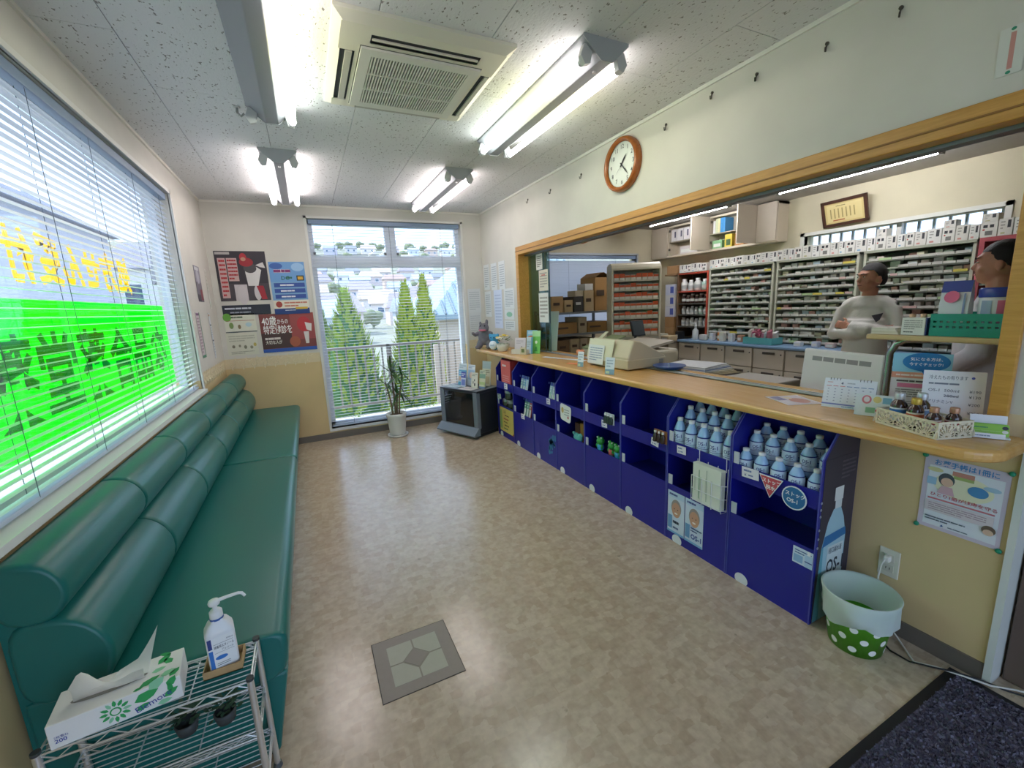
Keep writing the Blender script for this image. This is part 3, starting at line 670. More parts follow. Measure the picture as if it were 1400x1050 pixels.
fx0, fx1, fy0, fy1 = cx-hx*.9, cx+hx*.9, cy-hy*.9, cy+hy*.9
xs_ = sorted({fx0, fx1, *[s[0] for s in slots], *[s[2] for s in slots]}); ys_ = sorted({fy0, fy1, *[s[1] for s in slots], *[s[3] for s in slots]})
for a, c in zip(xs_, xs_[1:]):
    for d, e in zip(ys_, ys_[1:]):
        if any(s[0] < (a+c)/2 < s[2] and s[1] < (d+e)/2 < s[3] for s in slots): continue
        pv.rect((a, e, zc), (c-a, 0, 0), (0, d-e, 0))
pv.obj('panel', M_AC, ac, weld=True)
for s in slots:
    vent = B().box(s[0]-.002, s[1]-.002, zc+.005, s[2]+.002, s[3]+.002, zc+.03).obj('outlet', M_ACD, ac)
    if s[4] in ('near', 'left', 'right'):
        if s[4] == 'near': B().box(s[0]+.006, (s[1]+s[3])/2-.004, zc-.002, s[2]-.006, (s[1]+s[3])/2+.006, zc+.004).obj('flap', M_AC, vent)
        else: B().box((s[0]+s[2])/2-.004, s[1]+.006, zc-.004, s[2]-.01, s[3]-.006, zc+.004).obj('flap', mat('#bdb9ad', .5), vent)
    else: B().box(s[0]+.004, s[1]+.004, zc-.002, s[2]-.004, s[3]-.004, zc+.004).obj('flap', mat('#a8a398', .5), vent)
gr = B(); fr = rounded([(gx0, gy0), (gx1, gy0), (gx1, gy1), (gx0, gy1)], .02)
gi = (gx0+.045, gy0+.05, gx1-.045, gy1-.05)
gb_ = B()
for bx in ((gx0, gy0, gx1, gi[1]), (gx0, gi[3], gx1, gy1), (gx0, gi[1], gi[0], gi[3]), (gi[2], gi[1], gx1, gi[3])): gb_.box(bx[0], bx[1], zc-.010, bx[2], bx[3], zc+.002)
gro = gb_.obj('grille_frame', mat('#d6d3c8', .45), ac); B().box(gi[0], gi[1], zc-.001, gi[2], gi[3], zc+.001).obj('filter', M_ACD, gro)
nb = 34; bar = None
for i in range(nb):
    x = gi[0]+(i+.5)*(gi[2]-gi[0])/nb
    if bar is None: bar = o = B().box(-.0036, -(gi[3]-gi[1])/2, -.010, .0036, (gi[3]-gi[1])/2, 0).obj('grille_bar', mat('#cfccc2', .5), gro, local=True)
    else: o = bar.copy(); COL.objects.link(o)
    o.location = Vector((x, (gi[1]+gi[3])/2, zc))-ac.location
for t in (1/3, 2/3): B().box(gi[0], gi[1]+(gi[3]-gi[1])*t-.004, zc-.011, gi[2], gi[1]+(gi[3]-gi[1])*t+.004, zc-.002).obj('grille_bar', mat('#cfccc2', .5), gro)
sm_ = B()
for bx in ((gx0-.004, gy0-.004, gx1+.004, gy0), (gx0-.004, gy1, gx1+.004, gy1+.004), (gx0-.004, gy0, gx0, gy1), (gx1, gy0, gx1+.004, gy1)): sm_.box(bx[0], bx[1], zc-.001, bx[2], bx[3], zc+.003)
sm_.obj('seam', mat('#55534e', .7), ac)
# ---------------------------------------------------------------- wall clock
def clock(label, c, u, n, r, frame, hands=True):
    c, u, n = Vector(c), Vector(u), Vector(n); z = Vector((0, 0, 1))
    root = thing('wall_clock', label, 'clock', c)
    b = B(); pr = [(r*.80, .030), (r*.84, .044), (r*.91, .05), (r*.97, .040), (r, .018), (r*.98, 0)]; k = 40
    vs = [c+(u*cos(2*pi*j/k)+z*sin(2*pi*j/k))*q+n*w_ for q, w_ in pr for j in range(k)]
    b.add(vs, [(i*k+j, i*k+(j+1) % k, (i+1)*k+(j+1) % k, (i+1)*k+j) for i in range(len(pr)-1) for j in range(k)], 0, True); b.obj('frame', frame, root)
    f = B(); f.disc(c+n*.022, u*(r*.82), z*(r*.82), 0, 40); fo = f.obj('dial', mat('#dfe2dc', .4), root)
    for h in range(1, 13):
        d = B()
        a = pi/2-h*pi/6; p = c+(u*cos(a)+z*sin(a))*(r*.64)+n*.0235; t = str(h); d.text(t, p-u*(r*.045*len(t))-z*(r*.07), u, z, r*.22, 0, .006); d.obj('numeral', mat('#3b4048', .6), fo)
    if hands:
        for a, L, w_, m in ((pi/2-(1+23/60)*pi/6, .44, .030, '#23272b'), (pi/2-23/60*2*pi, .62, .02, '#23272b'), (pi/2-38/60*2*pi, .5, .006, '#9a9a9a')):
            dv = u*cos(a)+z*sin(a); e = n.cross(dv); q = c+n*.027
            B().add([q-dv*r*.1-e*r*w_, q+dv*r*L*.6-e*r*w_*1.4, q+dv*r*L, q+dv*r*L*.6+e*r*w_*1.4, q-dv*r*.1+e*r*w_], [(0, 1, 2, 3, 4)]).obj('hand', mat(m, .5), root)
    return root
ck = P(850.5, 225, 'x', W-.02); ck.x = W
clock('round wall clock with brown wooden rim above the counter opening', ck, (0, -1, 0), (-1, 0, 0), .172, wood_mat('clock_wood', '#8a4a1c', '#a9622a', 8, (3, 3, 3), .25))
# picture hooks left on the wall
for i, (x, y) in enumerate([(1232, 17), (1131, 65), (1035, 106), (974, 131), (911, 174), (795, 241), (753, 262), (722, 275)]):
    p = P(x, y, 'x', W); o = B()
    o.tube([(W-.001, p.y, p.z+.02), (W-.006, p.y, p.z+.004), (W-.008, p.y, p.z-.016), (W-.02, p.y-.004, p.z-.02), (W-.026, p.y-.008, p.z-.006)], .0028, 6); o.tube([(W, p.y, p.z+.014), (W-.006, p.y, p.z+.014)], .007, 8)
    rk = thing('wall_hook', ['first', 'second', 'third', 'fourth', 'fifth', 'sixth', 'seventh', 'eighth'][i]+' small metal hook on the wall above the counter, counted from the right', 'hook', (W, p.y, p.z), group='small hooks on the counter wall')
    o.obj('hook', mat('#4d4842', .4, .6), rk)
wall_sheet('paper_notice', 'right', W, (1369, 43), (1397, 96), '#d6d6d0', [('r', .42, .12, .62, .88, '#c98f88'), ('e', .5, .95, .1, .035, '#2f8a6a'), ('e', .5, .05, .1, .035, '#2f8a6a')], 'narrow white paper slip with red writing pinned high on the right', 'notice')
# ---------------------------------------------------------------- counter opening
fr_ = struct(B().box(W-.014, .53, 1.90, W+.134, 4.12, 1.98).obj('trim_9', M_WOOD, None, .004), 'wooden head of the counter opening')
B().box(W-.018, .53, 1.932, W-.010, 4.12, 1.938).obj('groove', mat('#8d6026', .5), fr_)
B().box(W+.06, .58, 1.886, W+.12, 4.06, 1.90).obj('glass_track', mat('#777a7c', .35, .6), fr_)
struct(B().box(W-.014, .53, .915, W+.134, .578, 1.90).obj('trim_10', M_WOOD, None, .004), 'wooden post at the near end of the opening')
struct(B().box(W-.014, 4.06, .915, W+.134, 4.12, 1.90).obj('trim_11', M_WOOD, None, .004), 'wooden post at the far end of the opening')
arc = lambda cx_, cy_, r_, a0, a1, n=8: [(cx_+r_*cos(radians(a0+(a1-a0)*i/n)), cy_+r_*sin(radians(a0+(a1-a0)*i/n))) for i in range(n+1)]
XC = 2.532
poly = [(W-.001, 4.80)]+arc(XC+.16, 4.64, .16, 90, 180)+arc(XC+.11, .575, .11, 180, 270)+arc(W-.05, .52, .055, 270, 330, 4)+[(W-.001, .53), (W-.001, .58), (3.10, .58), (3.10, 4.06), (W-.001, 4.06)]
ctop = B().prism([(p[0], p[1]) for p in poly], 'z', .875, .915).obj('service_counter', M_TOP, None, .014, 3)
tag(ctop, 'long honey-coloured wooden counter top with a rounded end', 'counter')
trk = B().box(2.925, .58, .915, 2.975, 4.06, .919)
for x in (2.925, 2.947, 2.969): trk.box(x, .58, .915, x+.006, 4.06, .924)
tr_ = tag(trk.obj('sliding_track', mat('#b9bcbf', .3, .7)), 'grey metal sliding-glass track let into the counter top', 'track')
for k, (xa, ya, yb, lb) in enumerate(((2.955, P(752, 420, 'x', 2.955).y, 4.06, 'sliding glass pane with notices at the far end of the counter'), (2.934, 3.74, 4.055, 'second sliding glass pane stacked against the far wooden post'))):
    gl = thing('sliding_glass', lb, 'glass pane', (xa, (ya+yb)/2, .92), group='sliding glass panes')
    B().box(xa-.003, ya, .924, xa+.003, yb, 1.886).obj('pane', glassy('#d9ebe6', .1, 'counter_glass'), gl)
    B().box(xa-.004, ya-.004, .924, xa+.004, ya, 1.886).obj('edge', mat('#4c5f62', .3), gl)
# ---------------------------------------------------------------- blue display stands
M_NAVY = mat('#181c8c', .35, noise=(3, .08)); M_NAVY2 = mat('#101468', .45); M_EDGE = mat('#4c51a8', .6)
XF, XK, Y0, BW_ = 2.573, 2.822, .929, .4115
LIP0, LIP1, LOW1, SL0, SLX, ZTOP = .525, .605, .345, .74, 2.675, .868
def side_poly(): return [(XF, 0), (XF, SL0), (SLX, ZTOP), (XK, ZTOP), (XK, 0)]
def display(i, label):
    ya = Y0+i*BW_+.002; yb = ya+BW_-.004; t = .006
    root = thing('display_stand', label, 'display stand', (XF, (ya+yb)/2, 0), group='navy cardboard display stands')
    for y in (ya, yb-t):
        b = B(); b.prism([(p[1], p[0]) for p in side_poly()], 'y', y, y+t)
        sp = b.obj('side_panel', M_NAVY, root)
        e = B(); q = [(XF-.001, 0), (XF-.001, SL0), (SLX-.001, ZTOP)]
        for a, c in zip(q, q[1:]): e.add([(a[0], y, a[1]), (c[0], y, c[1]), (c[0], y+t, c[1]), (a[0], y+t, a[1])], [(0, 1, 2, 3)])
        e.obj('board_edge', M_EDGE, sp)
    B().box(XK-.005, ya+t, 0, XK, yb-t, ZTOP).obj('back_panel', M_NAVY, root)
    B().box(XF+.002, ya+t, .0, XF+.008, yb-t, LOW1).obj('front_panel', M_NAVY, root)
    B().box(XF+.008, ya+t, LOW1-.04, XK-.006, yb-t, LOW1-.034).obj('shelf', M_NAVY2, root)
    B().box(XF+.002, ya+t, LIP0, XF+.008, yb-t, LIP1).obj('shelf_lip', M_NAVY, root)
    B().box(XF+.008, ya+t, LIP0, XK-.006, yb-t, LIP0+.006).obj('shelf', M_NAVY2, root)
    for z in (LIP1+.012, LOW1+.012): B().box(XF+.004, yb-t-.03, z-.015, XF+.009, yb-t-.002, z+.045).obj('corner_clip', mat('#c9cdd6', .5), root)
    b = B(); b.disc((XF-.0002, ya+BW_*.78, .02), (0, -.035, 0), (0, 0, .032), 0, 18); b.obj('white_dot', mat('#dfe2e6', .5), root)
    return root
DL = ['navy display stand at the near end holding small water bottles', 'navy display stand holding tall water bottles and two portrait flyers', 'navy display stand with a small card of three brown bottles', 'navy display stand with green frog toys on its lower shelf',
      'navy display stand with a rounded white card on its lip', 'navy display stand with blue cartoon print on its front', 'navy display stand with toothbrush packets on both shelves', 'navy display stand with a red box and yellow sign beside the black cabinet']
DS = [display(i, DL[i]) for i in range(8)]
# ---------------------------------------------------------------- posters on the left part of the room
wall_sheet('baseball_poster', 'back', D, (291, 343), (371, 410), '#38323a', [('r', 0, .0, 1, .35, '#4a4247'), ('r', .3, 0, .55, .33, '#c9c0c2'), ('e', .45, .12, .1, .2, '#cfc6c8'), ('e', .75, .16, .07, .16, '#cfc6c8'),
    ('p', [(.58, .3), (.78, .3), (.88, .62), (.74, .72), (.55, .64)], '#dcd8d6'), ('e', .66, .66, .13, .1, '#4e4a4c'), ('e', .6, .78, .14, .09, '#9c2b33'), ('e', .55, .88, .07, .08, '#b13039'), ('e', .55, .84, .05, .04, '#b98a70'), ('p', [(.78, .72), (.93, .78), (.97, .66), (.86, .68)], '#d9d4d2'),
    ('p', [(.74, .3), (.88, .3), (.93, .02), (.82, .02)], '#a32b36'), ('r', .05, .06, .2, .86, '#c9a9a6'), ('r', .22, .4, .42, .86, '#c9a9a6'), ('l', .07, .08, .19, .85, 9, '#b42c33'), ('l', .23, .42, .41, .85, 6, '#a8262e'), ('r', .02, .93, .3, .98, '#b9b4b2')], 'large dark poster of a baseball player in red helmet, back wall', 'poster')
wall_sheet('poster_caption', 'back', D, (303, 418), (371, 429), '#2c2f3c', [('l', .05, .5, .95, .85, 1, '#c8ccd4'), ('l', .15, .15, .85, .42, 1, '#9aa0ac')], 'narrow dark caption strip under the large baseball poster', 'poster')
wall_sheet('blue_event_poster', 'back', D, (366, 358), (424, 428), '#7fa9cf', [('r', 0, .62, 1, 1, '#6f9ed2'), ('e', .2, .92, .18, .06, '#3f62a8'), ('e', .8, .9, .18, .08, '#9cc0e2'), ('l', .12, .76, .9, .9, 1, '#e8dfe4'), ('l', .12, .77, .9, .89, 1, '#8a3a70'), ('t', 'DC', .3, .66, .1, '#2d6a58', None, .02), ('l', .45, .66, .72, .74, 1, '#2d6a58'), ('r', .74, .64, .95, .74, '#2b2a2c'), ('r', .77, .66, .92, .72, '#d6a53c'),
    ('r', .08, .52, .95, .6, '#3a55a0'), ('r', .08, .41, .95, .49, '#3a55a0'), ('r', .08, .30, .95, .38, '#3a55a0'), ('l', .25, .53, .9, .59, 1, '#e6e8f0'), ('l', .25, .42, .9, .48, 1, '#e6e8f0'), ('l', .25, .31, .9, .37, 1, '#e6e8f0'), ('r', 0, .11, 1, .27, '#e2dccb'), ('e', .15, .19, .09, .06, '#a4433a'), ('l', .3, .13, .95, .25, 2, '#c77a64'), ('r', 0, 0, 1, .11, '#24407c'), ('r', .6, .09, .95, .13, '#d8b13c'), ('l', .3, .06, .8, .09, 1, '#c8d0e0')], 'light blue poster with three dark blue bars beside the window', 'poster')
wall_sheet('health_check_poster', 'back', D, (353, 430), (434, 477), '#7c3f3c', [('r', .55, .3, 1, 1, '#9c4a48'), ('r', .0, .1, .55, .5, '#4a3230'), ('e', .8, .7, .13, .2, '#b8333a'), ('p', [(.82, .75), (.95, .7), (.93, .5), (.84, .55)], '#dcd6d2'), ('p', [(.78, .5), (.88, .5), (.86, .18), (.8, .18)], '#d5cfcb'), ('e', .6, .25, .1, .14, '#a85a40'), ('t', '40歳', .04, .72, .26, '#f2efec', .26, .012), ('t', 'からの', .31, .74, .15, '#f2efec', .2, .01), ('t', '特定健診を', .05, .5, .24, '#f2efec', .52, .012), ('l', .06, .3, .52, .42, 1, '#d9cfc8'), ('t', '大切な人が', .06, .22, .11, '#efe6da', .3, .01), ('r', 0, 0, 1, .09, '#3057a8')],
    'wide red poster reading 40歳からの特定健診を below the blue poster', 'poster')
wall_sheet('green_leaf_leaflet', 'back', D, (305, 430), (352, 453), '#dcdccb', [('e', .1, .82, .13, .22, '#6fae47'), ('l', .22, .72, .85, .92, 1, '#5c6a52'), ('r', .05, .62, .95, .645, '#b06a50'), ('e', .2, .38, .07, .17, '#7f9a58'), ('e', .45, .3, .05, .12, '#8d7a5a'), ('e', .75, .4, .1, .12, '#b7d2d8'), ('r', 0, 0, 1, .05, '#4c5a58')], 'pale leaflet with a green apple drawing, left of the red poster', 'poster')
wall_sheet('small_figures_leaflet', 'back', D, (308, 456), (355, 484), '#d3d2c0', [('l', .08, .6, .92, .9, 3, '#b2b3a0'), ('e', .2, .4, .05, .07, '#7c7a68'), ('e', .4, .42, .04, .06, '#8d8a74'), ('e', .58, .36, .05, .08, '#7c7a68'), ('e', .78, .34, .05, .07, '#8d8a74'), ('e', .9, .45, .05, .08, '#c0b060'), ('l', .1, .06, .85, .2, 2, '#a3a493')], 'pale leaflet with rows of little figures, lowest by the bench', 'poster')
wall_sheet('photo_poster', 'left', 0, (263, 362), (279, 413), '#75707a', [('r', 0, .55, 1, 1, '#8d8a96'), ('e', .5, .7, .25, .2, '#b3b2bd'), ('r', .1, .88, .8, .97, '#c9c9cc'), ('r', .55, .05, .95, .35, '#8a3f43'), ('r', 0, 0, .5, .2, '#4d4850')], 'greyish photo poster on the left wall beside the blind', 'poster')
wall_sheet('white_notice', 'left', 0, (280, 368), (288, 423), '#dcdcd2', [('l', .2, .4, .9, .95, 6, '#c9c8b8'), ('r', .1, .05, .8, .2, '#cdd6c8')], 'narrow white notice beside the greyish photo poster', 'notice')
wall_sheet('pink_notice', 'left', 0, (266, 427), (282, 488), '#cbbfc2', [('l', .1, .1, .7, .9, 12, '#a88e98'), ('r', .1, .93, .9, .98, '#7a5878'), ('r', .8, 0, 1, 1, '#6a8f78'), ('r', 0, 0, 1, .06, '#3d7f5e')], 'pinkish notice with a green edge on the left wall', 'notice')
wall_sheet('blue_headed_notice', 'left', 0, (283.5, 428), (296, 489), '#d4d8dc', [('r', .1, .93, .7, .97, '#c98d50'), ('r', .05, .72, .9, .75, '#44546c'), ('l', .1, .45, .9, .7, 5, '#b4bcc8'), ('r', .05, .38, .9, .41, '#44546c'), ('l', .1, .05, .9, .35, 5, '#b4bcc8')], 'bluish white notice in the corner above the far bench', 'notice')
# papers on the right of the tall window and on the counter wall
wall_sheet('grey_paper', 'back', D, (639, 395), (658, 427), '#d3d6d8', [('l', .1, .1, .9, .9, 9, '#b6bcc0')], 'grey printed sheet right of the window, upper one', 'notice')
wall_sheet('grey_paper', 'back', D, (641, 428), (659, 458), '#d0d3d5', [('l', .1, .1, .9, .9, 9, '#b9bec2')], 'grey printed sheet right of the window, lower one', 'notice')
pap = [((661, 363), (670, 396), 'first sheet in the upper row of papers on the counter wall'), ((671, 361), (680.5, 396), 'middle sheet in the upper row of papers on the counter wall'), ((681.5, 358), (691.5, 395), 'last sheet in the upper row of papers beside the wooden post'),
       ((663, 399), (673, 433), 'narrow printed list in the lower row of papers, nearest the corner'), ((675, 397), (688.5, 449), 'long bluish sheet in the lower row of papers'), ((689, 395), (704, 422), 'printed sheet beside the wooden post, above the small green one'), ((690, 423), (704, 437), 'small sheet with a green mark beside the wooden post'), ((690, 438), (705, 452), 'small white sheet lowest beside the wooden post')]
for i, (a, c, lb) in enumerate(pap):
    it = [('l', .12, .1, .88, .9, 10 if c[1]-a[1] > 20 else 4, '#a9afb4' if i != 4 else '#b8c4dc')]
    if i == 6: it = [('e', .5, .5, .3, .25, '#8fc4a8')]
    wall_sheet('printed_sheet', 'right', W, a, c, '#dfe2e2' if i != 4 else '#d4ddef', it, lb, 'notice', group='papers on the counter wall')
# ---------------------------------------------------------------- floor hatch and mat
hx0, hx1, hy0, hy1 = .868, 1.187, 1.408, 1.722
ht_ = thing('floor_hatch', 'square grey inset floor plate with diamond centre', 'floor plate', ((hx0+hx1)/2, (hy0+hy1)/2, 0))
B().box(hx0, hy0, -.02, hx1, hy1, .0012).obj('edge', mat('#3a332c', .7), ht_)
def ring(b, x0, y0, x1, y1, w_, z0, z1):
    b.box(x0, y0, z0, x1, y0+w_, z1); b.box(x0, y1-w_, z0, x1, y1, z1); b.box(x0, y0+w_, z0, x0+w_, y1-w_, z1); b.box(x1-w_, y0+w_, z0, x1, y1-w_, z1); return b
ring(B(), hx0+.003, hy0+.003, hx1-.003, hy1-.003, .052, 0, .002).obj('border', mat('#8d8177', .45, noise=(40, .08)), ht_)
B().box(hx0+.055, hy0+.055, 0, hx1-.055, hy1-.055, .0016).obj('joint', mat('#8b8274', .5), ht_)
mcx, mcy, hw = (hx0+hx1)/2, (hy0+hy1)/2, (hx1-hx0)/2-.055; dd = .052; g = .003
for sx in (-1, 1):
    for sy in (-1, 1):
        q = [(mcx+sx*hw, mcy+sy*hw), (mcx+sx*g, mcy+sy*hw), (mcx+sx*g, mcy+sy*(dd+g)), (mcx+sx*(dd+g), mcy+sy*g), (mcx+sx*hw, mcy+sy*g)]
        if sx*sy < 0: q = q[::-1]
        B().prism(q, 'z', 0, .0026).obj('corner_tile', mat('#a9a695', .45, noise=(30, .06)), ht_)
B().prism([(mcx+dd-.003, mcy), (mcx, mcy+dd-.003), (mcx-dd+.003, mcy), (mcx, mcy-dd+.003)], 'z', 0, .0026).obj('diamond_tile', mat('#8a7f76', .45), ht_)
mx0, mx1, my0, my1 = 1.75, 2.80, -.55, .56
dm = thing('door_mat', 'grey tufted door mat with black rubber edge', 'mat', ((mx0+mx1)/2, (my0+my1)/2, 0))
B().box(mx0, my0, 0, mx1, my1, .004).obj('rubber_base', mat('#1c1b1d', .6), dm)
b = B(); rr = random.Random(5)
for i in range(17000):
    x, y = rr.uniform(mx0+.03, mx1-.028), rr.uniform(.0, my1-.03); h = rr.uniform(.006, .012); a = rr.uniform(0, 3.14); r = .0045; lx, ly = rr.uniform(-.004, .004), rr.uniform(-.004, .004)
    b.add([(x-r*cos(a), y-r*sin(a), .003), (x+r*cos(a), y+r*sin(a), .003), (x+lx+r*.7*cos(a), y+ly+r*.7*sin(a), .003+h), (x+lx-r*.7*cos(a), y+ly-r*.7*sin(a), .003+h)], [(0, 1, 2, 3)], rr.randrange(3))
stuff(b.obj('pile', [mat('#6a6678', .9), mat('#55515f', .9), mat('#7e7a8c', .9)], dm)); B().box(mx0+.028, my0+.028, .003, mx1-.026, my1-.028, .006).obj('pile_backing', mat('#565264', .95, noise=(300, .3)), dm)
# ---------------------------------------------------------------- chrome rack with tissues and sanitiser
rx0, rx1, ry0, ry1, rz = .118, .535, 1.195, 1.352, .455
M_CH = mat('#e2e5e8', .28, .85)
rk = thing('wire_rack', 'slim chrome wire rack at the near end of the bench', 'rack', ((rx0+rx1)/2, (ry0+ry1)/2, 0))
for x in (rx0, rx1):
    for y in (ry0, ry1):
        po = B().tube([(x, y, .012), (x, y, rz+.008)], .0085, 12).obj('post', M_CH, rk)
        B().tube([(x, y, rz+.004), (x, y, rz+.012)], .0095, 12).obj('post_cap', mat('#3a3d40', .4), po)
        B().tube([(x, y, 0), (x, y, .014)], [.014, .011], 12).obj('foot', mat('#55585b', .4), po)
for z in (rz, rz-.155, rz-.31):
    sh = B()
    for zz in (z, z-.022):
        sh.tube([(rx0, ry0, zz), (rx1, ry0, zz)], .0028, 6); sh.tube([(rx0, ry1, zz), (rx1, ry1, zz)], .0028, 6); sh.tube([(rx0, ry0, zz), (rx0, ry1, zz)], .0028, 6); sh.tube([(rx1, ry0, zz), (rx1, ry1, zz)], .0028, 6)
    shelf = sh.obj('shelf_frame', M_CH, rk)
    for y in (ry0, ry1):
        n_ = 13; B().tube([(rx0+(rx1-rx0)*i/n_, y, z-(.022 if i % 2 else 0)) for i in range(n_+1)], .0018, 5).obj('truss_wire', M_CH, shelf)
    for x in (rx0, rx1): B().tube([(x, ry0+(ry1-ry0)*i/5, z-(.022 if i % 2 else 0)) for i in range(6)], .0018, 5).obj('truss_wire', M_CH, shelf)
    for i in range(9): y = ry0+(ry1-ry0)*(i+.5)/9; B().tube([(rx0, y, z+.001), (rx1, y, z+.001)], .0015, 5).obj('shelf_wire', M_CH, shelf)
    for t in (.33, .67): B().tube([(rx0+(rx1-rx0)*t, ry0, z-.003), (rx0+(rx1-rx0)*t, ry1, z-.003)], .002, 5).obj('cross_wire', M_CH, shelf)
# tissue box, local frame: x along its length
tb0 = P(93, 1024, 'z', rz); tbx = thing('tissue_box', 'white tissue box with green leaf print on the wire rack', 'tissue box', (.258, 1.262, rz+.003), radians(7))
L_, Wd, Ht = .122, .056, .062
b = B().box(-L_, -Wd, 0, L_, Wd, Ht); ms = [mat('#e9e9e6', .5), mat('#2fa35a', .5), mat('#8fcfa4', .5), mat('#35449a', .5)]
def leafp(b, c, u, v, a, L, w_, mi):
    c, u, v = Vector(c), Vector(u), Vector(v); d = u*cos(a)+v*sin(a); e = -u*sin(a)+v*cos(a)
    b.add([c, c+d*L*.3+e*w_, c+d*L*.7+e*w_*.8, c+d*L, c+d*L*.7-e*w_*.8, c+d*L*.3-e*w_], [(0, 1, 2, 3, 4, 5)], mi)
bo = b.obj('carton', ms[0], tbx, local=True, bevel=.0015, seg=1)
b = B(); U, V = Vector((1, 0, 0)), Vector((0, 0, 1)); yf = -Wd-.0006
for k in range(12): leafp(b, Vector((-.005, yf, .034))+U*cos(k*pi/6)*.013+V*sin(k*pi/6)*.013, U, V, k*pi/6, .017, .004, 0 if k % 4 else 1)
for r in (.011, .0078): b.disc((-.005, yf-(.0004 if r < .01 else 0), .034), U*r, V*r, 0 if r > .01 else 2, 18)
for i, (x, z, a, L, w_, mi) in enumerate([(.03, .036, .3, .05, .013, 0), (.06, .055, .6, .04, .012, 1), (.085, .02, .5, .034, .008, 0), (.03, .012, .4, .03, .007, 0), (.095, .045, .9, .03, .009, 0), (.07, .008, .1, .03, .007, 1), (.1, .03, 1.6, .024, .006, 0)]): leafp(b, (x, yf-.0002, z), U, V, a, L, w_, mi)
U2, V2 = Vector((1, 0, 0)), Vector((0, 1, 0)); zt_ = Ht+.0006
for i, (x, y, a, L, w_, mi) in enumerate([(.04, -.045, .5, .045, .01, 0), (.08, -.03, .2, .035, .01, 1), (.07, .02, .9, .04, .01, 0), (.1, .01, 2.2, .03, .009, 0), (.06, -.005, .2, .03, .008, 1), (.095, .045, 2.6, .03, .007, 0), (.03, -.05, .2, .02, .005, 0), (.1, -.045, .9, .03, .008, 0)]): leafp(b, (x, y, zt_), U2, V2, a, L, w_, mi)
b.obj('leaf_print', [ms[1], ms[2], ms[0]], bo, local=True)
for tx in (('Elemore', (.03, yf-.0009, .006), (.97, 0, .24), (-.24, 0, .97), .022, 0), ('200', (-.112, yf-.0006, .014), (1, 0, 0), (0, 0, 1), .014, 0, .01), ('2枚重ね', (-.112, yf-.0006, .026), (1, 0, 0), (0, 0, 1), .007, 0)): B().text(*tx).obj('lettering', ms[3], bo, local=True)
b = B(); b.disc((-.02, -.0, zt_+.0006), (.072, 0, 0), (0, .017, 0), 0, 24); b.obj('opening', mat('#8f8b84', .7), bo, local=True)
b = B(); nn = 12                                       # pulled-up sheet: two peaks over the slot
for s in range(2):
    vs = []
    for i in range(nn+1):
        t = i/nn; x = -.085+.135*t; base = .001*sin(t*9)
        hgt = (.058*math.exp(-((t-.25)/.22)**2)+.022) if s == 0 else (.10*t**2.2+.014)
        for j in range(5):
            q = j/4; vs.append((x+.012*q*(1 if s else -.4)+(.025*q if s and t > .6 else 0), -.006+.01*s+.018*sin(q*3+t*4)*q+base, Ht-.01+hgt*q+.01*q))
    b.add(vs, [(i*5+j, (i+1)*5+j, (i+1)*5+j+1, i*5+j+1) for i in range(nn) for j in range(4)], 0, True)
b.obj('tissue', film('#f4f4f2', .05, 'tissue_paper'), tbx, local=True)
# sanitiser
sx, sy = .468, 1.285
ctr = tag(ring(B().box(sx-.045, sy-.036, rz+.003, sx+.045, sy+.036, rz+.006), sx-.045, sy-.036, sx+.045, sy+.036, .003, rz+.003, rz+.026).obj('cardboard_tray', mat('#b39468', .8, noise=(40, .1))), 'small brown cardboard tray under the sanitiser bottle', 'tray')
sb = thing('sanitizer_bottle', 'white hand sanitiser pump bottle with blue label on the wire rack', 'bottle', (sx, sy, rz+.006), radians(12))
def sqlathe(b, prof, mi=0, n=24, pw=4.):
    vs = []
    for rx, ry, z in prof:
        for j in range(n):
            a = 2*pi*j/n; k = (abs(cos(a))**pw+abs(sin(a))**pw)**(-1/pw); vs.append((rx*k*cos(a), ry*k*sin(a), z))
    b.add(vs, [(i*n+j, i*n+(j+1) % n, (i+1)*n+(j+1) % n, (i+1)*n+j) for i in range(len(prof)-1) for j in range(n)], mi, True); b.add(vs[:n], [tuple(range(n))[::-1]], mi); return b
sqlathe(B(), [(.033, .026, 0), (.034, .027, .004), (.034, .027, .112), (.033, .026, .118), (.022, .02, .138), (.015, .015, .143), (.0145, .0145, .148)], 0, 28, 7.).obj('body', mat('#e6e9ec', .35, trans=.0), sb, local=True)
b = B(); y_ = -.0275
b.rect((-.030, y_, .018), (.060, 0, 0), (0, 0, .09), 0); b.rect((-.030, y_-.0003, .018), (.009, 0, 0), (0, 0, .055), 1); b.rect((-.030, y_-.0003, .078), (.009, 0, 0), (0, 0, .03), 2)
b.text('消毒用エタノール', (-.018, y_-.0004, .076), (1, 0, 0), (0, 0, 1), .0095, 3, .01, .046); b.text('アルコール', (-.002, y_-.0004, .066), (1, 0, 0), (0, 0, 1), .0075, 3, .0, .028); b.text('500mL', (.012, y_-.0004, .094), (1, 0, 0), (0, 0, 1), .006, 3)
b.disc((-.004, y_-.0004, .047), (.014, 0, 0), (0, 0, .006), 1, 18); b.rect((-.018, y_-.0004, .088), (.045, 0, 0), (0, 0, .0008), 3); b.rect((-.018, y_-.0004, .062), (.045, 0, 0), (0, 0, .0006), 3)
for z in (.03, .025): b.rect((-.016, y_-.0004, z), (.03, 0, 0), (0, 0, .0014), 3)
b.text('手指消毒', (-.02, -.0245, .121), (1, 0, 0), (0, .3, .95), .008, 1, .01)
b.obj('label', [mat('#eceff0', .4), mat('#2f74c4', .4), mat('#2a3f86', .4), mat('#3d4652', .5)], sb, local=True)
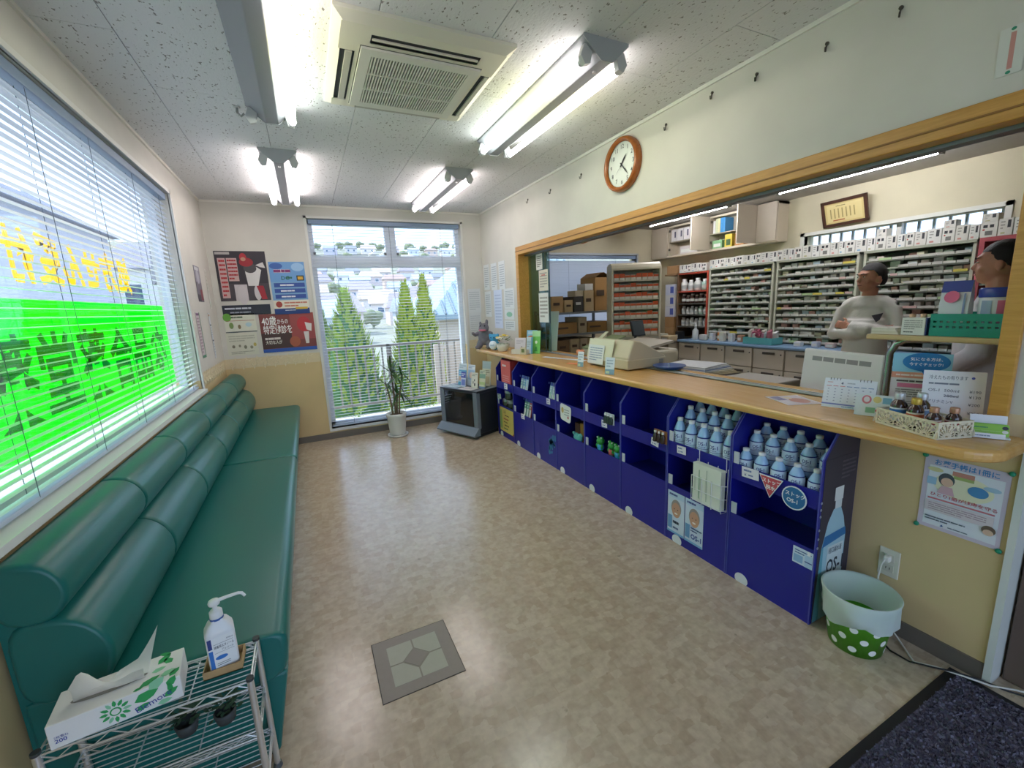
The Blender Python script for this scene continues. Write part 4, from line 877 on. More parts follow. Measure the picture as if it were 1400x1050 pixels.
pm = B(); pm.lathe([(.0152, .148), (.0155, .15), (.0152, .168), (.012, .172), (.006, .174), (.005, .186), (.0, .186)]); pmo = pm.obj('pump_collar', mat('#e4e6e6', .4), sb, local=True)
B().lathe([(.0162, .146), (.0165, .149), (.0162, .152)]).obj('blue_ring', mat('#2f5ea8', .4), pmo, local=True)
b = B(); b.lathe([(.006, .186), (.013, .188), (.0145, .194), (.012, .2), (.005, .203), (.0, .203)]); b.tube([(0, 0, .196), (.03, -.004, .199), (.056, -.008, .2), (.064, -.009, .197), (.07, -.0095, .186)], [.0052, .0046, .0042, .004, .0036], 10); b.obj('nozzle', mat('#e4e6e6', .4), pmo, local=True)
# dark plants on the middle shelf
for i, (x, y) in enumerate([(.36, 1.28), (.45, 1.27)]):
    pt = thing('artificial_plant', ['small dark green plant on the lower rack shelf, left one', 'small dark green plant on the lower rack shelf, right one'][i], 'plant', (x, y, rz-.152), group='plants on the rack')
    B().lathe([(.0, 0), (.022, 0), (.028, .03), (.024, .032)], (x, y, rz-.152), 14).obj('pot', mat('#3b3f40', .6), pt)
    b = B(); rr = random.Random(i)
    for k in range(60):
        a = rr.uniform(0, 6.28); r = rr.uniform(.0, .034); z = rz-.152+.03+rr.uniform(0, .045); c = Vector((x+r*cos(a), y+r*sin(a), z)); d = Vector((cos(a), sin(a), rr.uniform(-.3, .8))).normalized()*.018; e = Vector((-sin(a), cos(a), .2))*.006
        b.add([c, c+d*.5+e, c+d, c+d*.5-e], [(0, 1, 2, 3)])
    stuff(b.obj('leaves', mat('#3f5a44', .6, noise=(30, .3)), pt))
# ---------------------------------------------------------------- flower pot by the window
pp = thing('potted_plant', 'spiky leaved plant in a white pot before the tall window', 'potted plant', (1.575, 4.80, 0))
b = B(); b.lathe([(0, 0), (.10, 0), (.112, .006), (.114, .022), (.104, .022), (.10, .012), (0, .012)], (1.575, 4.80, 0), 28); b.obj('saucer', mat('#d9d8d2', .4), pp)
b = B(); b.lathe([(.0, .012), (.078, .012), (.086, .03), (.104, .22), (.112, .235), (.112, .262), (.104, .264), (.098, .24), (.0, .24)], (1.575, 4.80, 0), 32); b.obj('pot', mat('#e0dfd8', .35, noise=(6, .03)), pp)
b = B(); b.lathe([(.098, .236), (.06, .245), (0, .25)], (1.575, 4.80, 0), 20); b.obj('soil', mat('#5b4433', .95, noise=(40, .4), bump=(90, .8)), pp)
rr = random.Random(11)
for i, (dx, dy, hgt, lx) in enumerate([(-.035, .0, .62, -.05), (.0, .02, .82, -.01), (.03, -.01, .70, .07), (.015, .03, .42, .03)]):
    x, y = 1.575+dx, 4.80+dy; top = Vector((x+lx, y, .24+hgt*.62))
    st_ = B().tube([(x, y, .235), (x+lx*.3, y, .24+hgt*.3), top], [.011, .009, .007], 8).obj('stem', mat('#7d6a52', .85, noise=(60, .25)), pp)
    lv = B()
    for k in range(17):
        a = rr.uniform(0, 2*pi); el = rr.uniform(-.35, .95); L = rr.uniform(.2, .36); d = Vector((cos(a)*cos(el), sin(a)*cos(el)*.55, sin(el))); e = d.cross(Vector((0, 0, 1))).normalized()*.015; p0 = top+Vector((0, 0, rr.uniform(-.05, .03)))
        pts = [p0+d*L*t+Vector((0, 0, -.16*L*t*t*(1.5 if el < .6 else .4)*2)) for t in (0, .35, .7, 1)]
        B_ = lv; ws = (.5, 1, .8, .05)
        vs = [p+e*w_*s for p, w_ in zip(pts, ws) for s in (-1, 1)]; B_.add(vs, [(q*2, q*2+1, q*2+3, q*2+2) for q in range(3)], 0, True)
    stuff(lv.obj('leaves', mat('#48683a', .5, noise=(14, .35)), pp))
# ---------------------------------------------------------------- low black cabinet in the corner
tvA, tvB = Vector((2.07, 4.70, 0)), Vector((2.31, 4.154, 0)); tu = (tvB-tvA).normalized(); rzt = math.atan2(tu.y, tu.x); TWd, TD, TH = .60, .36, .515
M_GR = mat('#7d8690', .4, .2); M_BK = mat('#23262b', .35)
tv = thing('media_cabinet', 'low black and grey media cabinet with dark glass front', 'cabinet', (tvA+tvB)/2, rzt)
B().box(-.29, .02, .04, .29, TD, TH-.02).obj('body', M_BK, tv, local=True, bevel=.006)
B().box(-.235, .006, .12, .235, .022, TH-.03).obj('glass_door', mat('#14181d', .06, coat=.6), tv, local=True, bevel=.003)
for s in (-1, 1): B().box(s*.235, -.004, .10, s*.298, .05, TH-.012).obj('pillar', M_GR, tv, local=True, bevel=.008)
B().box(-.298, .0, TH-.03, .298, TD+.005, TH).obj('top', mat('#2e3238', .3), tv, local=True, bevel=.005)
for s in (-1, 1): B().box(s*.298, .0, TH, s*.235, TD, TH+.003).obj('top_edge', M_GR, tv, local=True)
B().prism([(.02, .03), (-.075, .03), (-.08, .045), (-.005, .115), (.02, .115)], 'x', -.31, .31).obj('base_skirt', M_GR, tv, local=True, bevel=.004)
B().box(-.27, .03, 0, .27, TD-.02, .04).obj('plinth', mat('#1b1c1e', .7), tv, local=True)
for i in range(4): B().obox((-.228, .0055, .42-.03*i), (.13-.02*i, -.0005, .028), (0, 0, .004), (0, -.0005, 0)).obj('blind_reflection', mat('#8b9299', .3), tv, local=True)  # pale slanted bars painted on the glass as the blind's reflection
def on_tv(x, y, z=0): return Matrix.Rotation(rzt, 4, 'Z') @ Vector((x, y, 0)) + (tvA+tvB)/2 + Vector((0, 0, TH+z))
def standing(name, label, cat, base, ang, w_, h_, lean, th, paper, items, group=None):
    """card that stands on base (its lower middle), facing -y before turning by ang, leaning back"""
    root = thing(name, label, cat, base, ang, group)
    sheet('card', (-w_/2, -.0, 0), (1, 0, 0), (0, sin(lean), cos(lean)), w_, h_, paper, items, None, th=.002)
    o = bpy.data.objects[-1] if False else COL.objects[-1]; o.parent = root
    b = B(); d = h_*sin(lean)
    b.add([(-w_*.3, d*.9, h_*cos(lean)*.9), (w_*.3, d*.9, h_*cos(lean)*.9), (w_*.25, d*.9+th, 0), (-w_*.25, d*.9+th, 0)], [(0, 1, 2, 3)])
    b.obj('prop', mat('#c9c9c6', .6), root, local=True)
    return root
standing('brochure', 'blue and white brochure at the window side of the black cabinet', 'brochure', on_tv(-.14, .20), rzt, .13, .25, .16, .03, '#bcd2e0', [('r', 0, .7, 1, 1, '#dfe4ea'), ('r', 0, .45, 1, .7, '#6fb3d6'), ('l', .1, .5, .9, .64, 2, '#e8eef2'), ('r', .05, .2, .9, .4, '#d9b9a6'), ('r', 0, 0, 1, .15, '#5fa2ca'), ('l', .1, .78, .9, .95, 3, '#9db0bd')])
standing('brochure', 'pale blue brochure behind the purple leaflet on the black cabinet', 'brochure', on_tv(-.015, .22), rzt, .115, .24, .16, .03, '#d3dde8', [('r', 0, .8, 1, 1, '#e6e9ee'), ('l', .1, .82, .9, .95, 2, '#8da3bd'), ('r', .08, .3, .92, .74, '#a8c3df'), ('e', .5, .5, .25, .15, '#e4c8b8')])
standing('brochure', 'small purple and white leaflet on the black cabinet', 'leaflet', on_tv(-.05, .135), rzt, .075, .17, .14, .015, '#dfe0ee', [('r', 0, .6, 1, 1, '#5a63b8'), ('l', .1, .68, .9, .92, 2, '#e8e8f4'), ('r', .1, .1, .9, .5, '#7f8bd0')])
standing('brochure', 'cream leaflet with little black figures on the black cabinet', 'leaflet', on_tv(.115, .15), rzt, .10, .17, .14, .015, '#dedacb', [('e', .3, .35, .06, .1, '#2f2f2d'), ('e', .55, .22, .1, .12, '#2f2f2d'), ('e', .5, .5, .07, .08, '#2f2f2d'), ('l', .1, .75, .9, .92, 2, '#8f9488')])
standing('brochure', 'green and yellow leaflet by the red box on the black cabinet', 'leaflet', on_tv(.215, .17), rzt, .09, .2, .14, .015, '#d5d5ba', [('r', 0, .55, 1, .8, '#8fae9a'), ('r', 0, .2, 1, .36, '#b9c98c'), ('l', .1, .82, .9, .96, 2, '#7c8a80'), ('r', 0, 0, 1, .1, '#6f8fb0')])
standing('brochure', 'tall pale yellow brochure at the back of the black cabinet', 'brochure', on_tv(.16, .29), rzt, .13, .28, .12, .02, '#d6d4b8', [('r', 0, .7, 1, 1, '#a9b8b4'), ('l', .1, .45, .9, .66, 3, '#8f8f70'), ('r', .1, .1, .9, .4, '#c9bf95')])
for i, (x, y, c, lb) in enumerate(((-.17, .09, '#b9c9cf', 'bluish flyer lying on the black cabinet'), (.10, .06, '#d8cfcb', 'pinkish flyer lying on the black cabinet'))):
    o = sheet('flyer', on_tv(x-.1, y-.05, .0035), Matrix.Rotation(rzt, 3, 'Z') @ Vector((1, 0, 0)), Matrix.Rotation(rzt, 3, 'Z') @ Vector((0, 1, 0)), .2, .13, c, [('l', .1, .2, .9, .8, 4, '#9aa0a4')], None, lb, 'flyer', .0008)
# ---------------------------------------------------------------- things in the display stands
ZU, ZL = LIP0+.006, LOW1-.034
def bay(i): return Y0+i*BW_, Y0+(i+1)*BW_
def tagcard(y, z, w_=.05, h_=.035, c='#e6e4ea', rot=0.): 
    return sheet('price_tag', (XF-.002, y+w_/2, z), (0, -cos(rot), sin(rot)), (0, sin(rot), cos(rot)), w_, h_, c, [('l', .12, .5, .88, .9, 1, '#6f7fb0'), ('t', '¥', .15, .12, .4, '#4a5590'), ('l', .4, .15, .85, .45, 1, '#6f7fb0')])
tags = [(0, 1.235, .555, .085, .05, 'white price tag on the lip below the small water bottles'), (1, 1.645, .55, .062, .045, 'white price tag on the lip below the tall water bottles'), (2, 1.85, .545, .06, .045, 'white price tag below the card of brown bottles'), (3, 2.33, .535, .06, .05, 'white price tag below the card of three dark bottles'),
        (5, 3.10, .55, .06, .05, 'white price tag on the lip of the stand with cartoon print'), (6, 3.60, .305, .07, .05, 'white price tag below the lower toothbrush packets'), (7, 3.97, .54, .08, .06, 'white price tag below the red box')]
for i, y, z, w_, h_, lb in tags: tag(tagcard(y, z, w_, h_, rot=.05 if i != 2 else -.12), lb, 'price tag', 'price tags on the display stands')
def wrap_text(b, s, r, ang0, z, h, mi, bold=.0, squeeze=1.):
    V, F = text_mesh(s, bold); x1 = max(p[0] for p in V)
    b.add([(r*cos(ang0+(p[0]-x1/2)*h*squeeze/r), r*sin(ang0+(p[0]-x1/2)*h*squeeze/r), z+p[1]*h) for p in V], F, mi)
M_PET = mat('#a3caf2', .12, coat=.6, spec=.6); M_LBL = mat('#d3e4f6', .35); M_NV = mat('#20338a', .4); M_CAP = mat('#eef0f2', .4)
def bottle(h, r, big):
    root = thing('water_bottle', 'x', 'bottle', (0, 0, 0))
    n = 20; b = B()
    b.lathe([(0, 0), (r*.8, 0), (r, .006), (r, h*.22), (r*.96, h*.24), (r, h*.26), (r, h*.62), (r*.97, h*.66), (r*.72, h*.78), (r*.48, h*.86), (.0125, h*.885), (.0125, h*.9)], n=n).obj('body', M_PET, root, local=True)
    z0, z1 = h*.2, h*.66
    lb = B().lathe([(r*1.012, z0), (r*1.012, z1)], n=n).obj('label', M_LBL, root, local=True)
    t = B(); fa = pi
    t.lathe([(r*1.018, z1-h*.035), (r*1.018, z1)], n=n); t.lathe([(r*1.018, z0), (r*1.018, z0+h*.02)], n=n); t.lathe([(r*1.018, h*.36), (r*1.018, h*.37)], n=n)
    wrap_text(t, 'OS-1', r*1.02, fa, h*.45, h*.13, 0, .02, .9); wrap_text(t, '経口補水液', r*1.02, fa, h*.4, h*.035, 0)
    t.obj('lettering', M_NV, lb, local=True)
    cp = B().lathe([(.0142, h*.885), (.0148, h*.89), (.0148, h*.965), (.0135, h*.975), (0, h*.975)], n=18).obj('cap', M_CAP, root, local=True)
    return root
big = bottle(.215, .0325, True); small = bottle(.155, .031, False)
for nm, rows, proto, bi in (('tall', ((2.622, 0, 5), (2.70, .055, 5), (2.775, .085, 5)), big, 1), ('small', ((2.617, 0, 5), (2.69, .075, 5), (2.760, .10, 5)), small, 0)):
    y0_, y1_ = bay(bi); firstb = True; ordn = ['first', 'second', 'third', 'fourth', 'fifth']; rown = ['front', 'middle', 'back']
    for r_, (x, dz, n_) in enumerate(rows):
        if dz:
            B().box(x-.035, y0_+.012, ZU, x+.036, y1_-.012, ZU+dz-.001).obj('riser', M_NAVY2, DS[bi])
        for k in range(n_):
            y = y1_-.045-k*(BW_-.09)/(n_-1); lb = '%s water bottle, %s from the left in the %s row of the display stand' % (nm, ordn[k], rown[r_]); rz_ = .35+random.uniform(-.25, .25)
            o = proto if firstb else dup(proto)
            firstb = False; o.location = (x, y, ZU+dz+.0005); o.rotation_euler = (0, 0, rz_); o['label'] = lb; o['group'] = nm+' water bottles'
# signs on the near stand
sg = sheet('round_sign', (2.564, 1.132, .505), (0, -1, 0), (0, 0, 1), .115, .115, '#1b1f74', [], None); bpy.data.objects.remove(sg)
def cut_sign(name, label, pts, y, z, items, col, rim='#e6e9ee'):
    b = B(); ms = [mat(rim, .4), mat(col, .4), mat('#f2f3f4', .4)]
    b.prism([(y-p[0]*1.0, z+p[1]) for p in pts], 'x', 2.5655, 2.568, 0)
    b.add([(2.5652, y-p[0]*.9, z+p[1]*.9) for p in pts], [tuple(range(len(pts)))], 1)
    for t, dx, dz, h in items: b.text(t, (2.5648, y-dx, z+dz), (0, -1, 0), (0, 0, 1), h, 2, .02)
    tag(b.obj(name, ms), label, 'sign')
cut_sign('triangle_sign', 'red triangular sign reading ストップ脱水 on the near stand', [(-.055, .045), (.055, .045), (0, -.055)], 1.135, .558, [('ストップ', -.04, .014, .022), ('脱水', -.02, -.014, .022)], '#c8505a')
cut_sign('round_sign', 'blue round sign reading ストック OS-1 on the near stand', [(.052*cos(a*pi/12), .052*sin(a*pi/12)) for a in range(24)], 1.03, .545, [('ストック', -.038, .008, .021), ('OS-1', -.03, -.022, .024)], '#2f6fa4')
# bottle cut-out on the near stand's front, flyers, wire leaflet pocket
sheet('bottle_print', (XF+.001, 1.02, .255), (0, -1, 0), (0, 0, 1), .085, .075, '#cfe0ee', [('r', .05, .1, .5, .55, '#8db6d8'), ('l', .1, .6, .9, .9, 2, '#4d6a9c'), ('r', .6, 0, .95, .75, '#b7d3ea'), ('r', .7, .75, .85, 1, '#eef2f4'), ('r', .6, .3, .95, .36, '#2b3f8c')], DS[0])
for i, (ya, lb) in enumerate(((1.735, 'portrait flyer with a smiling face on the navy stand, left one'), (1.607, 'portrait flyer reading OS-1 on the navy stand, right one'))):
    it = [('r', .0, .86, 1, 1, '#bcd3ea'), ('l', .1, .88, .9, .98, 1, '#3d4f8e'), ('e', .52, .63, .3, .2, '#9a9490'), ('e', .52, .58, .26, .18, '#c99a80'), ('e', .42, .6, .03, .012, '#4a3a34'), ('e', .62, .6, .03, .012, '#4a3a34'), ('e', .52, .5, .1, .02, '#f0e4de'), ('r', .04, .1, .3, .42, '#6f9cc8'), ('r', 0, 0, 1, .05, '#7fb0d8')]
    it += [('t', 'OS-1', .36, .12, .16, '#28408e', .58, .03), ('l', .36, .28, .95, .4, 2, '#33487e')] if i else [('l', .36, .22, .95, .36, 1, '#26324e'), ('l', .36, .1, .9, .2, 1, '#55648e')]
    sheet('flyer', (XF-.0005, ya, .055), (0, -1, 0), (0, 0, 1), .122, .255, '#cfdcec', it, None, lb, 'flyer')
wp = thing('leaflet_pocket', 'white wire pocket full of leaflets hanging on the navy stand', 'leaflet holder', (2.54, 1.44, .34))
b = B(); ya, yb, za, zb_ = 1.535, 1.352, .335, .545; M_WW = mat('#e2e4e6', .4)
for z in (.34, .40, .47): b.tube([(2.572, ya, z), (2.528, ya, z+.01), (2.528, yb, z+.01), (2.572, yb, z)], .0018, 5)
for y in (ya, yb, 1.47, 1.41): b.tube([(2.572, y, .56), (2.572, y, .335), (2.53, y, .335), (2.528, y, .48)], .0018, 5)
for y in (ya-.01, yb+.01): b.tube([(2.572, y, .54), (2.57, y, .61), (2.58, y, .612), (2.584, y, .58)], .0018, 5)
b.obj('wire_frame', M_WW, wp)
for k in range(5): sheet('leaflet', (2.532+.0075*k, 1.528, .342), (0, -1, 0), (0, 0, 1), .17, .212, '#dfe2d6', [('l', .06+.2*q, .05, .16+.2*q, .95, 1, '#c8cec0') for q in range(4)]+[('r', .22, .1, .26, .85, '#9fb8a0'), ('r', .5, .1, .53, .9, '#a9b6a8')] if k == 0 else [], wp)
# portrait of a bottle on the end of the near stand
sd = sheet('end_print', (XF+.012, Y0+.0015, .004), (1, 0, 0), (0, 0, 1), .232, .735, '#3a3540', [('p', [(.02, 0), (.75, 0), (.83, .3), (.83, .5), (.72, .62), (.6, .69), (.38, .69), (.24, .62), (.1, .46)], '#9fc3cf'), ('p', [(.02, 0), (.2, 0), (.16, .5), (.1, .46)], '#5f9fae'), ('p', [(.28, .08), (.78, .08), (.8, .46), (.3, .46)], '#c6d4d6'), ('p', [(.12, .47), (.84, .50), (.8, .55), (.17, .535)], '#2f70a4'), ('t', 'OS-1', .3, .29, .12, '#23303c', .52, .02), ('t', '経口補水液', .34, .415, .04, '#4a5a66', .4), ('r', .4, .69, .6, .74, '#cfd6d4'), ('r', .36, .74, .62, .82, '#d9dcd8'), ('l', .5, .86, .92, .98, 5, '#5b5560')], DS[0])
pl_ = B(); pl_.add([(XF+.012, Y0+.0018, .738), (SLX+.01, Y0+.0018, ZTOP-.004), (XK, Y0+.0018, ZTOP-.004), (XK, Y0+.0018, .738)], [(3, 2, 1, 0)]); pl_.obj('end_print', mat('#3a3540', .55), DS[0])
b = B()
for z in (.44, .40, .36, .56, .53, .50): b.ell((XF+.006, Y0-.001, z), (.006, .002, .006), 8, 5)
b.obj('rivets', mat('#9aa0b4', .4), DS[0]); stuff(COL.objects[-1])
# cards of small bottles
def bottle_card(label, y, z, col, capc, boxc):
    root = thing('bottle_card', label, 'packet', (XF-.012, y, z))
    B().box(XF-.008, y-.05, z, XF-.004, y+.05, z+.075).obj('backing_card', mat(col, .5), root)
    for k in (-1, 0, 1):
        bo = B().lathe([(0, 0), (.012, 0), (.0135, .004), (.0135, .038), (.007, .05), (.007, .054)], (XF-.018, y+k*.03, z+.004), 12).obj('mini_bottle', mat(boxc, .25), root)
        B().lathe([(.0075, .054), (.0075, .066), (0, .066)], (XF-.018, y+k*.03, z+.004), 12).obj('cap', mat(capc, .4), bo)
bottle_card('card of three brown mini bottles on the lip of a navy stand', 1.80, .575, '#9c6a44', '#d9d3cc', '#3a2a22'); bottle_card('card of three dark mini bottles with white caps on the navy stand', 2.27, .575, '#d5d9d8', '#e6e8e6', '#2d3f38')
# rounded white card
rc = thing('rounded_card', 'rounded white card with drawings hanging on a navy stand', 'sign', (XF-.006, 2.83, .46))
B().prism(rounded([(2.905, .605), (2.905, .47), (2.76, .455), (2.745, .59)], .03), 'x', XF-.005, XF-.002).obj('card', mat('#e2e2de', .5), rc)
b = B(); b.disc((XF-.0055, 2.87, .55), (0, -.018, 0), (0, 0, .025)); b.obj('drawing', mat('#c7a964', .5), rc); b = B(); b.disc((XF-.0055, 2.79, .50), (0, -.012, 0), (0, 0, .012)); b.obj('drawing', mat('#b8606a', .5), rc)
for z in (.555, .535, .515): B().rect((XF-.0055, 2.845, z), (0, -.07, 0), (0, 0, .006)).obj('print_line', mat('#8d8d90', .5), rc)
# toothbrush packets
def packets(label, y, z, n_, hgt, cols, x=2.60):
    for k in range(n_):
        c = cols[k % len(cols)]
        root = thing('toothbrush_packet', label+[', far one', ', middle one', ', near one', ', nearest one'][k], 'packet', (x, y-k*.052, z), 0, 'toothbrush packets')
        sheet('packet', (x, y-k*.052+.022, z), (0, -1, 0), (.18, 0, .98), .044, hgt, c, [('r', 0, .85, 1, 1, '#2f4aa0'), ('r', .15, .1, .85, .5, '#e8ece6'), ('l', .15, .55, .85, .8, 2, '#e9eef2'), ('p', [(.3, .1), (.45, .1), (.7, .8), (.55, .8)], '#7fc0a0')], root, th=.006)
        B().disc((x-.001, y-k*.052, z+hgt*.985), (0, -.010, 0), (0, 0, .010)).obj('hang_tab', mat('#35489c', .5), root)
packets('blue and yellow packet on the upper shelf', 3.68, ZU+.002, 3, .19, ['#9fb8c8', '#7aa8d0', '#c8ddf0']); packets('white blue-topped packet on the upper shelf', 3.13, ZU+.002, 2, .2, ['#b8d4e0', '#cfdde4'])
packets('red and green packet on the lower shelf', 3.62, ZL+.002, 3, .19, ['#4f8a6c', '#7fae9c', '#c05a5a'])
# cartoon-coloured splash on one front, toys
b = B(); rr = random.Random(4)
for k in range(26): b.disc((XF+.0012, 3.06+max(-.05, min(.05, rr.gauss(0, .035))), .2+rr.gauss(0, .05)), (0, -rr.uniform(.006, .02), 0), (0, 0, rr.uniform(.008, .03)), 0, 10)
stuff(b.obj('blue_print', mat('#3d86b8', .5), DS[5]))
def frog(label, x, y, shirt):
    root = thing('frog_toy', label, 'toy', (x, y, ZL+.001), random.uniform(-.3, .3), 'green frog toys')
    b = B(); b.ell((0, 0, .085), (.030, .032, .026)); b.ell((0, 0, .04), (.022, .024, .03)); b.ell((-.012, -.017, .01), (.018, .011, .01)); b.ell((-.012, .017, .01), (.018, .011, .01)); b.ell((-.005, -.02, .11), .012); b.ell((-.005, .02, .11), .012)
    b.ell((-.012, -.027, .05), (.009, .007, .016)); b.ell((-.012, .027, .05), (.009, .007, .016))
    mesh_obj('body', voxel(b, .004, 3), mat('#2f9a3c', .3), root); COL.objects[-1].matrix_parent_inverse = Matrix.Identity(4); COL.objects[-1].data.transform(wm(root))
    B().lathe([(.0235, .024), (.0255, .035), (.0245, .055), (.02, .062)], n=16).obj('shirt', mat(shirt, .4), root, local=True)
    for s in (-1, 1): e = B().ell((-.014, s*.02, .113), .006, 8, 6).obj('eye', mat('#e9efe9', .3), root, local=True); B().ell((-.0195, s*.02, .114), .0025, 6, 5).obj('pupil', mat('#161616', .3), e, local=True)
frog('green toy frog in a blue shirt, left of the three', 2.62, 2.44, '#4aa3d0'); frog('green toy frog in a red and white shirt, middle of the three', 2.62, 2.31, '#c6635a'); frog('green toy frog in a blue shirt, right of the three', 2.615, 2.235, '#3f97c8')
bx_ = thing('orange_carton', 'brown and orange carton on a lower shelf beside a teal toy', 'box', (2.68, 2.72, ZL)); B().box(2.64, 2.66, ZL+.001, 2.72, 2.73, ZL+.15).obj('carton', mat('#b07a34', .6), bx_, bevel=.002); B().box(2.64, 2.735, ZL+.001, 2.72, 2.80, ZL+.14).obj('carton_side', mat('#5a3a2a', .6), bx_)
b = B(); rr = random.Random(9)
b.ell((2.60, 2.70, ZL+.04), (.022, .06, .03))
for k in range(8): b.ell((2.60+rr.uniform(-.01, .01), 2.65+.014*k, ZL+.065+.012*sin(k*2.1)), (.012, .012, .014))
o = mesh_obj('teal_toy', voxel(b, .006, 3), mat('#57a9a4', .4)); tag(o, 'teal bumpy toy on a lower shelf beside the orange carton', 'toy')
# last stand: red box, jars, yellow sign
rb = thing('red_box', 'tall coral red box on the farthest navy stand', 'box', (2.67, 4.0, ZU)); B().box(2.592, 3.89, ZU+.001, 2.77, 4.12, .84).obj('carton', mat('#b23a38', .5), rb, bevel=.003); sheet('box_face', (2.5915, 4.118, ZU+.004), (0, -1, 0), (0, 0, 1), .226, .30, '#e0665c', [('l', .15, .75, .85, .9, 1, '#f0d8d0'), ('l', .15, .2, .85, .5, 4, '#e89a90'), ('r', 0, 0, 1, .06, '#9a2f30')], rb)
for k, (y, z, lb) in enumerate(((4.10, ZL+.001, 'grey-lidded jar on the farthest stand, left'), (3.99, ZL+.001, 'grey-lidded jar on the farthest stand, right'), (4.04, ZL+.103, 'grey-lidded jar on top of two other jars'))):
    j = thing('jar', lb, 'jar', (2.64, y, z), 0, 'jars on the farthest stand')
    B().lathe([(0, 0), (.045, 0), (.05, .006), (.05, .064), (.046, .072)], (2.64, y, z), 18).obj('glass', mat('#3c4038', .2, coat=.5), j); B().lathe([(.051, .07), (.051, .097), (.047, .101), (0, .101)], (2.64, y, z), 18).obj('lid', mat('#8d9092', .35, .5), j)
ys = sheet('yellow_sign', (XF-.001, 4.165, .065), (0, -1, 0), (0, 0, 1), .34, .262, '#d3bf6a', [('t', 'お薬', .3, .78, .15, '#4d4426', .16), ('l', .38, .66, .92, .76, 1, '#6a5a34'), ('l', .3, .5, .92, .62, 1, '#b4604a'), ('l', .3, .38, .8, .47, 1, '#6a5a34'), ('l', .35, .24, .92, .34, 1, '#5c5030'), ('l', .3, .1, .8, .2, 1, '#4a7a54'), ('r', .04, .1, .2, .9, '#9cb468'), ('p', [(.9, 0), (1, 0), (1, .12)], '#b4443c'), ('p', [(0, .9), (.1, 1), (0, 1)], '#c8503c')], None, 'yellow handwritten sign on the farthest navy stand', 'sign')
fl = thing('striped_label', 'small white striped label sticking out beside the jars', 'label', (2.575, 4.17, .40)); sheet('card', (2.572, 4.20, .40), (0, -1, .12), (0, .12, 1), .09, .055, '#d8dadc', [('r', .05, .12+.3*k, .95, .26+.3*k, '#6a7078') for k in range(3)], fl)
# ---------------------------------------------------------------- under the counter end
wall_sheet('pink_framed_poster', 'right', W, (1267, 621), (1366, 753), '#cfc3d4', [('r', .07, .05, .95, .88, '#e3e6ee'), ('t', 'お薬手帳は1冊に', .12, .9, .085, '#3f86c4', .76, .02), ('e', .5, .66, .36, .17, '#ece8c8'), ('r', .36, .8, .62, .86, '#c98a7c'), ('r', .38, .76, .62, .8, '#a9b870'), ('e', .3, .72, .1, .09, '#50565e'), ('e', .31, .69, .075, .06, '#e2bba2'), ('p', [(.2, .52), (.42, .52), (.38, .63), (.25, .63)], '#d9b0bc'), ('e', .68, .66, .12, .07, '#4f8fc4'), ('r', .06, .62, .18, .72, '#9fc4e0'), ('e', .83, .74, .1, .03, '#a9c8dc'), ('e', .15, .83, .1, .03, '#d9d3a0'), ('t', 'ひとり1冊が健康を守る', .12, .47, .055, '#c0505c', .8, .012), ('r', .1, .42, .9, .44, '#d07884'), ('r', .08, .25, .9, .4, '#d8cdd2'), ('l', .12, .27, .82, .38, 4, '#b09aa4'), ('e', .86, .22, .08, .06, '#6c5a4c'), ('e', .86, .19, .06, .04, '#e0bda8'), ('l', .1, .12, .6, .19, 2, '#5a6272'), ('t', '▲', .3, .07, .04, '#3c5a9c'), ('l', .4, .07, .8, .1, 1, '#707a88')],
    'poster reading お薬手帳は1冊に with lilac frame on the wall under the counter', 'poster')
pr_ = P(1267, 621, 'x', W), P(1366, 753, 'x', W)
for k, (y, z) in enumerate(((pr_[0].y, pr_[0].z), (pr_[1].y, pr_[0].z), (pr_[0].y, pr_[1].z), (pr_[1].y, pr_[1].z))):
    t = thing('push_pin', 'green push pin at the %s corner of the lilac poster' % ['upper left', 'upper right', 'lower left', 'lower right'][k], 'pin', (W, y, z), 0, 'green push pins'); B().ell((W-.006, y, z), (.006, .009, .009), 10, 7).obj('head', mat('#1f8a68', .35), t)
wo = thing('wall_socket', 'cream double wall socket above the polka dot bin', 'socket', (W, .787, .297)); B().box(W-.007, .752, .237, W, .822, .357).obj('plate', mat('#d8d4c4', .4), wo, bevel=.003)
for z in (.32, .275):
    B().box(W-.009, .768, z-.016, W-.006, .806, z+.016).obj('outlet', mat('#cbc7b8', .4), wo, bevel=.002)
    for y in (.781, .793): B().box(W-.0095, y-.0012, z-.005, W-.0085, y+.0012, z+.005).obj('slot', mat('#2a2824', .6), wo)
pc = thing('power_cord', 'white plug and cord running from the wall socket to the floor', 'cord', (W, .79, 0))
B().box(W-.034, .776, .308, W-.009, .798, .334).obj('plug', mat('#e4e2da', .4), pc, bevel=.005)
B().tube([(W-.03, .79, .32), (W-.042, .795, .30), (W-.045, .80, .24), (W-.04, .79, .16), (W-.036, .77, .09), (W-.03, .74, .03), (W-.05, .70, .008), (2.71, .63, .008), (2.735, .575, .020), (2.765, .52, .020), (W-.02, .455, .012), (2.865, .41, .008), (2.885, .36, .02)], .0035, 8).obj('cable', mat('#d6d3c8', .4), pc)
bc = thing('black_cable', 'thin black cable looping over the floor beside the mat', 'cable', (W, .6, 0)); B().tube([(W-.012, .86, .006), (W-.03, .80, .006), (2.73, .745, .006), (2.70, .70, .006), (2.70, .64, .006), (2.725, .58, .019), (2.755, .535, .026), (2.80, .475, .02), (2.835, .43, .006), (2.86, .385, .006), (2.885, .35, .015), (2.888, .36, .1), (2.888, .365, .28)], .0032, 8).obj('cable', mat('#1a1a1a', .5), bc)
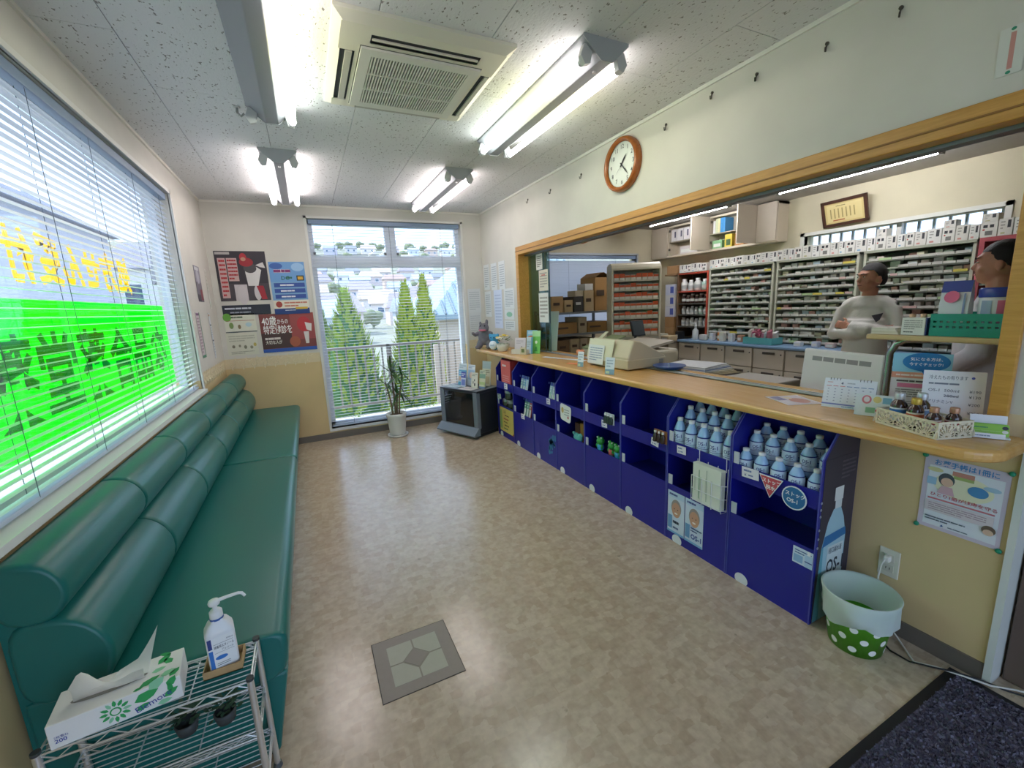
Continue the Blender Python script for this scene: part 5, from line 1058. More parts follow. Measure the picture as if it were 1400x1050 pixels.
# polka-dot bin with liner
bxx, byy, BH = 2.636, .79, .235
bn = thing('waste_bin', 'lime green bin with white dots and a clear liner', 'bin', (bxx, byy, 0))
rad = lambda z: .088+(.122-.088)*z/BH
B().lathe([(0, .004), (.086, .004), (.088, 0), (rad(BH*.98), BH*.98), (rad(BH)+.004, BH), (rad(BH)-.002, BH), (.084, .01), (0, .01)], (bxx, byy, 0), 36).obj('bucket', mat('#62c22a', .35), bn)
for r_, z in enumerate((.03, .075, .12, .165)):
    for k in range(9):
        a = 2*pi*(k+.5*(r_ % 2))/9; rd = .0135; vs = []
        for j in range(14):
            t = 2*pi*j/14; zz = z+rd*sin(t); aa = a+rd*cos(t)/rad(z); vs.append((bxx+(rad(zz)+.0008)*cos(aa), byy+(rad(zz)+.0008)*sin(aa), zz))
        B().add(vs, [tuple(range(14))]).obj('dot', mat('#eef3ea', .4), bn)
rr = random.Random(2); vs = []; n = 40
for i, (dr, z) in enumerate(((.03, -.1), (-.014, -.03), (-.004, .0), (.0015, .006), (.0055, .002), (.0045, -.03), (.008, -.065), (.0115, -.10))):
    for j in range(n):
        a = 2*pi*j/n; wv = (.006*sin(a*5)+.004*sin(a*11+1))*(i > 4)*(i-4)/3; zz = BH+z-(.025*abs(sin(a*1.5+.6))-.01 if i == 7 else 0); R_ = rad(max(0, BH+z))+dr+wv if i else .075
        blob = .035*math.exp(-((a-3.5)/.35)**2)*(i in (5, 6)); vs.append((bxx+(R_+blob)*cos(a), byy+(R_+blob)*sin(a), zz))
B().add(vs, [(i*n+j, i*n+(j+1) % n, (i+1)*n+(j+1) % n, (i+1)*n+j) for i in range(7) for j in range(n)], 0, True).obj('liner', film('#e6efee', .18, 'liner_film', .75), bn)
# ---------------------------------------------------------------- things on the counter
ZC = .916
# grey plush animal, sitting up at the far end
g = thing('plush_toy', 'grey plush animal with a pink mouth standing at the far end of the counter', 'soft toy', (2.615, 4.60, ZC+.002), radians(-38))
b = B(); b.ell((0, 0, .13), (.075, .065, .095)); b.ell((0, -.01, .235), (.06, .058, .055)); b.ell((0, -.055, .222), (.052, .04, .03)); b.ell((-.03, -.04, .285), (.014, .014, .03)); b.ell((.035, -.0, .30), (.018, .016, .035)); b.ell((.0, -.07, .25), (.022, .02, .018))
for s in (-1, 1):
    b.tube([(s*.045, 0, .08), (s*.06, -.03, .03), (s*.062, -.06, .022)], [.04, .036, .03], 10); b.ell((s*.064, -.075, .022), (.032, .036, .022)); b.tube([(s*.06, -.01, .18), (s*.095, -.05, .16), (s*.105, -.08, .175)], [.026, .022, .018], 10); b.ell((s*.108, -.088, .18), (.02, .018, .018))
b.tube([(0, .05, .06), (.03, .1, .04), (.09, .11, .05)], [.03, .022, .01], 8)
M_PL = mat('#77747c', .95, noise=(40, .18), bump=(160, .5))
def local_mesh(name, me, m, root):
    me.materials.append(m); o = bpy.data.objects.new(name, me); COL.objects.link(o); o.parent = root; return o
local_mesh('body', voxel(b, .007, 4), M_PL, g)
B().ell((0, -.072, .214), (.046, .03, .013), 14, 8).obj('mouth', mat('#c96f84', .7), g, local=True)
for s in (-1, 1): B().ell((s*.026, -.06, .262), .008, 8, 6).obj('eye', mat('#20201f', .2), g, local=True)
# blue and white plush
g = thing('plush_toy', 'small blue and white plush beside the flower pot', 'soft toy', (2.625, 4.345, ZC), radians(-50))
b = B(); b.ell((0, 0, .06), (.06, .045, .06)); b.ell((0, 0, .135), (.055, .045, .045)); b.ell((-.045, 0, .165), .018); b.ell((.045, 0, .165), .018)
local_mesh('body', voxel(b, .006, 4), mat('#4d9fcb', .9, bump=(150, .4)), g)
b = B(); b.ell((0, -.034, .058), (.05, .022, .05)); local_mesh('belly', voxel(b, .006, 2), mat('#dfe9ee', .9), g)
for s in (-1, 1): B().ell((s*.018, -.044, .142), .006, 8, 6).obj('eye', mat('#202428', .3), g, local=True)
B().box(-.025, -.056, .05, .025, -.054, .066).obj('name_strip', mat('#b9cfe0', .5), g, local=True)
# flower pot
g = thing('flower_pot', 'white bowl of cream and yellow flowers on the counter', 'flower pot', (2.655, 4.185, ZC))
B().lathe([(0, 0), (.045, 0), (.05, .008), (.07, .05), (.072, .08), (.066, .08), (.06, .06), (0, .055)], (2.655, 4.185, ZC), 24).obj('bowl', mat('#e2e0d6', .35), g)
rr = random.Random(21); lf = B()
for k in range(40):
    a = rr.uniform(0, 6.28); d = Vector((cos(a), sin(a), rr.uniform(-.2, .9))).normalized(); c = Vector((2.655, 4.185, ZC+.09))+d*rr.uniform(.03, .085); e = d.cross(Vector((0, 0, 1))).normalized()*.012
    lf.add([c, c+d*.02+e, c+d*.04, c+d*.02-e], [(0, 1, 2, 3)])
stuff(lf.obj('leaves', mat('#6f8f52', .6), g))
for k in range(16):
    a = k*2.4; r = .02+.05*((k*7 % 10)/10); z = ZC+.11+.07*(1-r/.08)+.01*(k % 3); c = Vector((2.655+r*cos(a), 4.185+r*sin(a), z)); b = B(); col = ['#e9e4cf', '#e8d98f', '#dfc24e', '#ece9e0'][k % 4]
    for q in range(5): t = q*2*pi/5; b.ell(c+Vector((.012*cos(t), .012*sin(t), .002)), (.011, .011, .006), 8, 5)
    b.ell(c+Vector((0, 0, .005)), .005, 6, 4); b.obj('flower', mat(col, .6), g)
# leaflet stand
lst = [('tall blue and orange brochure at the back of the counter leaflet stand', (2.82, 3.845), .125, .225, '#8fc3da', [('r', 0, .62, 1, 1, '#7fb8d4'), ('e', .4, .62, .35, .14, '#d8784a'), ('l', .1, .8, .9, .95, 2, '#e6eef2'), ('r', 0, 0, 1, .3, '#cfe0e4')]),
       ('bright green brochure in the counter leaflet stand', (2.80, 3.715), .095, .225, '#6fbf5c', [('r', 0, .75, 1, 1, '#a8d8a0'), ('e', .5, .5, .15, .07, '#e8f0d8'), ('p', [(.3, .1), (.7, .1), (.6, .3), (.4, .3)], '#3f8f4a')]),
       ('pale pink leaflet in front of the counter leaflet stand', (2.70, 3.87), .135, .155, '#d6ccd0', [('e', .65, .4, .05, .06, '#8a8088'), ('l', .15, .6, .8, .85, 3, '#b3a8ae')]),
       ('blue edged leaflet beside the pale pink one on the counter', (2.745, 3.752), .075, .165, '#c3d4dc', [('r', .75, 0, 1, 1, '#5fa0b8'), ('l', .1, .4, .7, .8, 4, '#8fa4ae')])]
for lb, (x, y), w_, h_, c, it in lst: standing('leaflet', lb, 'leaflet', (x, y, ZC), radians(-62), w_, h_, .12, .01, c, it)
cs = thing('card_box', 'low white card box holding small cards before the leaflets', 'box', (2.665, 3.80, ZC), radians(-62)); ring(B().box(-.09, -.02, 0, .09, .03, .004), -.09, -.02, .09, .03, .003, 0, .045).obj('tray', mat('#d6d2c6', .5), cs, local=True); B().box(.02, -.0225, .0, .088, -.0205, .07).obj('front_card', mat('#cfc6ac', .5), cs, local=True); B().box(.035, -.0235, .02, .07, -.0225, .055).obj('picture', mat('#6f7a52', .5), cs, local=True)
# leaning white board and little orange toy behind the glass
tag(B().obox((3.03, 3.86, ZC), (.03, -.11, 0), (.05, .02, .40), (.004, 0, 0)).obj('white_board', mat('#cfd6cf', .5), None), 'tall narrow white board leaning behind the sliding glass', 'board')
g = thing('orange_toy', 'small orange and pink toy behind the glass near the board', 'toy', (3.04, 3.30, ZC)); b = B(); b.ell((3.04, 3.30, ZC+.02), (.03, .05, .02)); b.ell((3.03, 3.25, ZC+.035), .022); b.ell((3.05, 3.34, ZC+.03), (.02, .03, .02)); local_mesh('body', voxel(b, .006, 3), mat('#d88a62', .6), g); COL.objects[-1].data.transform(Matrix.Translation(-Vector((3.04, 3.30, ZC))))
tag(sheet('counter_strip', (2.70, 3.42, ZC), (.25, -.97, 0), (.97, .25, 0), .5, .05, '#d5dade', [('l', .05, .2, .95, .8, 1, '#aab4bc')], None, None, None, .001), 'narrow white strip lying on the counter before the register', 'paper')
# beige register with notices
rg = thing('register', 'beige desktop register with handwritten notices on the counter', 'cash register', (2.93, 2.53, ZC))
B().prism([(2.752, ZC+.003), (3.16, ZC+.003), (3.16, ZC+.095), (2.86, ZC+.215), (2.79, ZC+.225), (2.752, ZC+.10)][::-1] and [(ZC+.003, 2.752), (ZC+.012, 3.09), (ZC+.085, 3.095), (ZC+.20, 2.86), (ZC+.21, 2.80), (ZC+.09, 2.752)], 'y', 2.30, 2.76).obj('housing', mat('#c9bd9f', .45, noise=(20, .03)), rg, bevel=.012, seg=3)
B().box(2.745, 2.296, ZC+.009, 3.095, 2.764, ZC+.075).obj('drawer', mat('#c4b899', .45), rg, bevel=.006)
def on_front(y0_, w_, z0_, h_, paper, it, th=.001, lean=.23):
    return sheet('notice', (2.735, y0_, z0_), (0, -1, 0), (lean, 0, 1), w_, h_, paper, it, rg, th=th)
on_front(2.765, .30, ZC+.05, .155, '#d9d6b8', [('r', .05, .05, .95, .95, '#dcd9bc')]); COL.objects[-1].location.x += -.0
sheet('notice', (2.728, 2.745, ZC+.02), (0, -1, 0), (.16, 0, 1), .19, .14, '#dfe3e0', [('l', .1, .15, .9, .9, 6, '#8fa0b0')], rg)
B().obox((2.80, 2.66, ZC+.205), (.05, -.02, .045), (0, .04, .0), (.004, 0, .004)).obj('paper_curl', mat('#b9b79a', .6), rg)
B().box(3.03, 2.2955, ZC+.02, 3.07, 2.297, ZC+.06).obj('keyhole_panel', mat('#8f8c82', .4), rg)
for i, (x, y, lb) in enumerate(((2.63, 2.70, 'small white price card standing left of the register notice'), (2.575, 2.28, 'small white price card standing before the register'))):
    standing('price_card', lb, 'card', (x, y, ZC), radians(-70), .052 if i == 0 else .07, .115, .12, .01, '#e1e6ee', [('r', 0, 0, 1, .3, '#7fa0b4'), ('l', .15, .4, .85, .9, 3, '#a9b4c4'), ('r', .1, .05, .5, .2, '#c9d4b0')])
og = thing('orange_card', 'small orange card lying behind the price card', 'card', (2.67, 2.84, ZC)); sheet('card', (2.64, 2.92, ZC), (.3, -.95, 0), (.95, .3, 0), .13, .05, '#e0743a', [('l', .1, .3, .9, .7, 1, '#f0b89a')], og)
bt = thing('money_tray', 'round blue plastic tray beside the register', 'tray', (3.0, 2.17, ZC+.008)); B().lathe([(0, 0), (.075, 0), (.105, .022), (.108, .022), (.109, .018), (.08, -.003), (0, -.003)], (3.0, 2.17, ZC+.012), 30).obj('dish', mat('#274a86', .4), bt)
B().tube([(3.0, 2.17, ZC+.014), (2.99, 2.165, ZC+.045)], .003, 6).obj('pen_stub', mat('#c9d3da', .3), bt)
fly = sheet('flyer', (2.735, 1.30, ZC), (-.42, -.91, 0), (.91, -.42, 0), .175, .155, '#e2dcdc', [('r', .04, .05, .96, .95, '#cfc3c8'), ('e', .6, .62, .28, .25, '#b4705c'), ('r', .08, .08, .5, .35, '#6a6690'), ('e', .28, .5, .12, .1, '#d8c9a8'), ('r', .55, .1, .9, .3, '#d8d0d4')], None, 'colourful food flyer lying flat on the counter', 'flyer', .001)
# calendar
cl = thing('desk_calendar', 'white desk calendar standing on the counter', 'calendar', (2.78, .975, ZC), radians(-74)); CW, CH = .175, .125; le = .28
it = [('t', '4', .33, .80, .13, '#3a4a70', None, .01), ('l', .06, .83, .24, .9, 1, '#d9b0b8'), ('l', .45, .82, .7, .9, 1, '#b8bcc8'), ('r', 0, .10, 1, .145, '#7f86c8'), ('l', .4, .03, .8, .08, 1, '#5f9fd0')]
for q in range(7):
    it.append(('r', .05+.135*q, .73, .15+.135*q, .75, '#d07a80' if q < 3 else '#5c80b8'))
    for r in range(5): it.append(('r', .085+.135*q, .22+.1*r, .115+.135*q, .25+.1*r, '#a9aec4'))
sheet('page', (-CW/2, 0, 0), (1, 0, 0), (0, sin(le), cos(le)), CW, CH, '#e6e9f3', it, None, th=.0015); COL.objects[-1].parent = cl
B().add([(-CW/2, CH*sin(le)*2, 0), (CW/2, CH*sin(le)*2, 0), (CW/2, CH*sin(le), CH*cos(le)), (-CW/2, CH*sin(le), CH*cos(le))], [(0, 1, 2, 3)]).obj('back_board', mat('#d5d8de', .6), cl, local=True)
for k in list(range(4))+list(range(9, 13)):
    x = -CW/2+.02+.0112*k; B().tube([(x, CH*sin(le)+.005*cos(t), CH*cos(le)-.003+.005*sin(t)) for t in [i*.9 for i in range(8)]], .0009, 4).obj('ring', mat('#3a3f4a', .4, .5), cl, local=True)
sm = standing('bubble_card', 'small white card with coloured speech bubbles before the calendar', 'card', (2.735, .862, ZC), radians(-74), .115, .085, .2, .01, '#dfe8ec', [('e', .3, .75, .13, .2, '#d9808e'), ('e', .3, .76, .08, .13, '#e6dfe4'), ('e', .58, .78, .11, .15, '#e4d790'), ('r', .72, .62, .95, .9, '#7fb4cc'), ('r', .3, .15, .55, .4, '#8fc0a0'), ('e', .7, .28, .14, .1, '#d06a70')])
# two larger cards behind the basket
c1 = thing('blue_bubble_card', 'tall card with a blue speech bubble reading 今すぐチェック', 'card', (2.915, .80, ZC), radians(-68)); w_, h_, le = .17, .235, .16
sheet('card', (-w_/2, 0, 0), (1, 0, 0), (0, sin(le), cos(le)), w_, h_, '#e2dfe0', [('r', 0, .68, 1, 1, '#8fcbe4'), ('r', 0, .58, 1, .68, '#e09a80'), ('l', .08, .6, .9, .66, 1, '#f2e0d8'), ('r', .12, .42, .95, .49, '#d87aa0'), ('l', .1, .5, .95, .56, 1, '#55524f'), ('l', .1, .25, .95, .4, 4, '#8a888a'), ('l', .1, .06, .95, .2, 4, '#a6a4a6')], None, th=.002); COL.objects[-1].parent = c1
b = B(); z0_ = h_*.86*cos(le); yy = h_*.86*sin(le)-.004; ta = math.tan(le); pts = [(.068*cos(t*pi/14), .036*sin(t*pi/14)) for t in range(28)]
b.add([(.012+p, yy+q*ta, z0_+q) for p, q in pts], [tuple(range(28))], 0); b.add([(.0, yy-.03*ta, z0_-.03), (.012, yy-.055*ta, z0_-.055), (.022, yy-.03*ta, z0_-.03)], [(0, 1, 2)], 0)
b.text('気になる方は、', (-.034, yy-.0012, z0_+.006), (1, 0, 0), (0, sin(le), cos(le)), .014, 1, .012, .092); b.text('今すぐチェック!', (-.036, yy-.0038, z0_-.014), (1, 0, 0), (0, sin(le), cos(le)), .014, 1, .012, .096); b.obj('speech_bubble', [mat('#1f79b8', .5), mat('#eef3f6', .5)], c1, local=True)
B().add([(-.05, .1, 0), (.05, .1, 0), (.05, h_*.8*sin(le), h_*.8*cos(le)), (-.05, h_*.8*sin(le), h_*.8*cos(le))], [(0, 1, 2, 3)]).obj('prop', mat('#c8c6c4', .6), c1, local=True)
c2 = thing('price_list', 'large white handwritten drinks price list leaning by the wooden post', 'card', (2.83, .672, ZC), radians(-66)); w_, h_, le = .16, .19, .20; ro = .10
it = [('t', '冷えたもの有ります', .1, .84, .085, '#3d4660', .62), ('e', .8, .88, .028, .024, '#4658b0'), ('l', .1, .72, .92, .79, 1, '#7b8090'), ('t', 'OS-1  500ml', .1, .6, .075, '#5a6072', .5), ('t', '¥190', .76, .6, .07, '#5a6072', .18), ('t', '280ml', .36, .5, .07, '#5a6072', .24), ('t', '¥130', .76, .5, .07, '#5a6072', .18), ('t', 'アリナミンV', .1, .38, .075, '#5a6072', .42), ('t', '¥200', .76, .36, .07, '#5a6072', .18), ('l', .1, .25, .5, .3, 1, '#7b8090'), ('t', '¥250', .76, .2, .07, '#5a6072', .18), ('t', '¥150', .76, .07, .07, '#5a6072', .18)]
sheet('card', (-w_/2, 0, 0), (cos(ro*.0), 0, 0), (0, sin(le), cos(le)), w_, h_, '#e4e4ea', it, None, th=.002); COL.objects[-1].parent = c2
B().add([(-.05, .11, 0), (.05, .11, 0), (.05, h_*.8*sin(le), h_*.8*cos(le)), (-.05, h_*.8*sin(le), h_*.8*cos(le))], [(0, 1, 2, 3)]).obj('prop', mat('#c8c6c4', .6), c2, local=True)
# pierced cream basket with brown bottles
bA, bB_ = Vector((2.655, .815, ZC)), Vector((2.578, .612, ZC)); bu = (bB_-bA).normalized(); bang = math.atan2(bu.y, bu.x); bl = (bB_-bA).length; bd, bh = .125, .058
bk = thing('pierced_basket', 'cream pierced tray holding brown medicine bottles', 'basket', bA, bang); M_CR = mat('#e2dac0', .45)
B().box(0, 0, 0, bl, bd, .003).obj('bottom', M_CR, bk, local=True)
def pierced(o, u, L):
    """side wall with cut-out petals: bars around a fan pattern"""
    o, u = Vector(o), Vector(u); n_ = u.cross(Vector((0, 0, 1))); z = Vector((0, 0, 1)); b = B()
    for zz, hh in ((0, .007), (bh-.007, .007)): b.obox(o+z*zz-n_*.0004, u*L, n_*.0038, z*hh)
    for xx in (0, L-.006): b.obox(o+u*xx-n_*.0002, u*.006, n_*.0034, z*bh)
    k = max(2, int(L/.072)); st_ = (L-.012)/k
    for i in range(k):
        c = o+u*(.006+st_*(i+.5))+z*.006
        for j in range(11):
            a = pi*j/10; d = u*cos(a)+z*sin(a); L2 = min(st_*.5/max(.2, abs(cos(a))), (bh-.012)/max(.25, sin(a)))*.98; e = d.cross(n_)*.0013
            b.obox(c-e+d*.006, d*(L2-.006), e*2, n_*.003)
        for r in (.014, .028, .042):
            arcp = [c+u*(r*1.05*cos(t*pi/12))+z*(min(bh-.012, r*sin(t*pi/12)))+n_*.0015 for t in range(13)]; b.tube(arcp, .0016, 5)
    for t in range(int(L/.0125)): b.obox(o+u*(.006+.0125*t)+z*(bh-.014-.010*(t % 2)), u*.0085, n_*.0024, z*.008)
    return b.obj('pierced_side', M_CR, bk, local=True)
pierced((0, .003, 0), (1, 0, 0), bl); pierced((0, bd, 0), (1, 0, 0), bl); pierced((0, 0, 0), (0, 1, 0), bd); pierced((bl-.003, 0, 0), (0, 1, 0), bd)
def vial(label, lx, ly, h, r, capc, lab, lab2):
    p = Matrix.Rotation(bang, 4, 'Z') @ Vector((lx, ly, 0))+bA
    v = thing('medicine_bottle', label, 'bottle', (p.x, p.y, ZC+.0035), bang, 'brown bottles in the cream basket')
    B().lathe([(0, 0), (r*.9, 0), (r, .004), (r, h*.6), (r*.9, h*.68), (r*.52, h*.78), (r*.5, h*.82)], n=20).obj('glass', mat('#3a1f14', .12, coat=.8), v, local=True)
    B().lathe([(r*.6, h*.8), (r*.62, h*.82), (r*.62, h*.97), (r*.55, h), (0, h)], n=20).obj('cap', mat(capc, .35, .4), v, local=True)
    lb = B().lathe([(r*1.015, h*.12), (r*1.015, h*.55)], n=20).obj('label', mat(lab, .5), v, local=True); B().lathe([(r*1.025, h*.38), (r*1.025, h*.5)], n=20).obj('label_band', mat(lab2, .5), lb, local=True)
vial('white capped brown bottle with blue label, left in the cream basket', .04, .045, .115, .0245, '#c9cbd0', '#dfe3e6', '#2f74b4'); vial('white capped brown bottle at the back of the cream basket', .075, .094, .118, .0245, '#c9cbd0', '#d9dde2', '#7fa0c8')
vial('yellow capped brown bottle in the middle of the cream basket', .10, .045, .108, .023, '#c9a84a', '#e0d9c4', '#c8643a'); vial('copper capped brown bottle with red label, front right in the basket', .165, .04, .092, .02, '#b98a70', '#d8c9c4', '#b4343a'); vial('copper capped brown bottle with red label, back right in the basket', .185, .09, .092, .02, '#b98a70', '#d8c9c4', '#b4343a')
# card holder at the counter's end
ch = thing('card_holder', 'clear holder with green cards at the rounded counter end', 'card holder', (2.748, .548, ZC), radians(-62))
B().box(-.045, -.025, 0, .045, .035, .005).obj('base', mat('#d8dce0', .2), ch, local=True)
sheet('back_card', (-.04, .02, .004), (1, 0, 0), (0, .25, .97), .085, .062, '#e4e5ec', [], None, th=.0015); COL.objects[-1].parent = ch
for k in range(3): sheet('green_card', (-.043, -.006+.008*k, .005), (1, 0, 0), (0, .3, .95), .088, .036, '#8fc44a', [('l', .1, .6, .7, .85, 1, '#4d8a5a'), ('l', .1, .2, .8, .5, 2, '#a9d078'), ('e', .9, .75, .08, .16, '#3a3a42'), ('e', .9, .4, .08, .15, '#e0ddd8')], None, th=.0012); COL.objects[-1].parent = ch
sheet('front_slip', (-.047, -.028, .001), (1, 0, 0), (0, .2, .98), .08, .016, '#e6e6ea', [('l', .1, .25, .9, .75, 1, '#7a8aa0')], None, th=.001); COL.objects[-1].parent = ch
# notices on the sliding glass
for i, (a, c, pc, lb) in enumerate((((737, 370), (750, 397), '#d6cfbc', 'handwritten notice with red words on the sliding glass'), ((737, 401), (751, 441), '#dadcd4', 'long white notice lower on the sliding glass'), ((733, 348), (742, 368), '#d9d9d0', 'small stack of white slips hanging on the sliding glass'))):
    xg = 2.932; A, C_ = P(*a, 'x', xg), P(*c, 'x', xg)
    sheet('glass_notice', (xg-.003, A.y, C_.z), (0, -1, 0), (0, 0, 1), A.y-C_.y, A.z-C_.z, pc, [('l', .1, .15, .9, .9, 6, '#9a978c' if i < 2 else '#77756c')]+([('l', .3, .7, .95, .82, 1, '#c05a50')] if i == 0 else []), None, lb, 'notice')
# ---------------------------------------------------------------- dispensary
# tube lights on its ceiling
for k, (y0_, y1_, lb) in enumerate(((3.30, 4.50, 'single tube light in the dispensary beside the wall cabinets'), (1.60, 2.80, 'single tube light in the dispensary nearest the certificate'))):
    root = thing('strip_light', lb, 'ceiling light', (4.97, (y0_+y1_)/2, HD), 0, 'dispensary strip lights')
    B().box(4.935, y0_, HD-.04, 5.005, y1_, HD).obj('housing', mat('#c8c8c4', .5), root, bevel=.004)
    B().tube([(4.97, y0_+.03, HD-.062), (4.97, y1_-.03, HD-.062)], .0163, 12).obj('tube', tube_mat('#f6f6ff', False, 3.6), root)
    for yy in (y0_+.005, y1_-.03): B().box(4.952, yy, HD-.085, 4.988, yy+.025, HD-.04).obj('lamp_holder', mat('#bdbdb8', .5), root)
M_CAB = mat('#b5ac96', .5, noise=(4, .04)); M_SH = mat('#a9ab96', .5); M_DK = mat('#2f2f2b', .7)
# drawer cabinets and the blue worktop
yc = [4.19-.355*i for i in range(10)]
for i in range(9):
    ya, yb = yc[i+1]+.003, yc[i]-.003
    root = thing('drawer_cabinet', '%s grey drawer cabinet under the blue worktop, counted from the far end' % ['first', 'second', 'third', 'fourth', 'fifth', 'sixth', 'seventh', 'eighth', 'ninth'][i], 'cabinet', (5.47, (ya+yb)/2, 0), 0, 'drawer cabinets in the dispensary')
    B().box(5.235, ya, 0, 5.74, yb, .818).obj('body', M_CAB, root)
    for k, (za, zb_) in enumerate(((.60, .81), (.37, .59), (.05, .36))):
        d = B().box(5.215, ya+.006, za, 5.236, yb-.006, zb_).obj('drawer', mat('#dad4c6', .45), root, bevel=.003)
        B().box(5.202, (ya+yb)/2-.075, zb_-.055, 5.216, (ya+yb)/2+.06, zb_-.03).obj('handle', mat('#6f6c66', .35, .5), d, bevel=.003)
        B().tube([(5.217, ya+.035, zb_-.05), (5.212, ya+.035, zb_-.05)], .008, 10).obj('lock', mat('#3d3b38', .4), d)
        if k: B().box(5.2125, (ya+yb)/2-.03, zb_-.12, 5.2145, (ya+yb)/2+.03, zb_-.095).obj('drawer_label', mat('#d9d6cc', .6), d)
tag(B().box(5.19, 1.0, .82, 5.745, 4.19, .85).obj('worktop', mat('#7d9cbc', .4), None, .008), 'long pale blue worktop over the grey drawer cabinets', 'worktop')
dk = thing('side_counter', 'brown-grey side counter beyond the blue worktop', 'counter', (5.4, 4.64, 0)); B().box(5.05, 4.20, 0, 5.74, 5.07, .80).obj('body', mat('#9a907c', .5), dk); B().box(5.03, 4.195, .80, 5.745, 5.075, .83).obj('top', mat('#6a6458', .45), dk); B().box(5.04, 4.27, .58, 5.052, 4.62, .78).obj('door', mat('#a89e88', .5), dk); B().box(5.03, 4.36, .67, 5.042, 4.52, .70).obj('handle', mat('#5d574c', .4), dk)
# medicine shelves
UN = [('clear drawer shelf unit of medicines beside the red framed shelf', 3.115, 3.955, 12), ('middle medicine shelf unit behind the man with crossed arms', 2.305, 3.085, 12), ('medicine shelf unit to the right of the man with crossed arms', 1.53, 2.27, 12)]
cols_ = ['#e4e2da', '#eceae4', '#dcd9d0', '#dfe3e2', '#cfd8ca', '#e2d3ca', '#cf9f90', '#bccdd8', '#e4e0c4', '#a9c0aa']
boxes = []
for u_, (lb, ya, yb, nr) in enumerate(UN):
    root = thing('medicine_shelf', lb, 'shelf', (5.6, (ya+yb)/2, .851), 0, 'medicine shelf units')
    for y in (ya, yb-.02): B().box(5.47, y, .851, 5.745, y+.02, 1.735).obj('side_panel', mat('#c2c2ae', .5), root)
    B().box(5.735, ya, .851, 5.745, yb, 1.735).obj('back_panel', mat('#7d7c72', .8), root); B().box(5.46, ya, 1.72, 5.745, yb, 1.74).obj('top_board', M_SH, root)
    for r in range(nr):
        z = .868+r*.0705
        s = B().obox((5.478, ya+.021, z), (.25, 0, .028), (0, yb-ya-.042, 0), (0, 0, .006)).obj('shelf', M_SH, root)
        B().box(5.470, ya+.02, z-.008, 5.479, yb-.02, z+.004).obj('shelf_edge', mat('#8d9080', .5), s)
        k = 0; y = ya+.03; rr = random.Random(u_*100+r)
        while y < yb-.06:
            L = rr.uniform(.05, .12); L = min(L, yb-.03-y)
            if rr.random() < .93: B().box(5.465, y, z+.004, 5.471, y+L-.006, z+.024).obj('label_strip', mat('#cfcdc2' if rr.random() < .9 else ['#b9d09c', '#d8c85c', '#d8b8b0'][rr.randrange(3)], .6), s)
            y += L
        y = ya+.035
        while y < yb-.07:
            w_ = rr.uniform(.03, .07)
            if rr.random() < (.5 if u_ == 0 else .78): boxes.append((y, w_, z+.008, rr.uniform(.028, .046), rr.uniform(5.49, 5.53), cols_[rr.randrange(10)], u_, r))
            y += w_+rr.uniform(.004, .03)
# the medicine packets: the largest as things, the rest joined
rank = {}
for q in sorted(boxes, key=lambda q: (q[6], q[7], -q[0])): rank[(q[6], q[7])] = rank.get((q[6], q[7]), 0)+1; rank[q] = rank[(q[6], q[7])]
NM = dict(zip(cols_, ['grey white', 'white', 'stone', 'cool grey', 'sage', 'pinkish', 'terracotta', 'bluish', 'cream yellow', 'green']))
boxes.sort(key=lambda q: -q[1]*q[3]*(1.6 if q[6] else 1)); pm_ = {}; W1 = ['zero', 'first', 'second', 'third', 'fourth', 'fifth', 'sixth', 'seventh', 'eighth', 'ninth', 'tenth', 'eleventh', 'twelfth', 'thirteenth', 'fourteenth', 'fifteenth']
for bxq in boxes[:300]:
    y, w_, z, h_, x, c, u_, r = bxq
    if c not in pm_: pm_[c] = B().box(0, 0, 0, .06, 1, 1).obj('medicine_packet', mat(c, .6)); o = pm_[c]
    else: o = pm_[c].copy(); COL.objects.link(o)
    o.location = (x, y, z+(x-5.478)*.112); o.scale = (1, w_, h_); o.rotation_euler = (0, -math.atan(.112), 0); tag(o, '%s packet, %s from left, %s tier of the %s medicine unit' % (NM[c], W1[rank[bxq]], W1[r+1], ['clear drawer', 'middle', 'right'][u_]), 'packet', 'small medicine packets on the shelves')
b = B()
for (y, w_, z, h_, x, c, u_, r) in boxes[300:]: b.box(x, y, z+.004+(x-5.478)*.112, x+.06, y+w_, z+.004+(x-5.478)*.112+h_)
o = stuff(b.obj('medicine_packets', mat('#cfcbc0', .6))); tag(o, 'the remaining small packets spread over the medicine shelves', 'packets')
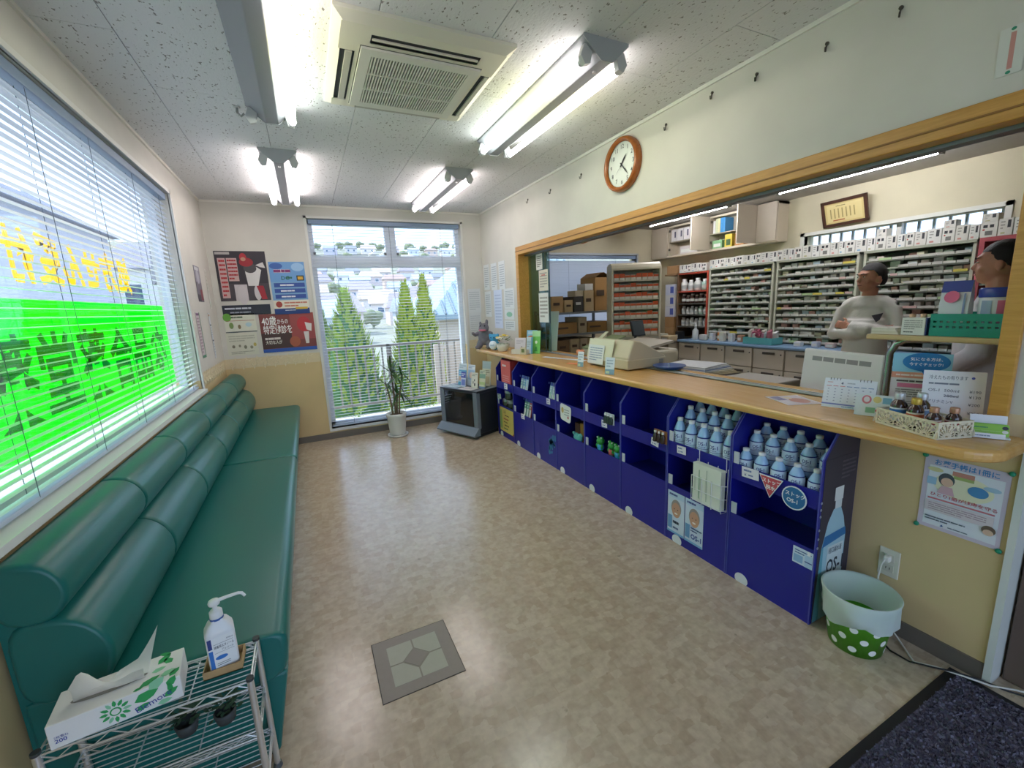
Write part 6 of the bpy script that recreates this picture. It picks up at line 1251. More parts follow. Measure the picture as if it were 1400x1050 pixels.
# red framed shelf with bottles
rs = thing('bottle_shelf', 'red framed open shelf of medicine bottles', 'shelf', (5.6, 4.22, .851), 0); M_RED = mat('#b4472f', .5); M_BRN = mat('#6e5238', .6)
for y in (3.965, 4.455): B().box(5.47, y, .851, 5.745, y+.025, 1.72).obj('side_panel', M_RED if y < 4 else M_BRN, rs)
B().box(5.735, 3.965, .851, 5.745, 4.48, 1.72).obj('back_panel', mat('#4c4438', .8), rs)
for k, z in enumerate((.99, 1.15, 1.30, 1.46, 1.70)): B().box(5.47, 3.99, z, 5.735, 4.455, z+.015).obj('shelf', M_RED if k in (3, 4) else mat('#59584e', .6), rs)
bpro = {}
def vessel(kind, label, x, y, z, s=1.):
    if kind not in bpro:
        root = thing('medicine_jar', label, 'bottle', (x, y, z), 0, 'bottles on the red framed shelf'); c, cc = {'white': ('#dcdbd3', '#e6e5e0'), 'brown': ('#3c2016', '#d6d2c8'), 'green': ('#a8c8b8', '#dfe4e0')}[kind]
        B().lathe([(0, 0), (.03, 0), (.033, .004), (.033, .085), (.02, .1), (.02, .104)], n=14).obj('body', mat(c, .35), root, local=True); B().lathe([(.022, .1), (.022, .122), (0, .122)], n=14).obj('cap', mat(cc, .5), root, local=True)
        B().lathe([(.0336, .025), (.0336, .06)], n=14).obj('label', mat('#c9c9c0' if kind != 'white' else '#b3b8b4', .6), root, local=True); bpro[kind] = root
    else: root = dup(bpro[kind], (x, y, z), None, label)
    root.scale = (s, s, s)
for r, (z, kind, n_, s) in enumerate(((1.006, 'white', 6, .95), (1.166, 'white', 6, .9), (1.316, 'brown', 6, 1.0), (1.476, 'white', 4, 1.35))):
    for k in range(n_): vessel('green' if (r == 3 and k == 3) or (r == 1 and k == 4) else kind, '%s bottle from the left on the %s tier of the red framed shelf' % (['first', 'second', 'third', 'fourth', 'fifth', 'sixth'][k], ['lowest', 'second', 'third', 'top'][r]), 5.53, 4.42-k*(.40/(n_-.4))-.02, z, s*(1-.12*(k % 2)))
# end unit with red frame behind the second man
rd = thing('red_shelf', 'pinkish red framed shelf at the right end behind the second man', 'shelf', (5.6, 1.25, .851)); M_PK = mat('#b4525a', .5)
for bx in ((5.46, 1.485, .851, 5.745, 1.515, 1.745), (5.46, .98, 1.715, 5.745, 1.485, 1.745), (5.46, .95, .851, 5.745, .98, 1.745)): B().box(*bx).obj('frame', M_PK, rd)
for z in (1.05, 1.22, 1.39, 1.55): B().box(5.47, .98, z, 5.745, 1.485, z+.015).obj('shelf', M_SH, rd)
B().box(5.735, .95, .851, 5.745, 1.515, 1.745).obj('back_panel', mat('#57544c', .8), rd)
# row of white cartons on top of the shelves
def carton(label, x, y, z, w_, h_, n_, seed, d=.11):
    rr = random.Random(seed); it = [('r', .62, .45, .85, .9, '#3a3a3c'), ('l', .15, .35, .45, .9, 3, '#9a988f'), ('r', .2, .08, .5, .2, ['#c98a80', '#7fa8c0', '#b8b48a', '#8a8a88'][rr.randrange(4)])] if seed % 3 else [('r', .15, .62, .42, .82, '#333335'), ('r', .55, .62, .8, .82, '#333335'), ('r', .3, .12, .75, .4, '#77756e'), ('e', .2, .5, .08, .06, '#b4504a')]
    root = thing('medicine_carton', label, 'carton', (x, y, z), 0, 'white cartons on top of the shelves')
    B().box(x, y-w_/2, z, x+d, y+w_/2, z+h_).obj('carton', mat(['#dcd9cf', '#d6d3c9', '#e0ded6'][seed % 3], .6), root, bevel=.001, seg=1)
    sheet('carton_print', (x-.0002, y+w_/2-.001, z+.001), (0, -1, 0), (0, 0, 1), w_-.002, h_-.002, ['#dcd9cf', '#d6d3c9', '#e0ded6'][seed % 3], it, root, th=.0004)
    return root
ORD = ['', 'first', 'second', 'third', 'fourth', 'fifth', 'sixth', 'seventh', 'eighth', 'ninth', 'tenth', 'eleventh', 'twelfth', 'thirteenth', 'fourteenth', 'fifteenth', 'sixteenth', 'seventeenth', 'eighteenth', 'nineteenth']
def ordinal(n):
    if n < 20: return ORD[n]
    t, u = divmod(n, 10); return ['twentieth', 'thirtieth', 'fortieth', 'fiftieth', 'sixtieth'][t-2] if u == 0 else ['twenty', 'thirty', 'forty', 'fifty', 'sixty'][t-2]+'-'+ORD[u]
y = 4.44; k = 1; low = True; rr = random.Random(77)
while y > 1.05:
    w_ = rr.choice([.055, .06, .07, .075, .09]); h_ = (.105 if y > 3.1 else .115)*rr.uniform(.94, 1.05)
    if low and y-w_ < 3.985: low = False; y = 3.95; k = 1
    zt_ = 1.722 if low else (1.746 if y < 1.53 else 1.741)
    carton(('white carton on top of the red framed shelf, %s from the far end' if low else '%s white carton from the far end in the row on the medicine shelves') % ordinal(k), 5.465, y-w_/2, zt_, w_, h_, k, k, .09)
    if y < 2.2 and k % 3 == 0 and w_ > .06: carton('flat white carton stacked on the %s carton of the shelf-top row' % ordinal(k), 5.465, y-w_/2, zt_+h_+.0005, w_*.95, .06, k, k+1, .09)
    y -= w_+.004; k += 1
br = thing('brown_carton', 'brown carton at the left end above the red framed shelf', 'carton', (5.55, 4.50, 1.722)); B().box(5.46, 4.47, 1.722, 5.7, 4.66, 1.83).obj('carton', mat('#a07a50', .8), br)
tag(B().box(5.46, 4.482, 1.70, 5.745, 4.70, 1.72).obj('wall_ledge', mat('#8d6a44', .6)), 'short brown wall ledge carrying the brown carton', 'shelf')
cp = thing('carton_stack', 'narrow stack of white and blue cartons left of the bottle shelf', 'cartons', (5.55, 4.60, .83))
for k in range(5): B().box(5.46, 4.52, .832+k*.15, 5.62, 4.68, .832+k*.15+.148).obj('carton', mat(['#b08a58', '#a8804e', '#cfd0d4', '#d6d4cc', '#c9ccd6'][k], .6), cp); 
for k in range(2, 5): B().box(5.458, 4.53, .86+k*.15, 5.461, 4.59, .95+k*.15).obj('print', mat('#4a58a0', .6), cp)
# calendar strip on the wall beyond
sheet('wall_planner', (5.36, D-.004, 1.20), (1, 0, 0), (0, 0, 1), .26, .42, '#d5d6da', [('r', 0, .9, 1, 1, '#2f3a6c')]+[('r', .2+.25*q, .12+.2*r, .32+.25*q, .24+.2*r, '#4a5680') for q in range(3) for r in range(4)], None, 'white planner sheet with blue marks on the far dispensary wall', 'notice')
# wall cabinets with open doors
wc = thing('wall_cabinet', 'beige wall cabinet with open doors above the medicine shelves', 'cabinet', (5.65, 4.1, 1.95)); z0_, z1_, xf = 1.985, 2.385, 5.565; M_WC = mat('#c4b8a2', .5)
for bx in ((xf, 3.17, z0_-.025, 5.745, 5.07, z0_), (xf, 3.17, z1_-.025, 5.745, 5.07, z1_), (5.735, 3.17, z0_, 5.745, 5.07, z1_)): B().box(*bx).obj('board', M_WC, wc)
for y in (3.17, 3.40, 4.05, 4.74, 5.05): B().box(xf, y, z0_, 5.735, y+.02, z1_).obj('side_panel', M_WC, wc)
for a, c in ((4.07, 4.74), (3.42, 4.05)): B().box(xf+.01, a, 2.16, 5.73, c, 2.172).obj('shelf', mat('#a39984', .5), wc)
for a, c in ((3.175, 3.405), (4.765, 5.065)): B().box(xf-.018, a, z0_-.01, xf, c, z1_).obj('door', mat('#bfb39f', .5), wc, bevel=.002)
for yh in (4.05, 3.41): B().box(xf-.33, yh, z0_-.01, xf-.002, yh+.016, z1_).obj('door', mat('#b8ac98', .5), wc, bevel=.002)
for yh in (4.73, 4.03):
    for z in (2.05, 2.3): B().box(xf-.02, yh-.02, z, xf, yh, z+.03).obj('hinge', mat('#6d675c', .4, .5), wc)
for k in range(5): c = ['#dcdcd6', '#c9d0a8', '#d8d2a0', '#3f8fc8', '#3f8fc8'][k]; t = thing('binder', '%s binder from the left in the open wall cabinet' % ['white', 'pale green', 'yellow', 'first blue', 'second blue'][k], 'binder', (5.6, 4.0-.035*k, 2.173), 0, 'binders in the wall cabinet'); B().box(5.58, 3.985-.035*k, 2.173, 5.73, 4.016-.035*k, 2.345-.02*(k < 1)).obj('cover', mat(c, .5), t)
for k in range(4): t = thing('file_box', '%s white file box from the left in the far open wall cabinet' % ['first', 'second', 'third', 'fourth'][k], 'file box', (5.6, 4.66-.11*k, 2.173), 0, 'white file boxes in the wall cabinet'); B().box(5.58, 4.61-.11*k, 2.173, 5.73, 4.71-.11*k, 2.33).obj('box', mat('#d5d0cc', .6), t); B().box(5.5785, 4.63-.11*k, 2.22, 5.5805, 4.655-.11*k, 2.3).obj('label', mat('#5a5866', .6), t)
for k, (y0_, y1_, h_, c, lb) in enumerate(((3.88, 4.02, .1, '#7fae7c', 'green topped carton low in the open wall cabinet'), (3.74, 3.84, .15, '#c9b63e', 'yellow and green carton low in the open wall cabinet'), (3.58, 3.70, .14, '#a9743c', 'brown carton low in the open wall cabinet'), (4.25, 4.55, .1, '#cfc6c2', 'pale carton low in the far open wall cabinet'))): t = thing('stored_carton', lb, 'carton', (5.6, y0_, z0_), 0); B().box(5.58, y0_, z0_+.001, 5.72, y1_, z0_+h_).obj('carton', mat(c, .6), t); B().box(5.5785, y0_+.02, z0_+.02, 5.5805, y1_-.02, z0_+h_*.6).obj('print', mat('#3f5a34' if k == 1 else '#e0e0d8', .6), t)
# framed certificate, hung crooked
ce = thing('framed_certificate', 'framed yellowed certificate hanging crooked on the dispensary wall', 'picture frame', (XB, 2.62, 2.17)); cu = Vector((0, -cos(.03), sin(.03))); cv = Vector((-.34, 0, .94)).normalized(); cn = cu.cross(cv)
oc = P(1127, 312, 'x', XB-.02); cw, chh = .40, .255; fm = mat('#4a2e22', .4)
for o_, uu, vv in ((oc, cu*cw, cv*.028), (oc+cv*(chh-.028), cu*cw, cv*.028), (oc, cu*.028, cv*chh), (oc+cu*(cw-.028), cu*.028, cv*chh)): B().obox(o_, uu, vv, cn*.02).obj('frame', fm, ce)
sheet('document', oc+cu*.027+cv*.027+cn*.008, cu, cv, cw-.056, chh-.056, '#cdb87c', [('r', .06, .08, .94, .92, '#d8c68c'), ('l', .3, .8, .7, .88, 1, '#7a6a40')]+[('r', .14+.1*q, .25, .17+.1*q, .72, '#9a8a58') for q in range(7)]+[('r', .2, .12, .5, .18, '#a8603c')], ce)
clock('round wooden rimmed clock on the far dispensary wall', P(795, 318, 'y', D-.01), (1, 0, 0), (0, -1, 0), .15, wood_mat('clock_wood_b', '#a8703c', '#bf8a50', 8, (3, 3, 3), .3), True)
# cardboard rack under the blue blind
sr = thing('storage_rack', 'grey steel rack of boxes below the blue blind', 'rack', (3.98, 4.78, 0))
for x in (3.50, 4.42):
    for y in (4.58, 4.98): B().box(x-.015, y-.015, 0, x+.015, y+.015, 1.30).obj('post', mat('#6d7276', .4, .5), sr)
for z in (.30, .72, .98, 1.25): B().box(3.49, 4.57, z, 4.43, 4.99, z+.025).obj('shelf', mat('#8d9296', .35, .5), sr)
cb = [(3.52, 3.70, 1.276, .20, '#b08e5c'), (3.71, 3.84, 1.276, .15, '#c4a878'), (3.85, 4.0, 1.276, .19, '#4a4640'), (4.005, 4.16, 1.276, .26, '#bfa67c'), (4.17, 4.41, 1.276, .42, '#a9804a'),
      (3.56, 3.90, 1.006, .14, '#9c7440'), (3.91, 4.05, 1.006, .2, '#b7a582'), (4.06, 4.40, 1.006, .13, '#94703c'), (3.60, 3.78, .746, .18, '#7d6242'), (3.785, 3.93, .746, .19, '#bba888'), (3.935, 4.06, .746, .19, '#c9b496'), (4.065, 4.2, .746, .18, '#b89a70')]
lbn = ['brown box at the left of the top rack shelf', 'tan box second on the top rack shelf', 'dark box in the middle of the top rack shelf', 'tall tan box fourth on the top rack shelf', 'big open brown carton at the right of the top rack shelf', 'long low brown box on the middle rack shelf', 'pale box in the centre of the middle rack shelf', 'low brown box at the right of the middle rack shelf', 'dark brown box on the low rack shelf', 'beige box second on the low rack shelf', 'pale box third on the low rack shelf', 'tan box last on the low rack shelf']
for k, (x0_, x1_, z, h_, c) in enumerate(cb):
    t = thing('cardboard_box', lbn[k], 'box', ((x0_+x1_)/2, 4.6, z), 0, 'cardboard boxes on the steel rack'); B().box(x0_, 4.6, z, x1_-.01, 4.92, z+h_).obj('carton', mat(c, .8, noise=(20, .06)), t, bevel=.002, seg=1)
    if k == 4:
        for s in (0, 1): B().obox((x0_ if not s else x1_, 4.59, z+h_), (.10*(1 if not s else -1), 0, .06), (0, .33, 0), (0, 0, .003)).obj('flap', mat('#9c7644', .8), t)
    B().box(x0_+.02, 4.588, z+h_*.45, x0_+.02+(x1_-x0_)*.5, 4.5905, z+h_*.62).obj('print', mat('#4d3a26' if k != 2 else '#d6d2c6', .7), t)
for k, (x0_, z, h_) in enumerate(((3.87, 1.467, .07), (4.02, 1.54, .08))): t = thing('small_carton', ['small pale carton on top of the dark box', 'small white carton on top of the tall tan box'][k], 'carton', (x0_, 4.6, z), 0); B().box(x0_, 4.6, z, x0_+.12, 4.78, z+h_).obj('carton', mat('#cabb9c' if k == 0 else '#d9d6cc', .7), t)
# cabinet of orange drawers
oc_ = thing('powder_cabinet', 'cream cabinet with seven rows of small orange drawers', 'cabinet', (4.2, 4.2, .0)); X0, X1, Yf, Yk = 3.855, 4.57, 4.0, 4.35
B().box(X0, Yf+.02, 0, X1, Yk, .86).obj('base', mat('#b9b09a', .5), oc_); B().box(X0, Yk-.02, .86, X1, Yk, 1.74).obj('back_panel', mat('#cfc5ab', .5), oc_)
for x in (X0, X1-.03): B().box(x, Yf, .86, x+.03, Yk-.02, 1.74).obj('side_panel', mat('#d3c9ae', .45), oc_, bevel=.006)
B().prism([(1.735, Yf-.0), (1.735, Yk), (1.80, Yk), (1.815, Yk-.1), (1.815, Yf+.10), (1.79, Yf+.03), (1.76, Yf)] and [(Yf, 1.735), (Yk, 1.735), (Yk, 1.80), (Yk-.1, 1.82), (Yf+.1, 1.82), (Yf+.03, 1.795), (Yf, 1.76)], 'x', X0, X1).obj('hood', mat('#d9cfb4', .45), oc_, bevel=.008)
oc_.location = (4.2, 4.2, 0)
rr = random.Random(31)
for r in range(7):
    z = 1.62-r*.108 if r < 6 else .985; n_ = 8 if r < 6 else 6; B().box(X0+.03, Yf+.005, z-.014, X1-.03, Yk-.02, z-.002).obj('shelf', mat('#cfc5aa', .45), oc_)
    w_ = (X1-X0-.07)/n_
    for k in range(n_):
        x = X0+.035+w_*k; dz = .06 if r < 6 else .075
        d = B().box(x+.003, Yf+.015, z, x+w_-.003, Yf+.2, z+dz).obj('drawer', mat('#d6cab2', .5), oc_); B().box(x+.003, Yf+.012, z+dz*.52, x+w_-.003, Yf+.016, z+dz*(1.25 if rr.random() < .35 else .92)).obj('orange_front', mat('#c8541f', .45), d); B().box(x+.012, Yf+.0115, z+.006, x+w_-.012, Yf+.015, z+dz*.5).obj('drawer_label', mat('#dcd6c6', .6), d)
B().obox((X0+.02, Yf-.01, .80), (X1-X0-.04, 0, 0), (0, -.14, -.02), (0, .0, .02)).obj('lower_tray', mat('#c4bca6', .45), oc_); B().box(X0, Yf-.0, .86, X1, Yf+.02, .965).obj('front_board', mat('#b8b19e', .5), oc_)
oc_.rotation_euler = (0, 0, radians(-28)); oc_.scale = (.80, .9, 1.0); oc_.location = (4.36, 4.12, 0)
# inner desk with printer, trays, screens
ds = thing('inner_desk', 'work desk behind the counter', 'desk', (3.42, 2.4, 0)); B().box(3.13, .75, .68, 3.72, 3.7, .71).obj('top', mat('#b3a88e', .5), ds, bevel=.004)
for x in (3.16, 3.66):
    for y in (.8, 3.62): B().box(x, y, 0, x+.04, y+.04, .68).obj('leg', mat('#6d6a64', .5), ds)
pn = thing('printer', 'beige office printer behind the register', 'printer', (3.43, 2.98, .71)); B().box(3.20, 2.72, .711, 3.68, 3.24, .97).obj('body', mat('#c0b8a0', .45), pn, bevel=.03, seg=3); B().obox((3.24, 2.75, .965), (.40, 0, .055), (0, .46, 0), (0, 0, .02)).obj('paper_cover', mat('#b3ab98', .45), pn); B().box(3.26, 2.715, .78, 3.40, 2.722, .86).obj('panel', mat('#7d7b76', .4), pn); B().box(3.22, 3.26, .711, 3.6, 3.40, .86).obj('side_tray', mat('#8d8e90', .5), pn)
ln = thing('document_scanner', 'cream machine with a sloping lid in front of the orange drawers', 'machine', (3.5, 3.5, .71)); B().box(3.30, 3.42, .711, 3.70, 3.66, .93).obj('body', mat('#bdb59c', .45), ln, bevel=.02); B().obox((3.31, 3.43, .93), (.38, 0, .10), (0, .22, 0), (0, 0, .015)).obj('lid', mat('#8f9a72', .5), ln)
sc_ = thing('small_screen', 'small black touch screen beside the orange drawers', 'screen', (4.15, 3.72, .80)); scu = Vector((1, -.1, 0)).normalized(); so_ = P(866, 460, 'y', 3.72); B().obox(so_, scu*.165, (.0, .05, .17), (0, .02, 0)).obj('panel', mat('#22262a', .25), sc_, bevel=.004); B().obox(so_+Vector((.012, -.002, .014)), scu*.142, (.0, .043, .145), (0, .002, 0)).obj('display', mat('#39424a', .12), sc_)
B().tube([so_+Vector((.08, .05, .05)), so_+Vector((.08, .06, -.03))], .015, 8).obj('stand', mat('#2c2f32', .5), sc_); B().box(so_.x-.05, 3.58, .0, so_.x+.25, 3.80, so_.z-.03).obj('stand_cabinet', mat('#a49b86', .5), sc_)
pt_ = thing('paper_tray', 'stacked letter tray with loose papers behind the counter', 'tray', (3.35, 2.20, .71)); 
for k in range(2): B().box(3.17, 2.02, .72+k*.07, 3.53, 2.40, .73+k*.07).obj('tray', mat('#a9a49a', .5), pt_)
for x in (3.17, 3.52): B().box(x, 2.02, .71, x+.01, 2.40, .86).obj('tray_side', mat('#b5b0a6', .5), pt_)
for k in range(7): sheet('paper', (3.19+.006*k, 2.04+.004*k, .862+.008*k), (cos(.05*k-.1), sin(.05*k-.1), 0), (-sin(.05*k-.1), cos(.05*k-.1), 0), .30, .33, ['#c4b490', '#c9b998', '#cfc6b0', '#d6d6d6', '#8f9cb8', '#dcdcda', '#c9ccd0'][k], [], pt_, th=.007)
kx = thing('desk_unit', 'pale grey desktop unit beside the paper tray', 'machine', (3.4, 1.8, .71)); B().box(3.2, 1.62, .711, 3.56, 1.98, .865).obj('body', mat('#aaa69e', .45), kx, bevel=.01); B().obox((3.15, 1.75, .80), (.1, .0, .05), (0, .1, 0), (0, 0, .02)).obj('lip', mat('#bcb8b0', .5), kx)
mo = thing('monitor', 'back of a silver-white flat monitor standing behind the counter', 'monitor', (3.30, 1.27, .71)); mA = P(1092, 530, 'x', 3.34); mB = P(1228, 535, 'x', 3.24); mu_ = Vector((mB.x-mA.x, mB.y-mA.y, 0)).normalized(); mz = .84; mh = .245; ml = .435
o0 = Vector((mA.x, mA.y, mz)); tl = Vector((.04, .01, mh)); nv = mu_.cross(tl).normalized(); nv = nv if nv.x > 0 else -nv
B().obox(o0, mu_*ml, tl, nv*.03).obj('back_shell', mat('#d9dade', .35), mo, bevel=.012, seg=3); B().obox(o0+nv*.028+mu_*.006+tl*.02, mu_*(ml-.012), tl*.96, nv*.008).obj('bezel', mat('#2b2c2f', .4), mo)
for k in range(5): B().obox(o0+mu_*(.06+.065*k)+tl*.74-nv*.0008, mu_*.058, tl*.10, nv*.002).obj('vent', mat('#8f9095', .6), mo)
B().obox(o0+mu_*(ml*.45)+nv*.01, mu_*.06, (0, 0, -.11), nv*.02).obj('stand_neck', mat('#b5b6ba', .4), mo); B().box(3.2, o0.y-ml*.45-.13, .711, 3.42, o0.y-ml*.45+.09, .722).obj('stand_foot', mat('#b5b6ba', .4), mo)
# things on the blue worktop
def bx_thing(name, label, cat, x, y, z, sx_, sy_, sz_, c, group=None):
    t = thing(name, label, cat, (x, y, z), 0, group); B().box(x-sx_/2, y-sy_/2, z, x+sx_/2, y+sy_/2, z+sz_).obj('body', mat(c, .5), t, bevel=min(sx_, sy_, sz_)*.12); B().box(x-sx_/2-.001, y-sy_/3, z+sz_*.25, x-sx_/2+.001, y+sy_/3, z+sz_*.65).obj('label', mat('#d9d6cc', .6), t); return t
WT = .851
bk2 = thing('supply_basket', 'teal plastic basket of supplies on the blue worktop', 'basket', (5.33, 3.10, WT)); ring(B().box(5.24, 2.93, WT, 5.42, 3.27, WT+.005), 5.24, 2.93, 5.42, 3.27, .006, WT, WT+.075).obj('tub', mat('#5fb0ae', .4), bk2); 
for k in range(12): t = random.Random(k); B().obox((5.26+t.uniform(0, .1), 2.96+.024*k, WT+.02), (.05, 0, t.uniform(0, .03)), (0, .03, .0), (0, 0, .08+t.uniform(0, .05))).obj('item', mat(['#c9c9c4', '#b46a78', '#d8d4cc', '#a9bcc0', '#c8829a', '#d0ccc0'][k % 6], .6), bk2)
fb = thing('pink_bow', 'pink ribbon bow lying in the teal basket', 'ribbon', (5.29, 3.12, WT+.12)); b = B()
for k in range(6): a = k*pi/3; b.tube([(5.29, 3.12, WT+.13), (5.27, 3.12+.05*cos(a), WT+.13+.04*sin(a)), (5.285, 3.12+.03*cos(a+.6), WT+.13+.03*sin(a+.6)), (5.29, 3.12, WT+.13)], .008, 6)
b.obj('loops', mat('#c4607c', .5), fb)
pc_ = thing('pen_cup', 'blue pen cup with pens at the near end of the worktop', 'pen cup', (5.28, 2.19, WT)); B().lathe([(0, 0), (.035, 0), (.04, .1), (.037, .1), (.033, .005), (0, .005)], (5.28, 2.19, WT), 18).obj('cup', mat('#2f6aa8', .4), pc_)
for k in range(6): a = k*1.05; B().tube([(5.28+.015*cos(a), 2.19+.015*sin(a), WT+.008), (5.28+.04*cos(a), 2.19+.04*sin(a), WT+.16+.01*(k % 3))], .005, 6).obj('pen', mat(['#dfe2e4', '#2f9a94', '#e4e4e0', '#3f5aa0', '#cfd4d8', '#2f8a84'][k], .4), pc_)
sp = thing('spray_bottle', 'clear dispenser bottle with a long spout on the worktop', 'bottle', (5.30, 3.99, WT)); B().lathe([(0, 0), (.035, 0), (.037, .005), (.037, .12), (.015, .145), (.012, .16), (.016, .16), (.016, .18), (0, .18)], (5.30, 3.99, WT), 16).obj('body', mat('#c9d0cf', .25), sp); B().tube([(5.30, 3.99, WT+.18), (5.30, 3.99, WT+.21), (5.30, 4.06, WT+.215)], .006, 8).obj('spout', mat('#e0e2e0', .4), sp)
for k, (y, c, h_, w_, lb) in enumerate(((3.88, '#d6d4cc', .07, .09, 'white box beside the clear dispenser bottle'), (3.77, '#c9ccd0', .09, .06, 'grey box among the worktop bottles'), (3.68, '#d98a4a', .10, .045, 'orange bottle-shaped pack on the worktop'), (3.60, '#d6d0c0', .11, .06, 'cream pack beside the orange one'), (3.50, '#cfd2d2', .10, .06, 'pale pack on the worktop near the teal basket'), (3.40, '#b9876a', .08, .06, 'brown pack next to the teal basket'), (2.70, '#d9dade', .05, .07, 'small white box right of the teal basket'), (2.55, '#c8ccd8', .06, .06, 'bluish box on the worktop near the pen cup'), (2.43, '#d0b8b0', .05, .08, 'pinkish box on the worktop near the pen cup'), (2.09, '#9a6a4a', .07, .06, 'brown box just behind the pen cup'))): bx_thing('worktop_pack', lb, 'pack', 5.32+.03*(k % 3), y, WT, .06, w_, h_, c, 'packs on the blue worktop')
for k, (x, y, c, sx_, sy_, sz_, lb) in enumerate(((5.16, 4.30, '#c9b48c', .16, .14, .07, 'cream box on the side counter'), (5.12, 4.62, '#b4562f', .14, .16, .06, 'orange red bowl-like tub on the side counter'), (5.18, 4.46, '#c2c0ac', .14, .12, .09, 'pale appliance on the side counter'), (5.3, 4.245, '#1f1f1f', .12, .05, .12, 'black box standing on the side counter'))): bx_thing('counter_pack', lb, 'pack', x, y, .831, sx_, sy_, sz_, c)
# shelf by the near post with basket, tub and box
zs_ = 1.215
shf = thing('side_shelf', 'small wooden shelf board beside the near post', 'shelf', (3.06, .80, zs_)); B().box(2.965, .585, zs_-.022, 3.17, 1.02, zs_).obj('board', mat('#c2ab7c', .45), shf, bevel=.006)
B().tube([(3.10, .985, .93), (3.10, .985, 1.12), (3.10, .965, 1.165), (3.10, .93, 1.185), (3.10, .85, zs_-.026)], .014, 10).obj('bracket', mat('#9aa0a4', .25, .9), shf)
gb = thing('teal_basket', 'teal perforated basket on the small wooden shelf', 'basket', (3.055, .71, zs_)); x0_, x1_, y0_, y1_, bh_ = 2.975, 3.15, .60, .815, .085; M_TE = mat('#1f8d7d', .4)
B().box(x0_, y0_, zs_+.001, x1_, y1_, zs_+.006).obj('bottom', M_TE, gb)
def perf(o, u, L):
    o, u = Vector(o), Vector(u); z = Vector((0, 0, 1)); n_ = u.cross(z); b = B()
    for zz, hh in ((0, .032), (.039, .012), (.058, .027)): b.obox(o+z*zz-n_*.0003, u*L, n_*.0036, z*hh)
    k = int(L/.018)
    for i in range(k+1): b.obox(o+u*(i*(L-.0095)/k), u*.0095, n_*.003, z*bh_)
    b.obj('perforated_side', M_TE, gb)
perf((x0_, y0_, zs_+.001), (0, 1, 0), y1_-y0_); perf((x1_-.003, y0_, zs_+.001), (0, 1, 0), y1_-y0_); perf((x0_, y0_+.003, zs_+.001), (1, 0, 0), x1_-x0_); perf((x0_, y1_, zs_+.001), (1, 0, 0), x1_-x0_)
tb_ = thing('wipe_tub', 'white tub with blue lid and pink stripe in the teal basket', 'tub', (3.055, .66, zs_+.007)); B().lathe([(0, 0), (.048, 0), (.05, .004), (.052, .135), (.05, .14)], (3.055, .66, zs_+.007), 28).obj('tub', mat('#d5d8e0', .35), tb_); B().lathe([(.054, .136), (.055, .14), (.055, .165), (.05, .17), (0, .17)], (3.055, .66, zs_+.007), 28).obj('lid', mat('#2a3f9a', .35), tb_)
for a0_, a1_, c in ((3.35, 3.85, '#d8749a'), (3.95, 4.4, '#34407e'), (2.5, 3.1, '#8fa4c0')):
    b = B(); vs = [(3.055+.0535*cos(a0_+(a1_-a0_)*i/8), .66+.0535*sin(a0_+(a1_-a0_)*i/8), zs_+.007+z) for i in range(9) for z in (.03, .125)]; b.add(vs, [(2*i, 2*i+2, 2*i+3, 2*i+1) for i in range(8)]); b.obj('label_stripe', mat(c, .45), tb_)
pk = thing('refill_pouch', 'white refill pouch with blue top and pink circle in the teal basket', 'pouch', (3.02, .77, zs_+.007)); b = B(); vs = []
for i in range(9):
    t = i/8; d = .022*(1-t**3)+.002
    for sx_, sy_ in ((-1, -1), (-1, 1), (1, 1), (1, -1)): vs.append((3.035+sx_*d, .768+sy_*.042, zs_+.007+t*.20))
b.add(vs, [(i*4+j, i*4+(j+1) % 4, (i+1)*4+(j+1) % 4, (i+1)*4+j) for i in range(8) for j in range(4)], 0); b.add(vs[-4:], [(0, 1, 2, 3)]); b.obj('pouch', mat('#d3d6dc', .3), pk)
B().add([(3.0195, .81, zs_+.165), (3.0195, .726, zs_+.165), (3.0315, .726, zs_+.207), (3.0315, .81, zs_+.207)], [(0, 1, 2, 3)]).obj('blue_top', mat('#2c4196', .35), pk); B().disc((3.0105, .775, zs_+.148), (0, -.022, 0), (.006, 0, .022)).obj('pink_circle', mat('#d4648c', .4), pk); B().rect((3.009, .742, zs_+.06), (0, -.006, 0), (.004, 0, .10)).obj('blue_stripe', mat('#7d8ab8', .4), pk)
wb_ = thing('bottle_box', 'white open box with two gold capped bottles on the small shelf', 'box', (3.02, .865, zs_)); B().box(2.98, .83, zs_+.001, 3.06, .905, zs_+.07).obj('box', mat('#d4d6d0', .5), wb_); sheet('box_front', (2.9795, .904, zs_+.002), (0, -1, 0), (0, 0, 1), .073, .067, '#d9dcd4', [('l', .1, .3, .9, .9, 5, '#8f9690'), ('l', .1, .1, .8, .25, 1, '#5a625c')], wb_); B().box(2.98, .826, zs_+.001, 3.06, .8295, zs_+.07).obj('blue_side', mat('#26306a', .5), wb_)
for y in (.85, .885): B().lathe([(.008, .06), (.01, .068), (.01, .084), (0, .085)], (3.01, y, zs_), 12).obj('bottle_cap', mat('#c9a888', .35, .5), wb_)
for k in range(4): tag(sheet('booklet', (2.985, 1.01, zs_+.0005+.0065*k), (0, -1, 0), (1, 0, 0), .095-.004*k, .13, ['#d6d2c0', '#cfcab4', '#dcd8c8', '#d2cdbb'][k], [], None, None, None, .006), '%s thin booklet in the pile on the small shelf' % ['lowest', 'second', 'third', 'topmost'][k], 'booklet', 'booklets on the small shelf')
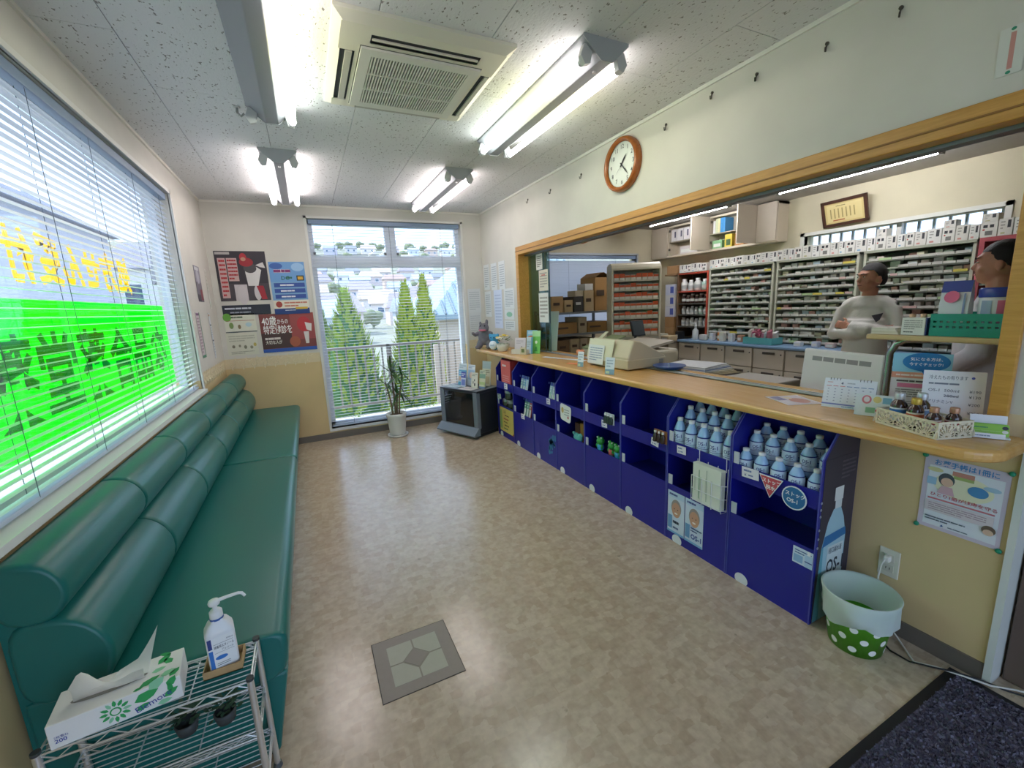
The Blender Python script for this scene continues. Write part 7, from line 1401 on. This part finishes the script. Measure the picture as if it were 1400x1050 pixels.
# ---------------------------------------------------------------- the two men
SKIN = mat('#c68b70', .5, noise=(60, .06)); SKIN2 = mat('#a5664f', .5); HAIR = mat('#15120f', .55, bump=(220, .5)); COAT = mat('#dedad2', .75, noise=(9, .05), bump=(35, .25))
def rot_about(p, c, a): p = Vector(p)-Vector(c); return Vector((p.x*cos(a)-p.y*sin(a), p.x*sin(a)+p.y*cos(a), p.z))+Vector(c)
def person(label, loc, rz, turn, arms, coat_m, scale=1.):
    """standing figure, front = -y; turn = head turn about the neck"""
    root_loc = Vector(loc); HC = Vector((0, -.012, 1.535)); NC = (0, 0, 1.4)
    T = lambda p: rot_about(p, NC, turn)
    MR = Matrix.Rotation(turn, 3, 'Z')
    b = B()
    b.ell(T((0, .008, 1.555)), (.076, .093, .098), 20, 14, M=MR); b.ell(T((0, -.022, 1.50)), (.062, .068, .078), 18, 12, M=MR); b.ell(T((0, -.045, 1.455)), (.038, .038, .03), M=MR)      # skull, face, chin
    b.ell(T((0, -.095, 1.518)), (.0135, .018, .014), 10, 8, M=MR); b.tube([T((0, -.078, 1.56)), T((0, -.098, 1.522))], [.007, .012], 8); b.ell(T((0, -.076, 1.478)), (.026, .016, .011), 10, 8, M=MR); b.ell(T((0, -.075, 1.573)), (.058, .018, .011), 12, 8, M=MR)
    for s in (-1, 1): b.ell(T((s*.077, .012, 1.522)), (.010, .019, .031), 10, 8, M=MR); b.ell(T((s*.04, -.058, 1.505)), (.022, .02, .02), 10, 8, M=MR)
    b.tube([T((0, .012, 1.46)), (0, .012, 1.40), (0, .012, 1.33)], [.052, .053, .062], 16)
    b.ell((0, .01, 1.20), (.135, .095, .19)); b.ell((0, .01, .98), (.13, .09, .16)); b.ell((0, .012, .86), (.145, .1, .1))
    for s in (-1, 1):
        b.tube([(s*.08, .01, .85), (s*.09, -.005, .47), (s*.09, .015, .09)], [.075, .052, .038], 12); b.tube([(s*.09, .03, .04), (s*.09, -.10, .03), (s*.09, -.14, .025)], [.04, .036, .028], 10)
    c = B()                                                         # coat
    c.ell((0, .012, 1.17), (.155, .112, .20), 20, 14); c.ell((0, .012, 1.30), (.15, .09, .085), 20, 12); c.tube([(0, .012, 1.20), (0, .012, 1.0), (0, .012, .72), (0, .012, .50)], [.155, .15, .175, .19], 22); c.tube([(0, .012, 1.31), (0, .012, 1.395)], [.095, .066], 18)
    for s in (-1, 1): c.tube([(s*.03, .012, 1.345), (s*.10, .012, 1.33), (s*.155, .012, 1.29)], [.058, .062, .062], 14)
    for s, pts in zip((-1, 1), arms):
        rb = [.046, .042, .034, .028]; rc_ = [.062, .058, .052, .043]
        b.tube(pts[:4], rb, 12); c.tube(pts[:3]+[Vector(pts[2])*.12+Vector(pts[3])*.88], rc_, 14); c.ell(pts[1], .055)
        # hand: palm, four fingers, thumb beyond the wrist
        w_ = Vector(pts[3]); d = (Vector(pts[3])-Vector(pts[2])).normalized(); up = Vector(pts[4]).normalized(); sd = d.cross(up).normalized()
        pc_ = w_+d*.045; b.obox(w_-sd*.03-up*.012, d*.085, sd*.06, up*.024)
        for k in range(4):
            L = [.055, .066, .062, .048][k]; p0 = w_+d*.085+sd*(-.026+.0175*k); p1 = p0+d*L*.5-up*.006; p2 = p1+d*L*.35-up*.028; b.tube([p0-d*.015, p0, p1, p2], [.009, .0088, .0082, .007], 8)
        p0 = w_+d*.03+sd*.03; b.tube([p0, p0+sd*.024+d*.02, p0+sd*.03+d*.05-up*.01], [.011, .0095, .008], 8)
    body = mesh_obj('person', voxel(b, .0065, 4), SKIN); tag(body, label, 'person'); body.location = loc; body.rotation_euler = (0, 0, rz); body.scale = (scale,)*3
    def part(name, me, m): me.materials.append(m); o = bpy.data.objects.new(name, me); COL.objects.link(o); o.parent = body; return o
    part('coat', voxel(c, .011, 5), coat_m)
    h = B(); h.ell(T((0, .018, 1.572)), (.083, .097, .092), 20, 14, M=MR); h.ell(T((0, .07, 1.53)), (.066, .045, .07), 16, 12, M=MR)
    me = voxel(h, .006, 2); bm = bmesh.new(); bm.from_mesh(me); R_ = MR.inverted()
    dele = []
    for v in bm.verts:
        q = R_ @ (v.co-Vector(NC)); z = q.z+1.4
        line = 1.598 if q.y < -.035 else (1.598-(q.y+.035)*1.5 if q.y < .02 else 1.515 if q.y < .045 else 1.475)
        if z < line: dele.append(v)
    bmesh.ops.delete(bm, geom=dele, context='VERTS'); bm.to_mesh(me); bm.free(); part('hair', me, HAIR)
    def small(name, pts_b, m): o = pts_b.obj(name, m, body, local=True); return o
    for s in (-1, 1):
        e = small('eye', B().ell(T((s*.031, -.0785, 1.548)), (.0125, .006, .0045), 10, 7, M=MR), mat('#dcd6d0', .3)); B().ell(T((s*.031, -.0835, 1.548)), (.0052, .003, .0045), 8, 6, M=MR).obj('iris', mat('#1c1410', .2), e, local=True)
        small('eyebrow', B().tube([T((s*.014, -.094, 1.567)), T((s*.034, -.089, 1.573)), T((s*.05, -.074, 1.568))], [.003, .0042, .002], 6), HAIR)
    small('mouth', B().tube([T((-.022, -.084, 1.479)), T((0, -.0935, 1.481)), T((.022, -.084, 1.479))], [.002, .0042, .002], 6), mat('#8a4a40', .5))
    tr = B()
    for s in (-1, 1): tr.tube([(s*.085, .012, .62), (s*.09, 0, .47), (s*.09, .015, .07)], [.085, .072, .06], 14)
    part('trousers', voxel(tr, .012, 3), mat('#3a3d46', .8))
    sh_ = B()
    for s in (-1, 1): sh_.tube([(s*.09, .05, .04), (s*.09, -.06, .045), (s*.09, -.15, .03)], [.05, .046, .034], 12)
    part('shoes', voxel(sh_, .010, 3), mat('#e2e0dc', .6))
    return body
crossed = ([(-.16, .012, 1.29), (-.205, -.045, 1.075), (-.03, -.155, 1.085), (.10, -.115, 1.11), (0, -1, .2)], [(.16, .012, 1.29), (.215, -.045, 1.095), (.05, -.175, 1.125), (-.085, -.12, 1.145), (-.3, -1, .3)])
m1 = person('man in a white coat with crossed arms before the medicine shelves', (4.93, 1.945, 0), radians(-80), radians(-38), crossed, COAT, .968)
t_ = B().add([(.065, -.128, 1.235), (.135, -.112, 1.255), (.12, -.125, 1.20), (.10, -.132, 1.18)], [(0, 1, 2, 3)]).obj('dark_emblem', mat('#3a3640', .6), m1, local=True)
hang = ([(-.16, .012, 1.29), (-.19, -.0, 1.05), (-.19, -.12, .95), (-.15, -.26, .93), (0, -.3, 1)], [(.16, .012, 1.29), (.19, .0, 1.05), (.19, -.12, .95), (.16, -.26, .93), (0, -.3, 1)])
m2 = person('man in a white coat seen in profile behind the wooden post', (4.25, 1.03, 0), radians(-172), 0., hang, mat('#d6d3dc', .75, noise=(9, .05), bump=(35, .25)), .985)
